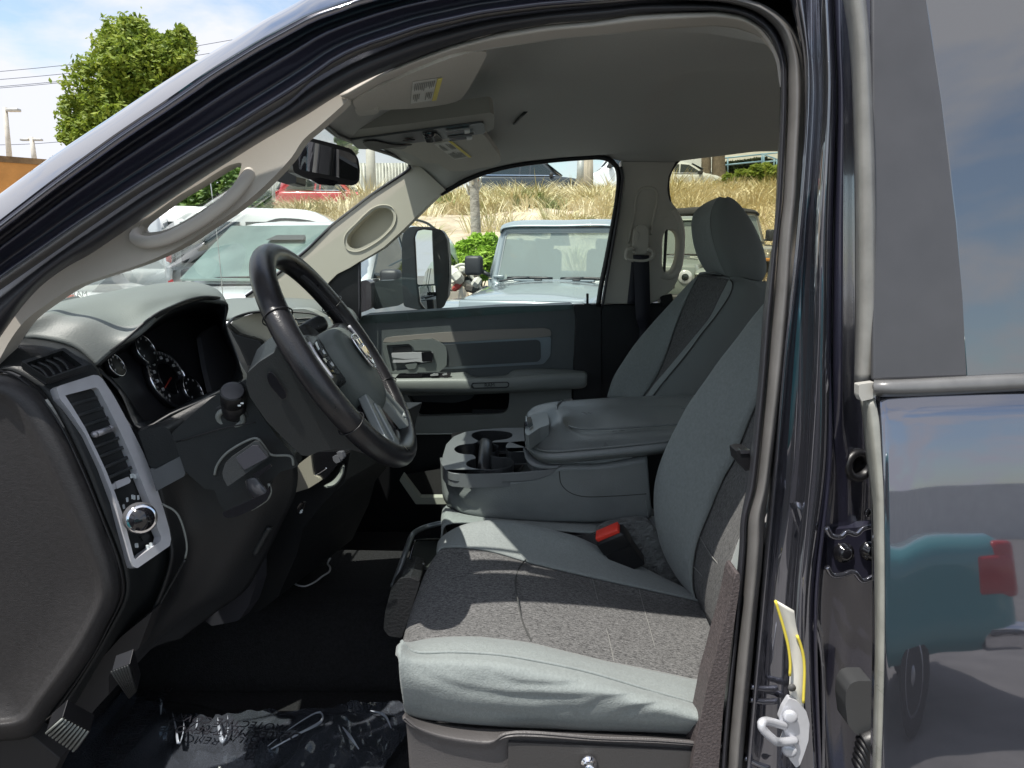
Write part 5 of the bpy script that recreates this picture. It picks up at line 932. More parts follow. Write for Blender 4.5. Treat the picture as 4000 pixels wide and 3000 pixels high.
plate('slot_floor', slot, [], PL((0, 0, tz-.03), (0, 0, 1)), .004, CUPW, tr_, off=(0, 0, -1))
cpp = tp(*T('N', 420, 620)[0]); tube('cup_holder_divider', [tp(*T('N', 400, 500)[0])+Vector((0, 0, -.012)), tp(*T('N', 430, 500)[0])+Vector((0, 0, -.004)), cpp+Vector((0, .0, -.03)), cpp+Vector((0, -.01, -.07))], [.014, .017, .016, .016], CUPW, tr_, seg=14, n=16)
MB().lathe(tp(*T('N', 600, 715)[0])+Vector((0, 0, -.055)), (0, 0, 1), [(0, .014), (.02, .014), (.024, .008)], 18).build('power_socket_cap', BLKG, tr_)
loft('tray_rim', [
    S('N', (40, 640, 55, 700, 85, 738, 140, 768, 280, 780, 600, 772, 850, 754, 1000, 735, 1085, 690), [1.52, 1.47, 1.42, 1.385, 1.382, 1.382, 1.382, 1.382, 1.384]),
    S('N', (42, 660, 58, 725, 85, 768, 140, 800, 280, 812, 600, 806, 850, 790, 1000, 755, 1090, 692), [1.52, 1.47, 1.42, 1.385, 1.382, 1.382, 1.382, 1.382, 1.384]),
    S('N', (45, 690, 62, 755, 90, 800, 140, 835, 280, 852, 600, 848, 850, 832, 1000, 780, 1092, 695), [1.52, 1.47, 1.42, 1.385, 1.382, 1.382, 1.382, 1.382, 1.384])], TRAY, tr_, n=60, k=5, thick=.003)
loft('tray_edge', [S('N', (1090, 690, 1000, 690, 900, 668, 840, 630, 800, 575, 790, 550), [1.384, 1.39, 1.40, 1.42]), S('N', (1080, 700, 970, 705, 880, 690, 815, 645, 785, 590, 775, 555), [1.38, 1.385, 1.395, 1.41]), S('N', (1060, 725, 950, 735, 830, 705, 780, 640, 770, 590, 760, 555), [1.378, 1.385, 1.395, 1.41])], TRAY, tr_, n=40, k=4)
# lid
LIDY = 1.36
lidr = [
    S('N', (790, 560, 850, 625, 920, 668, 1050, 684, 1250, 672, 1600, 640, 2000, 600, 2300, 570), [1.385, 1.37, 1.37, 1.37]),
    S('N', (788, 520, 830, 580, 920, 635, 1050, 650, 1250, 638, 1600, 606, 2000, 560, 2300, 530), [1.39, 1.355, 1.35, 1.355]),
    S('N', (800, 480, 850, 545, 930, 582, 1050, 590, 1250, 575, 1600, 545, 2050, 495, 2300, 470), [1.40, 1.36, 1.355, 1.36]),
    S('N', (820, 462, 870, 530, 940, 566, 1050, 572, 1250, 558, 1600, 528, 2050, 480, 2300, 455), [1.405, 1.37, 1.365, 1.37]),
    S('N', (830, 455, 890, 500, 960, 520, 1050, 515, 1250, 500, 1600, 480, 2050, 440, 2300, 420), [1.41, 1.385, 1.38, 1.385]),
    S('N', (835, 445, 960, 440, 1120, 412, 1250, 425, 1380, 425, 1600, 412, 2050, 385, 2300, 365), [1.415, 1.42, 1.42, 1.42]),
    S('N', (825, 430, 940, 400, 1090, 330, 1170, 380, 1350, 410, 1600, 405, 2080, 368, 2300, 350), [1.43, 1.45, 1.45, 1.43]),
    S('N', (810, 350, 930, 330, 1060, 260, 1250, 280, 1400, 290, 1600, 285, 2100, 260, 2300, 240), [1.5, 1.52, 1.54, 1.54]),
    S('N', (790, 280, 880, 250, 1040, 200, 1200, 195, 1400, 190, 1600, 190, 2100, 180, 2300, 170), [1.58, 1.62, 1.64, 1.64]),
    S('N', (800, 250, 850, 200, 950, 170, 1100, 154, 1300, 140, 1600, 120, 2000, 106, 2300, 105), [1.62, 1.68, 1.74, 1.76]),
    [p+Vector((0, .02, -.05)) for p in S('N', (800, 250, 850, 200, 950, 170, 1100, 154, 1300, 140, 1600, 120, 2000, 106, 2300, 105), [1.62, 1.68, 1.74, 1.76])]]
lid = loft('console_lid', lidr, VINY, cc_, n=70, k=5, thick=.006)
tube('lid_piping', [p+Vector((0, -.005, .002)) for p in S('N', (805, 470, 850, 540, 935, 576, 1050, 583, 1250, 568, 1600, 538, 2050, 490), [1.40, 1.364, 1.358, 1.36])], .0022, VINY, lid, seg=8, n=50)
tube('lid_piping', [p+Vector((0, -.001, .006)) for p in S('N', (1180, 152, 1100, 165, 1052, 200, 1050, 265, 1080, 330, 1150, 385, 1280, 412, 1500, 408, 1800, 390, 2120, 368), [1.74, 1.68, 1.62, 1.56, 1.5, 1.46, 1.43, 1.425, 1.425, 1.425])], .0022, VINY, lid, seg=8, n=60)
ltp = p3((1140, 930, 1.40), (1190, 920, 1.43), (1142, 905, 1.53))
plate('lid_latch', rnd(T('N', 790, 310, 830, 285, 940, 258, 975, 275, 990, 370, 900, 400, 830, 450, 800, 470, 775, 440), 4), [], ltp, .03, mat('latch_grey', (.16, .18, .18), .35), lid, bevel=.005, lift=.005)
plate('latch_button', rnd(T('N', 790, 330, 830, 318, 850, 395, 815, 425, 795, 400), 2), [], ltp, .01, CHR, lid, bevel=.002, lift=.010)
plate('latch_side', rnd(T('N', 770, 330, 795, 320, 810, 440, 800, 480, 775, 500, 765, 400), 2), [], YP(1.42), .05, BLKG, lid, bevel=.002)
# cushion of the centre seat under the console
csq = [front_skirt(S(None, [(952, 1160), (958, 1135), (985, 1128), (1050, 1130), (1150, 1140), (1300, 1150), (1420, 1150)], 1.36), .05),
       front_skirt(S(None, [(953, 1120), (962, 1105), (985, 1110), (1050, 1116), (1150, 1124), (1300, 1134), (1420, 1136)], 1.40), .08),
       front_skirt(S(None, [(958, 1095), (972, 1088), (1000, 1095), (1060, 1100), (1150, 1105), (1300, 1110), (1420, 1115)], 1.55), .10)]
loft('center_cushion', csq, FAB, cc_, n=50, k=5)
seamline('center_cushion_seam', [(1205, 1155), (1240, 1157), (1270, 1155), (1290, 1148)], 1.36, .001, SEAM, cc_)
plate('fleece_cover', spl2([(1290, 1150), (1320, 1135), (1400, 1128), (1420, 1150), (1440, 1190), (1470, 1235), (1500, 1270), (1440, 1260), (1380, 1225), (1330, 1195), (1292, 1180)], sub=3), [], YP(1.355), .03, mat('grey_felt', (.15, .16, .158), .95, bump=(120, 1, .008), var=(60, .3)), cc_, bevel=.008)
# =====================================================================  PASSENGER SEAT
ps = loft('passenger_seat', [
    [p+Vector((.12, .03, 0)) for p in S('F', (-40, 1080, 0, 955, 60, 855, 150, 725, 260, 595, 370, 475, 500, 335, 560, 286), 2.16)],
    S('F', (-40, 1080, 0, 958, 60, 858, 150, 728, 260, 598, 370, 478, 500, 338, 560, 288), 2.15),
    S('F', (60, 1090, 90, 990, 140, 890, 220, 770, 320, 640, 410, 510, 505, 380, 552, 292), 2.12),
    S('F', (170, 1100, 250, 990, 300, 900, 350, 770, 400, 620, 450, 490, 490, 400, 545, 296), 2.08)], FAB, TR, n=50, k=6)
loft('backrest_insert', [S('F', (170, 1100, 250, 990, 300, 900, 350, 770, 400, 620, 450, 490, 490, 400, 545, 296), 2.08),
    S('F', (200, 1100, 270, 985, 340, 880, 420, 770, 500, 620, 560, 500, 600, 400, 640, 300), 1.99),
    S('F', (200, 1090, 240, 1020, 320, 925, 400, 830, 500, 710, 620, 560, 680, 440, 742, 318), 1.90)], WOV, ps, n=50, k=6)
loft('backrest_bolster', [S('F', (200, 1090, 240, 1020, 320, 925, 400, 830, 500, 710, 620, 560, 680, 440, 742, 318), 1.90),
    S('F', (190, 1085, 235, 1040, 330, 930, 420, 835, 540, 700, 650, 545, 720, 420, 760, 322), 1.875),
    S('F', (240, 1080, 300, 1000, 400, 880, 480, 780, 560, 670, 660, 545, 748, 410, 768, 335), 1.86)], FAB, ps, n=50, k=4)
seamline('backrest_seam', T('F', 250, 1075, 310, 995, 410, 875, 490, 775, 570, 665, 665, 545, 752, 410, 768, 345, 750, 318), 1.858, .0016, SEAM, ps)
loft('backrest_side', [S('F', (240, 1080, 300, 1000, 400, 880, 480, 780, 560, 670, 660, 545, 748, 410, 768, 335, 740, 312), 1.86),
    S('F', (400, 1090, 480, 1000, 580, 880, 660, 760, 740, 640, 800, 530, 850, 430, 850, 350, 800, 305), 1.835),
    S('F', (560, 1100, 640, 1010, 740, 890, 830, 770, 920, 650, 970, 540, 985, 440, 975, 380, 930, 328), 1.84),
    [p+Vector((.08, .06, 0)) for p in S('F', (560, 1100, 640, 1010, 740, 890, 830, 770, 920, 650, 970, 540, 985, 440, 975, 380, 930, 328), 1.85)]], mat('seat_side_cloth', (.16, .18, .175), .85, bump=(1500, .4, .0008), bump2=(14, .12, .02)), ps, n=50, k=6)
loft('backrest_top', [S('F', (545, 292, 600, 284, 700, 292, 765, 310), 1.98), S('F', (560, 280, 620, 275, 700, 282, 780, 298), 2.0), S('F', (640, 300, 720, 300, 800, 310, 940, 330), 2.05)], FAB, ps, n=30, k=4)
hr = loft('headrest', [
    [p+Vector((.05, .04, 0)) for p in S('g', (885, 1236, 860, 1222, 810, 1150, 770, 1070, 740, 980, 722, 880, 716, 760, 735, 680, 780, 622, 860, 570, 970, 520), 2.12)],
    S('g', (885, 1236, 855, 1218, 808, 1150, 768, 1070, 738, 980, 719, 880, 713, 760, 733, 680, 780, 620, 860, 568, 970, 520), 2.10),
    S('g', (930, 1240, 890, 1215, 850, 1150, 815, 1070, 785, 980, 765, 880, 760, 770, 775, 690, 815, 625, 880, 568, 975, 522), 2.06),
    S('g', (1050, 1250, 1020, 1190, 990, 1130, 960, 1050, 930, 950, 905, 840, 900, 740, 905, 660, 925, 600, 950, 555, 985, 525), 1.93)], FAB, ps, n=60, k=6)
loft('headrest_side', [
    S('g', (1050, 1250, 1020, 1190, 990, 1130, 960, 1050, 930, 950, 905, 840, 900, 740, 905, 660, 925, 600, 950, 555, 985, 525), 1.93),
    S('g', (1100, 1258, 1085, 1200, 1060, 1130, 1035, 1050, 1010, 950, 990, 840, 985, 740, 985, 660, 990, 600, 1000, 560, 1010, 528), 1.905),
    S('g', (1200, 1270, 1210, 1200, 1200, 1120, 1180, 1030, 1150, 930, 1120, 830, 1095, 740, 1075, 660, 1060, 600, 1045, 560, 1030, 528), 1.90),
    S('g', (1335, 1300, 1372, 1225, 1374, 1120, 1348, 1000, 1312, 900, 1262, 790, 1205, 690, 1165, 630, 1130, 588, 1085, 548, 1040, 526), 1.92),
    [p+Vector((.02, .10, 0)) for p in S('g', (1335, 1300, 1372, 1225, 1374, 1120, 1348, 1000, 1312, 900, 1262, 790, 1205, 690, 1165, 630, 1130, 588, 1085, 548, 1040, 526), 1.92)],
    [p+Vector((.0, .0, 0)) for p in S('g', (885, 1236, 860, 1222, 810, 1150, 770, 1070, 740, 980, 722, 880, 716, 760, 735, 680, 780, 622, 860, 570, 970, 520), 2.12)]], MT['seat_side_cloth'], hr, n=60, k=6)
seamline('headrest_seam', T('g', 1052, 1252, 1018, 1190, 985, 1130, 955, 1050, 925, 950, 900, 840, 894, 740, 900, 660, 920, 600, 948, 552, 985, 523), 1.928, .0016, SEAM, hr)
seamline('headrest_seam', T('g', 880, 1238, 950, 1240, 1050, 1250, 1150, 1262, 1250, 1285, 1335, 1302), [2.05, 1.93, 1.91], .002, SEAM, hr)
mb = MB(); mb.box((.22, 1.98, .95), (.5, .40, .14)); mb.build('seat_cushion', FAB, ps, bevel=.04, seg=4)
# =====================================================================  UNDER-SEAT TRAY, FLOOR
ut = plate('under_seat_bin', rnd(T('e', 1255, 1170, 1330, 1090, 1420, 1080, 1520, 1120, 1480, 1250, 1400, 1500, 1350, 1640, 1230, 1625, 1180, 1560, 1195, 1400), 5), [], YP(1.30), .10, mat('bin_black_grained', (.02, .021, .023), .42, bump=(160, .6, .003)), TR, bevel=.014)
tube('bin_frame', S('e', (1268, 1168, 1330, 1000, 1390, 830, 1440, 700, 1490, 650, 1580, 610, 1705, 580, 1800, 570), [1.33, 1.4, 1.5, 1.5]), .006, mat('bin_frame_satin', (.2, .22, .23), .3, .5), TR, seg=10, n=50)
plate('bin_front', T('e', 1450, 700, 1520, 640, 1720, 590, 1740, 740, 1480, 745), [], YP(1.51), .02, BLKG, ut)
plate('bin_mat', rnd(T('e', 1465, 752, 1490, 740, 1760, 735, 1600, 980, 1400, 1010, 1390, 990), 2), [], PL(px(885, 1190, 1.45), (0, 0, 1)), .006, mat('bin_mat_ribbed', (.11, .125, .12), .5, wave=((420, 1, 1), 'X', .9)), ut, off=(0, 0, -1))
tube('bin_rim', S('e', (1335, 1140, 1400, 990, 1465, 760, 1490, 738, 1560, 730, 1760, 725), [1.36, 1.42, 1.48]), .003, BLKG, ut, seg=8, n=30)
tube('bin_rail', S('e', (1330, 1060, 1380, 1020, 1470, 975, 1562, 958), 1.38), .0035, mat('rail_satin', (.5, .5, .5), .3, .6), ut, seg=8, n=20)
tube('bin_rail', S('e', (1352, 1108, 1420, 1098, 1500, 1092), 1.35), .0045, MT['rail_satin'], ut, seg=8, n=12)
# floor mat, tag wire
plate('floor_mat', rnd([(360, 1385), (560, 1270), (700, 1220), (860, 1225), (860, 1535), (520, 1545), (420, 1520), (250, 1500)], 8), [], PL((0, 0, .656), (0, 0, 1)), .006, CARP, TR, off=(0, 0, -1))
# loose things in the cab
film_m = bpy.data.materials.new('clear_film'); film_m.use_nodes = True; t = film_m.node_tree; t.nodes.clear()
o_ = t.nodes.new('ShaderNodeOutputMaterial'); tr0 = t.nodes.new('ShaderNodeBsdfTransparent'); tr0.inputs[0].default_value = (.75, .8, .9, 1)
gl = t.nodes.new('ShaderNodeBsdfGlossy'); gl.inputs['Roughness'].default_value = .06; df = t.nodes.new('ShaderNodeBsdfDiffuse'); df.inputs[0].default_value = (.16, .18, .22, 1)
m1 = t.nodes.new('ShaderNodeMixShader'); m1.inputs[0].default_value = .22; m2 = t.nodes.new('ShaderNodeMixShader'); fr = t.nodes.new('ShaderNodeFresnel'); fr.inputs[0].default_value = 1.6
t.links.new(tr0.outputs[0], m1.inputs[1]); t.links.new(df.outputs[0], m1.inputs[2]); t.links.new(fr.outputs[0], m2.inputs[0]); t.links.new(m1.outputs[0], m2.inputs[1]); t.links.new(gl.outputs[0], m2.inputs[2]); t.links.new(m2.outputs[0], o_.inputs[0])
fl_pl = PL((0, 0, .675), (0, 0, 1))
top = [(245, 1500), (262, 1503), (300, 1512), (340, 1525), (390, 1546), (480, 1549), (600, 1540), (720, 1530), (800, 1525), (862, 1524), (905, 1540)]
bot = [(60, 1760), (120, 1760), (180, 1760), (260, 1760), (360, 1760), (460, 1760), (560, 1760), (660, 1760), (740, 1740), (800, 1700), (905, 1560)]
A = resample([fl_pl(*p) for p in top], 110); B = resample([fl_pl(*p) for p in bot], 110); V = []; Fc = []
NR = 60
for i in range(NR):
    for j in range(110):
        p = A[j].lerp(B[j], i/(NR-1)); w = math.exp(-i/9)
        h = .009*noise.noise(Vector((p.x*9, p.y*9, 1)))+.004*(1-abs(noise.noise(Vector((p.x*16+p.y*9, p.y*13, 8))))*3)+.009*noise.noise(Vector((p.x*28, p.y*10, 4)))+.018*w*(.5+.5*sin(p.x*150+3*noise.noise(Vector((p.x*20, 0, 0)))))*noise.noise(Vector((p.x*14, 2, 0)))*1.6
        h += .018*max(0, noise.noise(Vector((p.x*6+4, p.y*7, 9)))-.25)
        V.append(p+Vector((0, 0, h+.006)))
for i in range(NR-1):
    for j in range(109): Fc.append((i*110+j, i*110+j+1, (i+1)*110+j+1, (i+1)*110+j))
film = mesh('protective_film', V, Fc, film_m, None)
tag(film, 'clear wrinkled plastic film printed with black words spread on the driver floor', 'plastic film')
FT = mat('film_print', (.01, .01, .015), .5)
def ft(s, a, b, size): 
    size *= 1.2; p, q = fl_pl(*a), fl_pl(*b); U = (q-p).normalized(); V_ = Vector((0, 0, 1)).cross(U); text('printed_warning', s, size, (p+q)/2+Vector((0, 0, .030)), U, V_, FT, film)
ft('PROTECTIVE COVER', (600, 1600), (400, 1580), .022); ft('DEALER MUST REMOVE', (600, 1618), (400, 1605), .022)
ft('DEALER MUST REMOVE', (270, 1660), (330, 1570), .022); ft('PROTECTIVE COVER', (240, 1655), (300, 1555), .022); ft('REMOVE', (545, 1660), (560, 1610), .02)
wire = tube('loose_wire', [p+Vector((0, 0, .012)) for p in [PL((0, 0, .832), (0, 0, 1))(*q) for q in T('e', -60, 1330, 10, 1295, 60, 1270, 110, 1210, 180, 1165, 270, 1147, 330, 1165, 400, 1200, 460, 1205, 540, 1170, 620, 1110, 680, 1070, 688, 1030, 665, 990, 690, 945)]], .0022, mat('wire_white', (.45, .45, .47), .3), None, seg=8, n=80)
tag(wire, 'thin pale wire snaking over the black carpet near the driver footwell', 'wire')

FOLD_GLINT = mat('fold_glint_plastic', (.30, .33, .38), .12, coat=1.0)  # raised folds coloured pale to stand for sun glints on the film
for pts, r in ((((345, 1508), (348, 1520), (347, 1540)), .0035), (((372, 1538), (380, 1575), (386, 1605), (397, 1570), (392, 1545)), .003), (((470, 1550), (474, 1580), (482, 1600), (492, 1578), (492, 1550)), .005), (((578, 1612), (630, 1575), (690, 1535), (696, 1555), (640, 1592), (585, 1616)), .004), (((426, 1552), (424, 1575), (418, 1580)), .003), (((740, 1570), (760, 1600), (775, 1615)), .0035), (((800, 1535), (830, 1548), (845, 1570)), .003)):
    P_ = [PL((0, 0, .698), (0, 0, 1))(*q)+Vector((0, 0, .004*sin(i*2))) for i, q in enumerate(pts)]
    tube('film_fold_glint', P_, [r*.3, r, r*.3], FOLD_GLINT, film, seg=8, n=24, flat=.5)
# =====================================================================  OUTSIDE: setting
ASPH = mat('asphalt', (.17, .16, .15), .85, bump=(60, .5, .01), var=(2.5, .18))
SOIL = mat('bank_soil', (.46, .36, .26), .95, bump=(6, 1.0, .08), var=(1.6, .25, (.64, .53, .40)), bump2=(40, .6, .02))
def gridmesh(name, xs, ys, zf, mt_, kind='structure'):
    V = [(x, y, zf(x, y)) for y in ys for x in xs]; n = len(xs)
    Fc = [(i*n+j, i*n+j+1, (i+1)*n+j+1, (i+1)*n+j) for i in range(len(ys)-1) for j in range(n-1)]
    o = mesh(name, V, Fc, mt_, None, face_cam=False); o['kind'] = kind; return o
g = gridmesh('ground', [-400, 400], [-400, 400], lambda x, y: 0, ASPH); tag(g, 'grey asphalt of the parking lot')
def bank_h(x, y):
    pr = [(11, -.1), (13, .3), (16, 1.9), (20, 2.75), (26, 3.35), (29, 3.6), (31, 3.85), (70, 3.95)]
    if y <= 11: return -.1
    for (a, za), (b, zb) in zip(pr, pr[1:]):
        if y <= b: z = za+(zb-za)*(y-a)/(b-a); break
    else: z = 4.5
    k = 1+max(-.35, min(.06, (x-1)*.022)) if x < 1 else 1+min(.05, (x-1)*.004)
    z = z*k
    if 12 < y < 29: z += .16*noise.noise(Vector((x*.6, y*.6, 0)))+.05*noise.noise(Vector((x*2.2, y*2.2, 3)))
    return z
bank = gridmesh('hillside', [-30+i*.5 for i in range(121)], [11+i*.5 for i in range(100)], bank_h, SOIL); tag(bank, 'dry sandy bank rising behind the parked cars')
# grass on the bank
GRS = bpy.data.materials.new('dry_grass'); GRS.use_nodes = True; t = GRS.node_tree; b_ = t.nodes['Principled BSDF']; b_.inputs['Roughness'].default_value = .8
oi = t.nodes.new('ShaderNodeTexCoord'); z_ = t.nodes.new('ShaderNodeTexNoise'); z_.inputs['Scale'].default_value = .8; z_.inputs['Detail'].default_value = 5; t.links.new(oi.outputs['Object'], z_.inputs[0])
r_ = t.nodes.new('ShaderNodeValToRGB'); e = r_.color_ramp.elements; e[0].position = .32; e[0].color = (.17, .22, .06, 1); e[1].position = .62; e[1].color = (.78, .70, .50, 1); m_e = e.new(.45); m_e.color = (.56, .48, .26, 1)
t.links.new(z_.outputs[0], r_.inputs[0]); t.links.new(r_.outputs[0], b_.inputs['Base Color'])
rng = random.Random(11)
V = []; Fc = []
def clump(x, y, h, n, sp, V, Fc, w=.012):
    z0 = bank_h(x, y)-.03
    for i in range(n):
        a = rng.uniform(0, 2*pi); r = sp*rng.random()**.5*.35; bx, by = x+cos(a)*r, y+sin(a)*r; hh = h*rng.uniform(.6, 1.1); ln = rng.uniform(.1, .55)*hh+r*1.3
        tx, ty = cos(a), sin(a); sd_ = Vector((-ty, tx, 0)) if rng.random() < .3 else Vector((1, 0, 0)); p0 = Vector((bx, by, z0)); p1 = p0+Vector((tx*ln*.35, ty*ln*.35, hh*.6)); p2 = p0+Vector((tx*ln, ty*ln, hh*rng.uniform(.75, 1.0)))
        k = len(V); V.extend([p0-sd_*w, p0+sd_*w, p1+sd_*w*.8, p1-sd_*w*.8, p2]); Fc.extend([(k, k+1, k+2, k+3), (k+3, k+2, k+4)])
cnt = 0
while cnt < 1500:
    x = rng.uniform(-14, 16); y = rng.uniform(13.5, 29.3); d = .6*noise.noise(Vector((x*.35, y*.4, 7)))+.6*noise.noise(Vector((x*1.1, y*1.0, 17)))
    px_ = 1106+1500*x/y
    if px_ < 480 or px_ > 1720: continue
    thr = -.22 if px_ > 1400 or px_ < 900 else (-.12 if y > 23 else .13)
    if d < thr: continue
    clump(x, y, (.30+.75*max(0, .45+noise.noise(Vector((x*.8, y*.6, 31)))))*rng.uniform(.7, 1.25)*(1.0 if y > 20 else .75), 34, rng.uniform(.6, 1.3), V, Fc, .011 if y < 20 else .016); cnt += 1
gr = mesh('bank_grass', V, Fc, GRS, None, smooth=False, face_cam=False); tag(gr, 'tufts of dry golden grass on the bank', 'grass', kind='stuff')
# =====================================================================  foliage
def leafm(name, c1, c2, c3):
    m = bpy.data.materials.new(name); m.use_nodes = True; t = m.node_tree; b = t.nodes['Principled BSDF']; b.inputs['Roughness'].default_value = .55; b.inputs['Specular IOR Level'].default_value = .3
    c = t.nodes.new('ShaderNodeTexCoord'); z = t.nodes.new('ShaderNodeTexNoise'); z.inputs['Scale'].default_value = 4.5; z.inputs['Detail'].default_value = 8; t.links.new(c.outputs['Object'], z.inputs[0])
    r = t.nodes.new('ShaderNodeValToRGB'); e = r.color_ramp.elements; e[0].position = .3; e[0].color = (*c1, 1); e[1].position = .7; e[1].color = (*c3, 1); q = e.new(.5); q.color = (*c2, 1)
    t.links.new(z.outputs[0], r.inputs[0]); t.links.new(r.outputs[0], b.inputs['Base Color'])
    o = t.nodes['Material Output']; tl = t.nodes.new('ShaderNodeBsdfTranslucent'); t.links.new(r.outputs[0], tl.inputs[0]); mx = t.nodes.new('ShaderNodeMixShader'); mx.inputs[0].default_value = .35
    t.links.new(b.outputs[0], mx.inputs[1]); t.links.new(tl.outputs[0], mx.inputs[2]); t.links.new(mx.outputs[0], o.inputs[0]); return m
LF1 = leafm('leaf_yellow_green', (.09, .15, .02), (.19, .26, .03), (.33, .38, .06)); LF2 = leafm('leaf_green', (.04, .09, .025), (.10, .19, .04), (.20, .30, .07)); LF3 = leafm('leaf_bright', (.16, .30, .02), (.30, .48, .05), (.48, .64, .12))
LF4 = leafm('leaf_hedge', (.008, .015, .006), (.02, .035, .012), (.04, .06, .02)); BARK = mat('bark', (.16, .13, .10), .9, bump=(25, 1, .02), var=(8, .3)); WOODP = mat('weathered_wood', (.33, .28, .22), .9, bump=(30, .6), var=((12, 12, 1.5), .3))
def crown(blobs, n, ls, V, Fc, rg):
    tot = sum(r**2 for _, r in blobs)
    for c, r in blobs:
        m = int(n*r*r/tot)
        for i in range(m):
            d = Vector((rg.gauss(0, 1), rg.gauss(0, 1), rg.gauss(0, 1))).normalized(); rr = r*(1-.45*rg.random()**1.6)*(1+.42*noise.noise(c*1.7+d*r*2.6))*(1.12 if rg.random() < .07 else 1)
            if noise.noise((c+d*rr)*(2.3/max(r, .3))*.9+Vector((5, 5, 5))) < -.28: continue
            p = c+Vector((d.x, d.y, d.z*.95))*rr; a = Vector((rg.gauss(0, 1), rg.gauss(0, 1), rg.gauss(0, .7))).normalized(); b = a.orthogonal().normalized(); s = ls*rg.uniform(.6, 1.4); a = a*s*.5; b = b*s*.22
            k = len(V); V.extend([p-a, p+b, p+a, p-b]); Fc.append((k, k+1, k+2, k+3))
def tree(name, label, blobs_px, y, base, leaf, n=9000, ls=.13, trunk=.18, cat='tree', group=None):
    rg = random.Random(len(label)*7+int(y)); bl = [(px(u, v, y+rg.uniform(-.4, .4)), r*y/1500) for u, v, r in blobs_px]
    th = thing(name, label, cat, base, group); V = []; Fc = []; crown(bl, n, ls, V, Fc, rg); mesh('crown', V, Fc, leaf, th, smooth=False, face_cam=False)
    mb = MB(); top = sum((c for c, r in bl), Vector())/len(bl); mb.tube([Vector(base)-Vector((0, 0, .2)), Vector(base).lerp(top, .4)+Vector((.1, 0, 0)), top], [trunk, trunk*.7, trunk*.35], seg=8, n=10)
    for c, r in bl: mb.tube([Vector(base).lerp(top, .55), c], [trunk*.4, trunk*.1], seg=6, n=5)
    mb.build('trunk', BARK, th); return th
tree('broadleaf_tree', 'tall rounded yellow-green tree above the windshield pillar at upper left', [(285, 105, 62), (262, 90, 38), (390, 95, 30), (372, 130, 42), (235, 195, 70), (330, 180, 80), (180, 250, 44), (410, 170, 36), (260, 270, 66), (340, 260, 70), (165, 290, 34), (200, 310, 46), (300, 140, 70), (350, 110, 30), (395, 70, 14), (285, 62, 22)], 24, (-11.5, 24, 0), LF1, 42000, .19, .22)
tree('broadleaf_tree', 'dark green leafy tree seen through the opening of the near grab handle', [(470, 410, 52), (425, 445, 50), (520, 400, 45), (555, 440, 34), (390, 470, 40), (500, 460, 40), (350, 500, 40), (570, 460, 18)], 19, (-8.2, 19, 0), LF2, 12000, .16, .16)
tree('green_shrub', 'bright green shrub at the foot of the bank beside the blue-grey off-roader', [(1000, 545, 26), (1030, 535, 26), (1050, 555, 24), (1015, 570, 24), (985, 560, 18), (1060, 520, 16), (1040, 580, 24), (1070, 545, 20)], 10.2, (-.5, 10.2, 0), LF3, 9000, .08, .03, 'shrub')
tree('green_shrub', 'low yellow-green shrub on the bank below the blue railing', [(1570, 385, 12), (1600, 378, 16), (1630, 372, 20), (1655, 372, 22), (1680, 375, 22), (1640, 388, 18), (1700, 380, 24)], 27.5, (9.8, 27.5, 4.4), LF1, 7000, .13, .03, 'shrub')
tree('green_shrub', 'leafy green sapling against the corrugated fence left of the interior mirror', [(740, 310, 10), (752, 318, 11), (730, 302, 8), (765, 326, 9)], 30, (-7.0, 30, 3.0), LF2, 1500, .16, .03, 'shrub')
# palm trunk with boots, poles
def trunk(name, label, u0, v0, u1, v1, y, r, m_, cat, wob=.06):
    th = thing(name, label, cat, px(u1, v1, y)); mb = MB(); a, b = px(u1, v1+25, y), px(u0, v0-40, y); P = [a.lerp(b, i/8)+Vector((rng.uniform(-wob, wob)*r, 0, 0)) for i in range(9)]; mb.tube(P, [r*1.15, r, r*.92], seg=14, n=24); mb.build('trunk', m_, th); return th
pt = trunk('palm_trunk', 'grey palm trunk with peeling boots standing on the sandy bank', 1021, 375, 1029, 488, 15.3, .10, mat('palm_bark', (.30, .27, .23), .9, bump=(14, 1, .03), var=((5, 5, 14), .35), wave=((1, 1, 9), 'Z', .8)), 'palm')
mb = MB()
for k in range(14):
    a = rng.uniform(0, 2*pi); p = px(1021+k*.1, 380+k*3.2, 15.3)+Vector((cos(a)*.09, sin(a)*.09, 0)); mb.cyl(p, p+Vector((cos(a)*.10, sin(a)*.10, .22)), .03, .008, 5)
o = mb.build('leaf_boots', mat('palm_boot', (.5, .47, .4), .9, var=(9, .3)), pt); o['kind'] = 'stuff'
trunk('tree_trunk', 'left of the two dark trunks in front of the hedge and blue railing', 1526, 320, 1525, 372, 31, .20, BARK, 'tree trunk'); trunk('tree_trunk', 'right and thicker of the two dark trunks in front of the hedge', 1553, 320, 1552, 372, 31, .27, BARK, 'tree trunk')
def pole(name, label, u0, v0, u1, v1, y, r, m_, cat='pole'):
    th = thing(name, label, cat, px(u1, v1, y)); MB().cyl(px(u1, v1, y)-Vector((0, 0, .6)), px(u0, v0, y), r, r*.85, 12).build('post', m_, th); return th
GALV = mat('galvanised', (.42, .42, .40), .5, .4, var=(5, .15)); CONC = mat('concrete_pole', (.5, .48, .43), .8, var=(4, .15))
pole('wooden_pole', 'brown timber pole beside the white delivery van on the bank', 1271, 330, 1272, 404, 27, .20, WOODP); pole('metal_pole', 'grey metal pole left of the timber pole on the bank', 1256, 325, 1255, 378, 30, .19, GALV); pole('lamp_pole', 'pale pole rising behind the windshield in front of the corrugated fence', 799, 290, 802, 406, 24, .17, CONC)
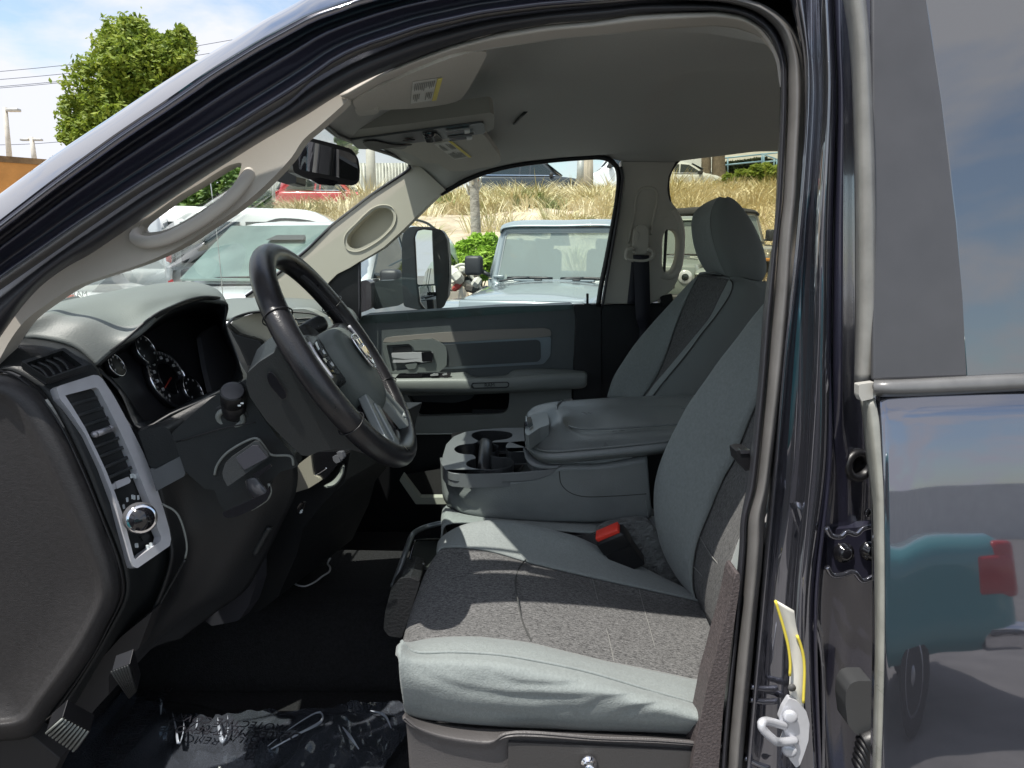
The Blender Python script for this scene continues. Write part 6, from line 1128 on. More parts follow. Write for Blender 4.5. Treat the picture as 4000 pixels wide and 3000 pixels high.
for (u0, v0, u1, v1, y, lab_, arm) in ((11, 232, 22, 340, 30, 'tall street lamp above the orange wall at the left edge', 18), (68, 296, 77, 345, 44, 'shorter twin-arm street lamp above the orange wall', 14)):
    th = thing('street_lamp', lab_, 'street lamp', px(u1, v1, y), 'street lamps above the orange wall'); r = .10*y/30
    MB().cyl(px(u1, v1+20, y), px(u0, v0, y), r*1.1, r*.8, 10).build('post', CONC, th)
    s_ = (-1, 1) if arm == 14 else (1,)
    for s in s_:
        a, b = px(u0, v0+3, y), px(u0+s*arm, v0+6, y); MB().cyl(a, b, r*.5, r*.4, 8).build('lamp_arm', CONC, th); MB().box(px(u0+s*arm, v0+6, y), (.5, .25, .12)).build('lamp_head', GALV, th, bevel=.03)
# orange wall
ow = thing('boundary_wall', 'weathered orange stucco wall at the left edge under the street lamps', 'wall', (-12, 16, 0))
a, b = px(-260, 318, 15), px(175, 352, 18.5); n_ = (b-a).normalized()
mb = MB(); mb.add([Vector((a.x, a.y, -.1)), Vector((b.x, b.y, -.1)), b, a, Vector((a.x, a.y+.3, -.1)), Vector((b.x, b.y+.3, -.1)), b+Vector((0, .3, 0)), a+Vector((0, .3, 0))], [(0, 1, 2, 3), (4, 7, 6, 5), (0, 4, 5, 1), (3, 2, 6, 7), (0, 3, 7, 4), (1, 5, 6, 2)]); mb.build('wall_panel', mat('orange_stucco', (.50, .24, .07), .95, bump=(12, .5, .02), var=(1.1, .25)), ow, smooth=False)
mb = MB(); mb.add([v+Vector((0, 0, dz)) for dz in (-.12, .02) for v in (a-Vector((0, .04, 0)), b-Vector((0, .04, 0)), b+Vector((0, .34, 0)), a+Vector((0, .34, 0)))], [(0, 1, 2, 3), (4, 5, 6, 7), (0, 4, 5, 1), (1, 5, 6, 2), (2, 6, 7, 3), (3, 7, 4, 0)]); mb.build('wall_cap', mat('wall_cap_stain', (.22, .14, .07), .95, var=(3, .4)), ow, smooth=False)
# power lines
for i, (p, q, lab_) in enumerate((((-200, 172, 60), (640, 62, 60), 'topmost power line crossing the sky behind the tall tree'), ((-200, 188, 60), (640, 84, 60), 'second power line from the top behind the tall tree'), ((-200, 203, 60), (640, 100, 60), 'third power line crossing behind the tall tree'), ((-200, 206, 61), (640, 104, 61), 'lowest of the close group of power lines behind the tall tree'), ((-200, 312, 60), (340, 282, 60), 'single low power line passing the street lamps'))):
    a, b = px(*p), px(*q); m = (a+b)/2-Vector((0, 0, .5)); tag(tube('power_line', [a, m, b], .022, mat('cable', (.05, .06, .09), .7), None, seg=5, n=16), lab_, 'power line', 'power lines crossing the sky')
# corrugated fence on the bank
cf_ = thing('corrugated_fence', 'pale corrugated metal fence behind the red car and the pale pole', 'fence', (-7, 38, 4)); mb = MB(); pts = []
a, b = px(560, 352, 38), px(900, 352, 38)
for i in range(240): x = a.x+(b.x-a.x)*i/239; pts.append(Vector((x, 38+.06*sin(i*1.3), 0)))
V = [Vector((p.x, p.y, 2.5)) for p in pts]+[Vector((p.x, p.y, a.z)) for p in pts]; mesh('fence_sheet', V, [(i, i+1, 241+i, 240+i) for i in range(239)], mat('corrugated_metal', (.42, .42, .38), .5, .3, var=(2, .2)), cf_, thick=.01)
MB().box(((a.x+b.x)/2, 38.15, a.z-.2), (b.x-a.x, .08, .12)).build('fence_rail', GALV, cf_)
# white building, hedge, railing behind the far rear window
wb = thing('white_building', 'pale stucco building behind the hedge and blue railing', 'building', (20, 52, 4.4)); WALLW = mat('pale_stucco', (.68, .70, .68), .9, var=(1.5, .06))
MB().box((26, 52, 9), (24, 2, 12)).build('wall', WALLW, wb, smooth=False)
for u in (1480, 1516): 
    a, b = px(u, 380, 50.9), px(u+24, 260, 50.9); MB().box(((a.x+b.x)/2, 50.95, (a.z+b.z)/2), (b.x-a.x, .1, b.z-a.z)).build('window', mat('blue_window', (.28, .42, .55), .15), wb, smooth=False)
    MB().box((b.x+.1, 50.93, (a.z+b.z)/2), (.15, .14, b.z-a.z)).build('window_frame', WALLW, wb, smooth=False)
hg = thing('clipped_hedge', 'dark clipped hedge behind the blue railing', 'hedge', px(1600, 372, 38)); rg = random.Random(5); V = []; Fc = []
for i in range(9000):
    u = rg.uniform(1465, 1760); vt = 357 if u < 1530 else (352-(u-1560)*.13 if u < 1650 else 340+(u-1650)*.35); p = px(u, rg.uniform(vt, 374), 38)+Vector((0, rg.uniform(-.25, .25), 0)); a = Vector((rg.gauss(0, 1), rg.gauss(0, 1), rg.gauss(0, 1))).normalized(); b = a.orthogonal().normalized(); a = a*.12; b = b*.07; k = len(V); V.extend([p-a, p+b, p+a, p-b]); Fc.append((k, k+1, k+2, k+3))
mesh('foliage', V, Fc, LF4, hg, smooth=False, face_cam=False)
V = []; core = [px(1465, 360, 38.1), px(1530, 358, 38.1), px(1650, 341, 38.1), px(1690, 356, 38.1), px(1760, 372, 38.1), px(1760, 390, 38.1), px(1465, 390, 38.1)]; mb = MB(); mb.poly(core, (0, .3, 0)); mb.build('hedge_core', LF4, hg, smooth=False)
rl_ = thing('blue_railing', 'light blue metal handrail in front of the hedge', 'railing', px(1600, 372, 34)); BLU = mat('blue_rail_paint', (.22, .38, .52), .4)
def bar(par, name, a, b, y, r=.035): MB().cyl(px(*a, y), px(*b, y), r, seg=8).build(name, BLU, par)
for a, b in (((1490, 352), (1561, 342)), ((1561, 342), (1648, 333)), ((1490, 365), (1561, 359)), ((1561, 357), (1648, 348)), ((1648, 333), (1760, 322)), ((1648, 350), (1700, 346)), ((1490, 372), (1530, 370)), ((1648, 333), (1680, 345))): bar(rl_, 'rail', a, b, 34)
for u, v0, v1 in ((1490, 350, 375), (1495, 352, 372), (1561, 340, 372), (1572, 342, 372), (1646, 331, 366), (1650, 332, 366), (1672, 340, 366), (1678, 345, 368)): bar(rl_, 'baluster', (u, v0), (u, v1), 34)
# rubble heap next to the off-roader
rb = thing('rubbish_heap', 'heap of wrapped junk and broken bits left of the blue-grey off-roader', 'rubbish heap', px(1000, 605, 8.6)); jm_ = [mat('junk_tan', (.5, .43, .33), .9, var=(9, .3)), mat('junk_red', (.4, .06, .05), .8), mat('junk_white', (.6, .58, .52), .6, var=(12, .2)), mat('junk_dark', (.08, .07, .06), .9)]
for i in range(26):
    u, v = rng.uniform(975, 1030), rng.uniform(580, 625); s = rng.uniform(.03, .10); mb = MB(); mb.ell(px(u, v, 8.6+rng.uniform(-.2, .2)), (s*1.3, s, s*.7), rot('Y', rng.uniform(-1, 1)) @ rot('Z', rng.uniform(0, 3)), 7, 5, .7); mb.build('junk_piece', jm_[rng.choice((0, 0, 2, 2, 3, 1))], rb, smooth=False)
tube('hoop', S('f', (-90, 1390, -40, 1350, 40, 1340, 90, 1400, 120, 1470, 150, 1500), 8.4), .02, jm_[2], rb, seg=6)
# =====================================================================  vehicles
GLD = bpy.data.materials.new('car_glass'); GLD.use_nodes = True; gb = GLD.node_tree.nodes['Principled BSDF']; gb.inputs['Base Color'].default_value = (.02, .028, .028, 1); gb.inputs['Roughness'].default_value = .03; gb.inputs['IOR'].default_value = 1.7
TYRE = mat('tyre', (.02, .02, .02), .8); ALU = mat('wheel_alloy', (.45, .46, .48), .3, .8); TAIL = mat('tail_lamp_red', (.5, .02, .02), .2, coat=.5); LAMPC = mat('lamp_clear', (.75, .78, .8), .1, .3, coat=.8); PLB = mat('dark_trim', (.03, .032, .036), .5)
def cpaint(name, c, metal=0, r=.3): return mat(name, c, r, metal, 1.0, coatr=.03)
class Car:
    """local axes: x = forward, y = left, z = up"""
    def __init__(s, name, label, cat, loc, yaw, paint, L, Wd, top, belt, zb=.32, kind=None, group=None, sections=None, whl=.36, wx=None, tumble=.80):
        s.th = thing(name, label, cat, loc, group); s.M = Matrix.Translation(loc) @ Matrix.Rotation(yaw, 4, 'Z'); s.W = Wd/2; s.top = top; s.belt = belt; s.p = paint; s.tum = tumble; s.L = L
        # body: top line along the length
        n = 12; rows = []
        for (x, zt, wf) in sections['body']:
            w = s.W*wf; rows.append([s.t(x, -w*.90, zb), s.t(x, -w, zb+.12), s.t(x, -w*1.0, zb+(zt-zb)*.55), s.t(x, -w*.985, zt-.07), s.t(x, -w*.93, zt-.005), s.t(x, -w*.5, zt+.02), s.t(x, 0, zt+.03), s.t(x, w*.5, zt+.02), s.t(x, w*.93, zt-.005), s.t(x, w*.985, zt-.07), s.t(x, w, zb+(zt-zb)*.55), s.t(x, w, zb+.12), s.t(x, w*.90, zb)])
        f = sections['body'][0]; g_ = sections['body'][-1]
        rows.insert(0, [s.t(f[0]+.02, (r-6)/6*s.W*f[2]*.8, zb+.2+(f[1]-zb-.25)*min(1, (6-abs(r-6))/3)) for r in range(13)]); rows.append([s.t(g_[0]-.02, (r-6)/6*s.W*g_[2]*.8, zb+.2+(g_[1]-zb-.25)*min(1, (6-abs(r-6))/3)) for r in range(13)])
        loft('body', rows, paint, s.th, n=40, k=3, thick=0)
        rows = []
        if 'cab' in sections:
            for (x, zt) in sections['cab']:
                k = (zt-belt)/(top-belt) if top > belt else 0; w = s.hw(zt); rows.append([s.t(x, -s.W*.93, belt-.03), s.t(x, -w*1.0, zt-.06*k), s.t(x, -w*.93, zt), s.t(x, 0, zt+.03*k), s.t(x, w*.93, zt), s.t(x, w, zt-.06*k), s.t(x, s.W*.93, belt-.03)])
            loft('roof', rows, paint, s.th, n=30, k=3, thick=0)
        for x in (wx or (L*.31, -L*.30)):
            for sd_ in (-1, 1):
                c = s.t(x, sd_*(s.W-.11), whl); ax_ = s.d(0, sd_, 0); wh = MB().lathe(c-ax_*.11, ax_, [(0, whl*.8), (.02, whl*.97), (.10, whl), (.20, whl*.97), (.225, whl*.8)], 22).build('wheel', TYRE, s.th)
                MB().lathe(c+ax_*.10, ax_, [(0, whl*.66), (.02, whl*.64), (.005, whl*.5), (.0, whl*.2), (.02, whl*.15)], 20).build('rim', ALU, wh)
    def t(s, x, y, z): return s.M @ Vector((x, y, z))
    def d(s, x, y, z): return s.M.to_3x3() @ Vector((x, y, z))
    def hw(s, z):
        k = max(0, min(1, (z-s.belt)/max(.01, s.top-s.belt))); return s.W*(.955*(1-k)+s.tum*k)
    def side(s, name, pts, sd_, mt_, off=.012, par=None):
        V = [s.t(x, sd_*(s.hw(z)+off), z) for x, z in pts]; mb = MB(); mb.poly(V, s.d(0, -sd_*.02, 0)); return mb.build(name, mt_, par or s.th, smooth=False)
    def quad(s, name, pts, mt_, d=(0, 0, 0), par=None, bevel=0):
        mb = MB(); mb.poly([s.t(*p) for p in pts], s.d(*d) if d != (0, 0, 0) else s.d(0, 0, -.01)); return mb.build(name, mt_, par or s.th, smooth=False, bevel=bevel)
    def box(s, name, c, dm, mt_, par=None, bevel=.01, ry=0):
        R = s.M.to_3x3() @ rot('Y', ry); return MB().box(s.t(*c), dm, R).build(name, mt_, par or s.th, bevel=bevel)
def suv(name, label, loc, yaw, col, L=4.7, Wd=1.85, top=1.68, belt=1.02, kind='suv', group=None, rails=True, cat='car', wins=True, wsm=None, hz=0):
    p = cpaint(name+col[0], col[1], col[2] if len(col) > 2 else 0)
    h = L/2
    if kind == 'suv':
        body = [(h, .62+hz, .80), (h-.12, .78+hz, .93), (h-.5, .92+hz, .98), (h-1.15, 1.0+hz*.93, 1), (h-1.4, belt, 1), (0, belt, 1), (-h+.6, belt, 1), (-h+.12, belt-.02, .97), (-h, belt-.12, .88)]; cab = [(h-1.15, belt), (h-1.95, top-.06), (h-2.4, top), (-.4, top), (-h+.9, top-.02), (-h+.35, top-.14), (-h+.08, belt)]
        w = [[(h-1.45, belt+.05), (h-2.0, top-.14), (h-2.45, top-.10), (h-2.5, belt+.04)], [(h-2.58, belt+.04), (h-2.53, top-.10), (-.42, top-.10), (-.50, belt+.05)], [(-.58, belt+.05), (-.52, top-.10), (-h+.98, top-.13), (-h+.45, belt+.10)]]
    else:
        body = [(h, .55, .80), (h-.12, .68, .93), (h-.5, .80, .98), (h-1.1, .90, 1), (h-1.35, belt, 1), (0, belt, 1), (-h+.8, belt, 1), (-h+.15, belt-.02, .95), (-h, belt-.1, .85)]; cab = [(h-1.1, belt), (h-2.0, top-.05), (h-2.4, top), (-.3, top), (-h+1.3, top-.12), (-h+.5, belt)]
        w = [[(h-1.5, belt+.04), (h-2.05, top-.11), (h-2.4, top-.08), (h-2.45, belt+.03)], [(h-2.52, belt+.03), (h-2.47, top-.08), (-.35, top-.10), (-.45, belt+.04)]]
    c = Car(name, label, cat, loc, yaw, p, L, Wd, top, belt, group=group, sections={'body': body, 'cab': cab})
    for sd_ in (-1, 1):
        for q in w:
            o = c.side('side_window', q, sd_, GLD)
        c.side('window_trim', [(w[0][0][0]+.03, belt+.015), (w[0][0][0]+.02, belt+.045), (w[-1][-1][0]-.04, belt+.07), (w[-1][-1][0]-.06, belt+.04)], sd_, CHR, off=.016)
        c.box('side_mirror', (h-1.6, sd_*(c.W+.08), belt+.06), (.16, .2, .15), PLB, bevel=.04)
        c.box('headlight', (h-.12, sd_*c.W*.78, .70), (.2, .34, .14), LAMPC, bevel=.04); c.box('tail_lamp', (-h+.10, sd_*c.W*.86, .92), (.14, .22, .24), TAIL, bevel=.04)
        c.side('door_seam', [(-.5, .4), (-.5, belt-.02), (-.485, belt-.02), (-.485, .4)], sd_, PLB, off=.03)
        if rails: tube('roof_rail', [c.t(h-2.5, sd_*c.hw(top)*.92, top+.02), c.t(h-2.8, sd_*c.hw(top)*.92, top+.075), c.t(-h+1.3, sd_*c.hw(top)*.92, top+.07), c.t(-h+.9, sd_*c.hw(top)*.92, top+.0)], .018, PLB, c.th, seg=6, n=16)
    c.quad('windshield', [(cab[0][0]+.04, -c.W*.86, belt+.03), (cab[0][0]+.04, c.W*.86, belt+.03), (cab[1][0]+.10, c.hw(top)*.93, top-.05), (cab[1][0]+.10, -c.hw(top)*.93, top-.05)], wsm or GLD, (.02, 0, .02))
    c.quad('rear_window', [(cab[-1][0]-.03, -c.W*.78, belt+.1), (cab[-1][0]-.03, c.W*.78, belt+.1), (cab[-2][0]-.04, c.hw(top)*.84, top-.17), (cab[-2][0]-.04, -c.hw(top)*.84, top-.17)], GLD, (-.02, 0, .02))
    c.box('front_bumper', (h, 0, .42), (.12, c.W*1.7, .22), PLB, bevel=.04); c.box('rear_bumper', (-h, 0, .45), (.12, c.W*1.75, .22), PLB, bevel=.04); c.box('license_plate', (-h-.07, 0, .75), (.02, .32, .16), mat('plate_white', (.6, .6, .55), .5), bevel=0)
    return c
# boxy off-roader
def offroader(label, loc, yaw, col, topcol, z=0, sticker=False):
    p = cpaint('offroad_'+col[0], col[1], .15); tp_ = p if topcol is None else mat('soft_top_black', (.03, .03, .032), .8)
    th = thing('offroad_suv', label, 'off-road SUV', loc, 'boxy off-road SUVs parked along the bank'); M = Matrix.Translation(loc) @ Matrix.Rotation(yaw, 4, 'Z')
    class _(Car):
        def __init__(s): s.th = th; s.M = M; s.W = .78
    c = _()
    t_ = c.t  # x forward, windshield base at x=0
    def lf(nm, secs, mt_, n=30, k=3):
        return loft(nm, [[t_(*q) for q in r] for r in secs], mt_, th, n=n, k=k, thick=.01)
    # hood
    def hs(x, w, z, cr): return [(x, -w, z-.16), (x, -w, z-.03), (x, -w*.93, z), (x, -w*.55, z+cr*.7), (x, 0, z+cr), (x, w*.55, z+cr*.7), (x, w*.93, z), (x, w, z-.03), (x, w, z-.16)]
    hd_ = lf('hood', [hs(-.10, .74, 1.225, .045), hs(.3, .72, 1.205, .05), hs(.8, .68, 1.17, .05), hs(1.2, .64, 1.13, .035), hs(1.31, .62, 1.09, .02), hs(1.34, .60, 1.0, .0)], p, 50, 4)
    tub = MB(); 
    R3 = M.to_3x3()
    tub.box(t_(-1.35, 0, .93), (2.6, 1.58, .62), R3); tub.build('body', p, th, bevel=.05)
    MB().box(t_(.6, 0, .95), (1.3, 1.2, .4), R3).build('engine_bay_side', p, th, bevel=.03)
    # grille
    gp = MB().box(t_(1.34, 0, .90), (.06, 1.22, .46), R3).build('grille', p, th, bevel=.04)
    for i in range(7):
        MB().box(t_(1.372, (i-3)*.095, .93), (.02, .055, .26), R3).build('grille_slot', PLB, gp, bevel=.012)
    for s in (-1, 1):
        hl_ = MB().lathe(t_(1.36, s*.46, .965), c.d(1, 0, 0), [(0, .105), (.02, .105), (.03, .09)], 24).build('headlight', LAMPC, th); MB().lathe(t_(1.39, s*.46, .965), c.d(1, 0, 0), [(0, .055), (.01, .05)], 16).build('headlight_lens', GLD, hl_)
        # fenders
        lf('fender', [[(1.42, s*.60, 1.0), (1.42, s*.93, 1.0), (1.42, s*.95, .96)], [(1.30, s*.60, 1.06), (1.30, s*.93, 1.05), (1.30, s*.95, 1.0)], [(.7, s*.64, 1.09), (.7, s*.93, 1.07), (.7, s*.95, 1.02)], [(.2, s*.70, 1.04), (.2, s*.93, 1.02), (.2, s*.95, .97)], [(.05, s*.72, .75), (.05, s*.93, .75), (.05, s*.95, .72)]], p if s else p, 12, 4)
        MB().box(t_(1.43, s*.78, .98), (.04, .2, .05), R3).build('turn_signal', mat('amber_lamp', (.7, .3, .05), .3), th, bevel=.01)
        # mirror
        mr = MB().box(t_(-.10, s*.98, 1.42), (.14, .20, .22), R3).build('side_mirror', PLB, th, bevel=.035)
        MB().cyl(t_(-.12, s*.90, 1.36), t_(-.12, s*.78, 1.30), .022, seg=8).build('mirror_stalk', PLB, mr)
        MB().box(t_(.2, s*.735, 1.18), (.08, .03, .05), R3).build('hood_latch', PLB, th, bevel=.008)
        MB().box(t_(-.06, s*.66, 1.30), (.10, .12, .03), R3).build('hinge', p, th, bevel=.008)
        # doors, side windows
        for (x0, x1) in ((-.95, -.12), (-1.75, -1.02)):
            d_ = MB().box(t_((x0+x1)/2, s*.80, .98), (x1-x0, .05, .58), R3).build('door', p, th, bevel=.02)
            mb = MB(); mb.poly([t_(x1-.02, s*.775, 1.30), t_(x1-.12 if x1 > -.5 else x1-.02, s*.69, 1.72), t_(x0+.03, s*.69, 1.72), t_(x0+.03, s*.775, 1.30)], c.d(0, -s*.02, 0)); mb.build('side_window', GLD, th, smooth=False)
            for xx in (x0, x1-.02 if x1 < -.5 else x1): tube('window_post', [t_(xx, s*.78, 1.28), t_(xx-(.12 if x1 > -.5 and xx == x1 else 0), s*.69, 1.74)], .028, tp_ if topcol else p, th, seg=8, n=3)
        w_ = MB().lathe(t_(.72, s*.82, .42), c.d(0, s, 0), [(-.14, .36), (-.11, .42), (.10, .42), (.13, .36)], 26).build('wheel', TYRE, th); MB().lathe(t_(.72, s*.95, .42), c.d(0, s, 0), [(0, .24), (.01, .22), (0, .08)], 18).build('rim', ALU, w_)
        w_ = MB().lathe(t_(-1.95, s*.82, .42), c.d(0, s, 0), [(-.14, .36), (-.11, .42), (.10, .42), (.13, .36)], 26).build('wheel', TYRE, th); MB().lathe(t_(-1.95, s*.95, .42), c.d(0, s, 0), [(0, .24), (.01, .22), (0, .08)], 18).build('rim', ALU, w_)
    MB().box(t_(1.55, 0, .62), (.18, 1.6, .20), R3).build('front_bumper', PLB, th, bevel=.04)
    # windshield frame + glass
    fr_o = [(.0, -.75, 1.19), (.0, .75, 1.19), (-.20, .675, 1.85), (-.20, -.675, 1.85)]; fr_i = [(-.012, -.685, 1.235), (-.012, .685, 1.235), (-.180, .62, 1.80), (-.180, -.62, 1.80)]
    def ringmesh(nm, o_, i_, mt_, dx):
        O = rnd3([Vector(q) for q in o_], .07); I = rnd3([Vector(q) for q in i_], .05); n = len(O); V = [t_(*q) for q in O+I]; V += [v+c.d(*dx) for v in V]
        Fc = []
        for i in range(n):
            j = (i+1) % n; Fc += [(i, j, n+j, n+i), (2*n+i, 3*n+i, 3*n+j, 2*n+j), (i, 2*n+i, 2*n+j, j), (n+i, n+j, 3*n+j, 3*n+i)]
        return mesh(nm, V, Fc, mt_, th, True, face_cam=False)
    def rnd3(p_, r):
        o_ = []; n = len(p_)
        for i in range(n):
            a, b, d_ = p_[i-1], p_[i], p_[(i+1) % n]; s_ = b+(a-b).normalized()*r; e_ = b+(d_-b).normalized()*r
            for k in range(5): q = k/4; o_.append((1-q)**2*s_+2*q*(1-q)*b+q*q*e_)
        return o_
    ringmesh('windshield_frame', fr_o, fr_i, p, (-.05, 0, -.02))
    gl_ = [t_(*q) for q in rnd3([Vector(q)+Vector((-.01, 0, 0)) for q in fr_i], .05)]; mb = MB(); mb.poly(gl_, c.d(-.008, 0, 0)); ws = mb.build('windshield', GLO, th, smooth=False)
    ringmesh('windshield_border', [(x-.006, y*1.005, z) for x, y, z in fr_i], [(-.032, -.665, 1.265), (-.032, .665, 1.265), (-.175, .605, 1.775), (-.175, -.605, 1.775)], mat('glass_frit', (.30, .33, .33), .3), (-.003, 0, 0))
    mb = MB(); mb.poly([t_(-.165, -.13, 1.64), t_(-.165, .13, 1.64), t_(-.20, .09, 1.79), t_(-.20, -.09, 1.79)], c.d(-.03, 0, 0)); mb.build('sensor_housing', mat('sensor_grey', (.05, .055, .055), .5), th, smooth=False)
    MB().box(t_(-1.3, 0, 1.28), (2.0, 1.3, .06), R3).build('interior_floor', PLB, th)
    for s in (-.38, .38):
        st_ = MB(); st_.box(t_(-1.0, s, 1.40), (.16, .44, .42), R3); st_.build('seat', PLB, th, bevel=.06); MB().box(t_(-1.02, s, 1.66), (.1, .24, .14), R3).build('headrest', PLB, th, bevel=.04)
    # roof
    lf('roof', [[(-.14, -.665, 1.780), (-.14, -.66, 1.820), (-.14, 0, 1.845), (-.14, .66, 1.820), (-.14, .665, 1.780)], [(-.22, -.69, 1.790), (-.22, -.67, 1.865), (-.22, 0, 1.895), (-.22, .67, 1.865), (-.22, .69, 1.790)], [(-1.0, -.69, 1.790), (-1.0, -.67, 1.890), (-1.0, 0, 1.930), (-1.0, .67, 1.890), (-1.0, .69, 1.790)], [(-2.4, -.69, 1.770), (-2.4, -.67, 1.870), (-2.4, 0, 1.900), (-2.4, .67, 1.870), (-2.4, .69, 1.770)]], tp_, 40, 4)
    for s in (-1, 1):
        tube('roof_seam', [t_(-.2, s*.2, 1.89), t_(-1.0, s*.2, 1.925)], .006, PLB, th, seg=5, n=4)
        mb = MB(); mb.poly([t_(-1.78, s*.775, 1.30), t_(-1.78, s*.70, 1.76), t_(-2.42, s*.70, 1.74), t_(-2.45, s*.775, 1.30)], c.d(0, -s*.02, 0)); mb.build('rear_quarter', tp_, th, smooth=False)
    # cowl and wipers
    MB().box(t_(.03, 0, 1.265), (.10, .9, .02), R3).build('cowl_vent', mat('cowl_grey', (.2, .24, .26), .5), th, bevel=.006)
    for y0 in (.33, -.28):
        b0 = t_(.035, y0+.28, 1.385) ; wa = tube('wiper_blade', [t_(.02, y0-.26, 1.285), t_(.025, y0, 1.292), t_(.02, y0+.26, 1.285)], .016, BLK, th, seg=6, n=8)
        tube('wiper_arm', [t_(.03, y0+.0, 1.295), t_(.05, y0-.16, 1.285), t_(.06, y0-.34, 1.25)], .011, PLB, wa, seg=6, n=8)
    for y0 in (.28, -.14): MB().box(t_(.18, y0, 1.275), (.05, .08, .018), R3).build('washer_nozzle', PLB, th, bevel=.005)
    if sticker:
        for k in range(7): MB().box(t_(.62+k*.03, -.40+(.01*(k % 3)), 1.232-k*.003), (.008, .12-(k % 3)*.03, .002), R3).build('hood_lettering', PLB, hd_, smooth=False)
    return th
GLO = glass('offroader_glass', (.66, .74, .71), 1.5, .33, (.55, .64, .61))
J1 = offroader('pale blue-grey boxy off-roader facing the pickup, seen through the passenger window', (.47, 7.72, .03), -pi/2-radians(17), ('bluegrey', (.26, .30, .315)), None, sticker=True)
offroader('silver-green boxy off-roader further back, seen through the rear side window', (2.54, 11.9, .27), -pi/2-radians(17), ('silvergreen', (.26, .30, .28)), None)
offroader('khaki boxy off-roader with black soft top behind the passenger headrest', (4.2, 13.2, .5), -pi/2+radians(28), ('khaki', (.17, .15, .10)), 'b')
# white SUV beside the towing mirror, side on, nose to the left
# white pickup facing us behind the steering wheel
def pickup(name, label, loc, yaw, col, cat='pickup truck', Wd=2.0, glassm=None, belt=1.35, top=1.92, L=5.8):
    p = cpaint(name+col[0], col[1]); h = L/2
    c = Car(name, label, cat, loc, yaw, p, L, Wd, top, belt, zb=.5, sections={'body': [(h, .95, .85), (h-.1, 1.08, .95), (h-.5, 1.18, .99), (h-1.4, 1.25, 1), (h-1.6, belt, 1), (.2, belt, 1), (-.6, belt-.02, 1), (-.7, belt-.10, 1), (-h+.1, belt-.10, 1), (-h, belt-.16, .96)], 'cab': [(h-1.4, belt), (h-2.15, top-.06), (h-2.6, top), (-.3, top), (-.6, top-.06), (-.75, belt)]}, whl=.42)
    c.quad('windshield', [(h-1.43, -c.W*.86, belt+.03), (h-1.43, c.W*.86, belt+.03), (h-2.12, c.hw(top)*.90, top-.08), (h-2.12, -c.hw(top)*.90, top-.08)], glassm or GLD, (.02, 0, .02))
    for sd_ in (-1, 1):
        c.side('side_window', [(h-1.75, belt+.05), (h-2.25, top-.14), (h-2.75, top-.10), (h-2.8, belt+.04)], sd_, GLD); c.side('side_window', [(h-2.88, belt+.04), (h-2.83, top-.10), (-.35, top-.12), (-.45, belt+.05)], sd_, GLD)
        c.box('side_mirror', (h-1.8, sd_*(c.W+.14), belt+.10), (.14, .2, .24), PLB, bevel=.04); c.box('headlight', (h-.10, sd_*c.W*.80, .98), (.2, .32, .2), LAMPC, bevel=.04); c.box('tail_lamp', (-h+.06, sd_*c.W*.93, 1.05), (.14, .14, .34), TAIL, bevel=.03)
    c.box('grille', (h, 0, .85), (.1, 1.2, .4), PLB, bevel=.04); c.box('front_bumper', (h+.04, 0, .58), (.16, 1.9, .22), CHR, bevel=.05); c.box('rear_bumper', (-h-.06, 0, .58), (.2, 1.8, .2), CHR, bevel=.04)
    for y0 in (-.3, .35): tube('wiper', [c.t(h-1.40, y0-.3, belt+.06), c.t(h-1.42, y0+.3, belt+.09)], .012, BLK, c.th, seg=6, n=4)
    return c
GLP = glass('pickup_glass', (.55, .68, .62), 1.3, .16, (.45, .60, .55))
wp_ = suv('parked_suv', 'large white SUV facing the viewer behind the steering wheel and towing mirror', (-2.06, 7.99, 0), -pi/2-radians(11), ('white', (.82, .85, .86)), L=5.1, Wd=2.0, top=1.9, belt=1.30, hz=.28, wsm=mat('suv_windshield', (.16, .22, .20), .06, spec=.6, var=(1.6, .35)))
wp_.box('green_paper_box', (.2, .25, 1.44), (.3, .7, .3), mat('green_white_box', (.35, .75, .52), .6), bevel=.01)
mb = MB(); mb.poly([wp_.t(1.0, -.2, 1.72), wp_.t(1.0, .2, 1.72), wp_.t(.78, .13, 1.80), wp_.t(.78, -.13, 1.80)], wp_.d(-.04, 0, 0)); mb.build('sensor_housing', MT['sensor_grey'], wp_.th, smooth=False)
for y0 in (-.35, .35): tube('wiper_blade', [wp_.t(1.43, y0-.32, 1.35), wp_.t(1.44, y0+.32, 1.37)], .013, BLK, wp_.th, seg=6, n=4)
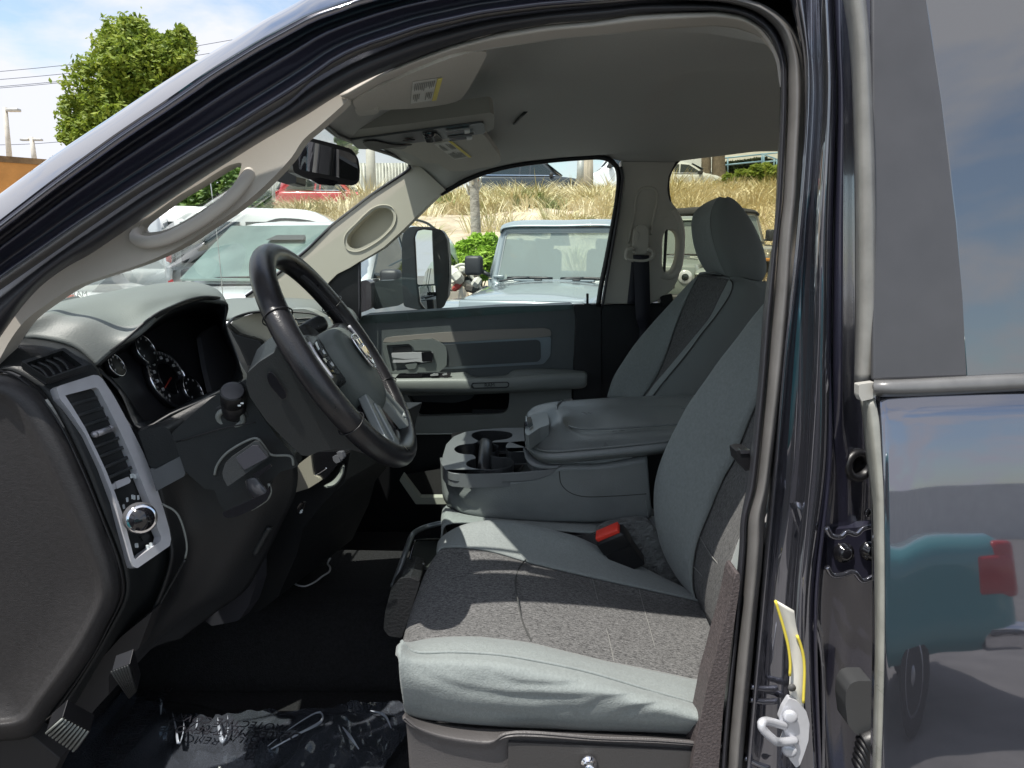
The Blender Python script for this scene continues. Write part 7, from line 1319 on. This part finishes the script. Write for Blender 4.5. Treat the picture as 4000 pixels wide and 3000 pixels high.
# silver cargo van, tail towards us at the left, and the camper roof behind
def van(label, loc, yaw, col, L=5.6, Wd=2.0, top=2.5, belt=1.35, text_=None, wins=True):
    p = cpaint('van_'+col[0], col[1]); h = L/2
    c = Car('cargo_van', label, 'van', loc, yaw, p, L, Wd, top, belt, zb=.4, tumble=.86, sections={'body': [(h, .85, .8), (h-.12, 1.0, .93), (h-.6, 1.15, .98), (h-.95, belt, 1), (0, belt, 1), (-h+.1, belt, 1), (-h, belt, .97)], 'cab': [(h-.8, belt), (h-1.55, top-.35), (h-2.0, top-.06), (h-2.5, top), (0, top), (-h+.25, top-.02), (-h+.08, top-.15), (-h+.01, belt)]}, whl=.36)
    c.quad('windshield', [(h-.86, -c.W*.84, belt+.04), (h-.86, c.W*.84, belt+.04), (h-1.62, c.hw(top-.4)*.9, top-.38), (h-1.62, -c.hw(top-.4)*.9, top-.38)], GLD, (.02, 0, .02))
    for sd_ in (-1, 1):
        c.side('side_window', [(h-1.05, belt+.03), (h-1.55, top-.55), (h-2.1, top-.5), (h-2.15, belt+.0)], sd_, GLD); c.box('side_mirror', (h-1.2, sd_*(c.W+.12), belt+.12), (.16, .16, .34), PLB, bevel=.04)
        tl_ = c.box('tail_lamp', (-h+.0, sd_*c.W*.93, 1.32), (.10, .13, .62), LAMPC, bevel=.03)
        c.box('lamp_lens', (-h-.02, sd_*c.W*.93, 1.52), (.10, .135, .18), TAIL, tl_, bevel=.03); c.box('lamp_lens', (-h-.02, sd_*c.W*.93, 1.10), (.10, .135, .16), TAIL, tl_, bevel=.03)
        c.side('door_seam', [(h-2.3, .5), (h-2.3, 2.1), (h-2.285, 2.1), (h-2.285, .5)], sd_, PLB, off=.03)
    for s in (-1, 1):
        if wins: c.box('rear_window', (-h-.01, s*.45, 1.75), (.03, .7, .5), GLD, bevel=.02)
    c.box('rear_bumper', (-h-.05, 0, .5), (.15, 1.9, .2), PLB, bevel=.04)
    if text_:
        U_ = c.d(-1, 0, 0) if text_[1] > 0 else c.d(1, 0, 0); text('van_lettering', text_[0], .42, c.t(text_[2], text_[1]*(c.hw(1.6)+.03), 1.62), U_, (0, 0, 1), mat('navy_print', (.03, .05, .12), .5), c.th, .004)
        MB().lathe(c.t(text_[2]+.05, text_[1]*(c.hw(2.0)+.0), 2.12), c.d(0, text_[1], 0), [(0, .22), (.03, .22)], 24).build('van_logo', mat('logo_blue', (.10, .28, .60), .4), c.th)
    return c
van('silver cargo van with its red and white tail lamp left of the large white SUV', (-8.42, 11.1, 0), pi+radians(20), ('silver', (.50, .54, .55)), top=2.3)
v3 = van('white passenger van with dark side windows behind the large white SUV', (-4.3, 13.4, 0), radians(6), ('white', (.80, .82, .80)), L=5.4, top=2.34)
for x0 in (-2.65, -1.55, -.45): v3.side('side_window', [(x0, 1.42), (x0, 2.12), (x0+1.0, 2.12), (x0+1.0, 1.42)], -1, GLD, off=.05)
van('white delivery van lettered BU at the top of the bank', (6.15, 33.2, 3.95), pi, ('white2', (.82, .85, .88)), L=6.0, top=2.7, text_=('BU', 1, -.2))
suv('parked_suv', 'dark grey SUV at the top of the bank, left of the white van', (.85, 32.2, 3.82), pi*0, ('darkgrey', (.055, .062, .07), .5), L=4.9)
suv('parked_suv', 'red SUV at the top of the bank in front of the corrugated fence', (-7.6, 30.5, 3.05), 0, ('red', (.55, .05, .06)), L=4.4)
suv('parked_sedan', 'white sedan on the bank below the interior mirror mount', (-9.6, 27.5, 2.1), 0, ('white', (.75, .78, .8)), L=4.5, top=1.42, belt=.92, kind='sedan', rails=False)
suv('parked_sedan', 'silver sedan whose hood shows over the bank grass in the rear side window', (7.3, 31.6, 3.95), 0, ('silver', (.6, .62, .62)), L=4.6, top=1.42, belt=.92, kind='sedan', rails=False)
# white truck, hood lettered, low at the left
wt_ = pickup('work_pickup', 'white work pickup whose lettered hood shows over the dash at far left', (-7.2, 9.6, -.1), radians(-4), ('white', (.82, .83, .81)), belt=1.45, top=2.0)
# its badge and phone stripe
sg = MB().box(wt_.t(1.65, -wt_.W-.012, 1.16), (.66, .006, .07), wt_.M.to_3x3()).build('phone_stripe', mat('stripe_red', (.6, .12, .07), .5), wt_.th)
text('phone_number', '760-782-2380', .085, wt_.t(1.65, -wt_.W-.018, 1.16), wt_.d(1, 0, 0), (0, 0, 1), WHT, sg, .001)
text('hood_badge', 'RAM', .10, wt_.t(2.05, -wt_.W-.012, 1.20), wt_.d(1, 0, 0), (0, 0, 1), mat('badge_grey', (.35, .35, .35), .3, .5), wt_.th, .003); text('hood_badge', '1500', .09, wt_.t(2.05, -wt_.W-.012, 1.09), wt_.d(1, 0, 0), (0, 0, 1), MT['badge_grey'], wt_.th, .003)
# things behind the viewer: seen only as reflections in paint and mirrors
tl = pickup('teal_pickup', 'old teal pickup behind the viewer, mirrored in the navy rear door', (-.15, -3.2, .0), pi, ('teal', (.06, .30, .31)), L=5.6)
for sd_ in (-1, 1):
    tl.box('side_tail_lamp', (-2.66, sd_*(tl.W*.985), 1.02), (.28, .06, .24), TAIL, bevel=.04); tl.box('bumper_end', (-2.78, sd_*(tl.W*.96), .60), (.42, .10, .20), CHR, bevel=.04)
suv('parked_suv', 'black SUV parked beyond the rear of the pickup, mirrored in the towing mirror', (5.6, 3.62, 0), pi/2*0, ('black', (.02, .02, .022), .3), L=4.8)
bb = thing('low_building', 'long pale building across the lot behind the viewer', 'building', (0, -45, 0)); MB().box((10, -48, 2.4), (90, 6, 4.8)).build('wall', WALLW, bb, smooth=False)
# antenna and cowl of our pickup, open front door
tube('antenna', [px(452, 372, 2.36), px(470, 520, 2.36), px(487, 700, 2.36)], .0016, mat('antenna_metal', (.5, .52, .5), .3, .6), TR, seg=6, n=10)
plate('cowl_grille', [(60, 668), (95, 655), (160, 640), (180, 660), (100, 690), (60, 690)], [], YP(1.75), .02, BLK, TR)
tube('wiper_arm', S(None, [(80, 660), (120, 655), (160, 650), (200, 655)], 1.8), .006, BLK, TR, seg=8, n=12)
fdm = MB(); R_d = rot('Z', radians(8)); fdm.box((-.95, .15, 1.02), (.10, 1.05, .86), R_d); fdo = fdm.build('front_door', PAINT, TR, bevel=.02)
tube('door_frame', [Vector((-1.0, .62, 1.45)), Vector((-.97, .3, 1.83)), Vector((-.93, .05, 1.9)), Vector((-.88, -.30, 1.88)), Vector((-.86, -.36, 1.45))], .03, PAINT, fdo, seg=8, n=40)
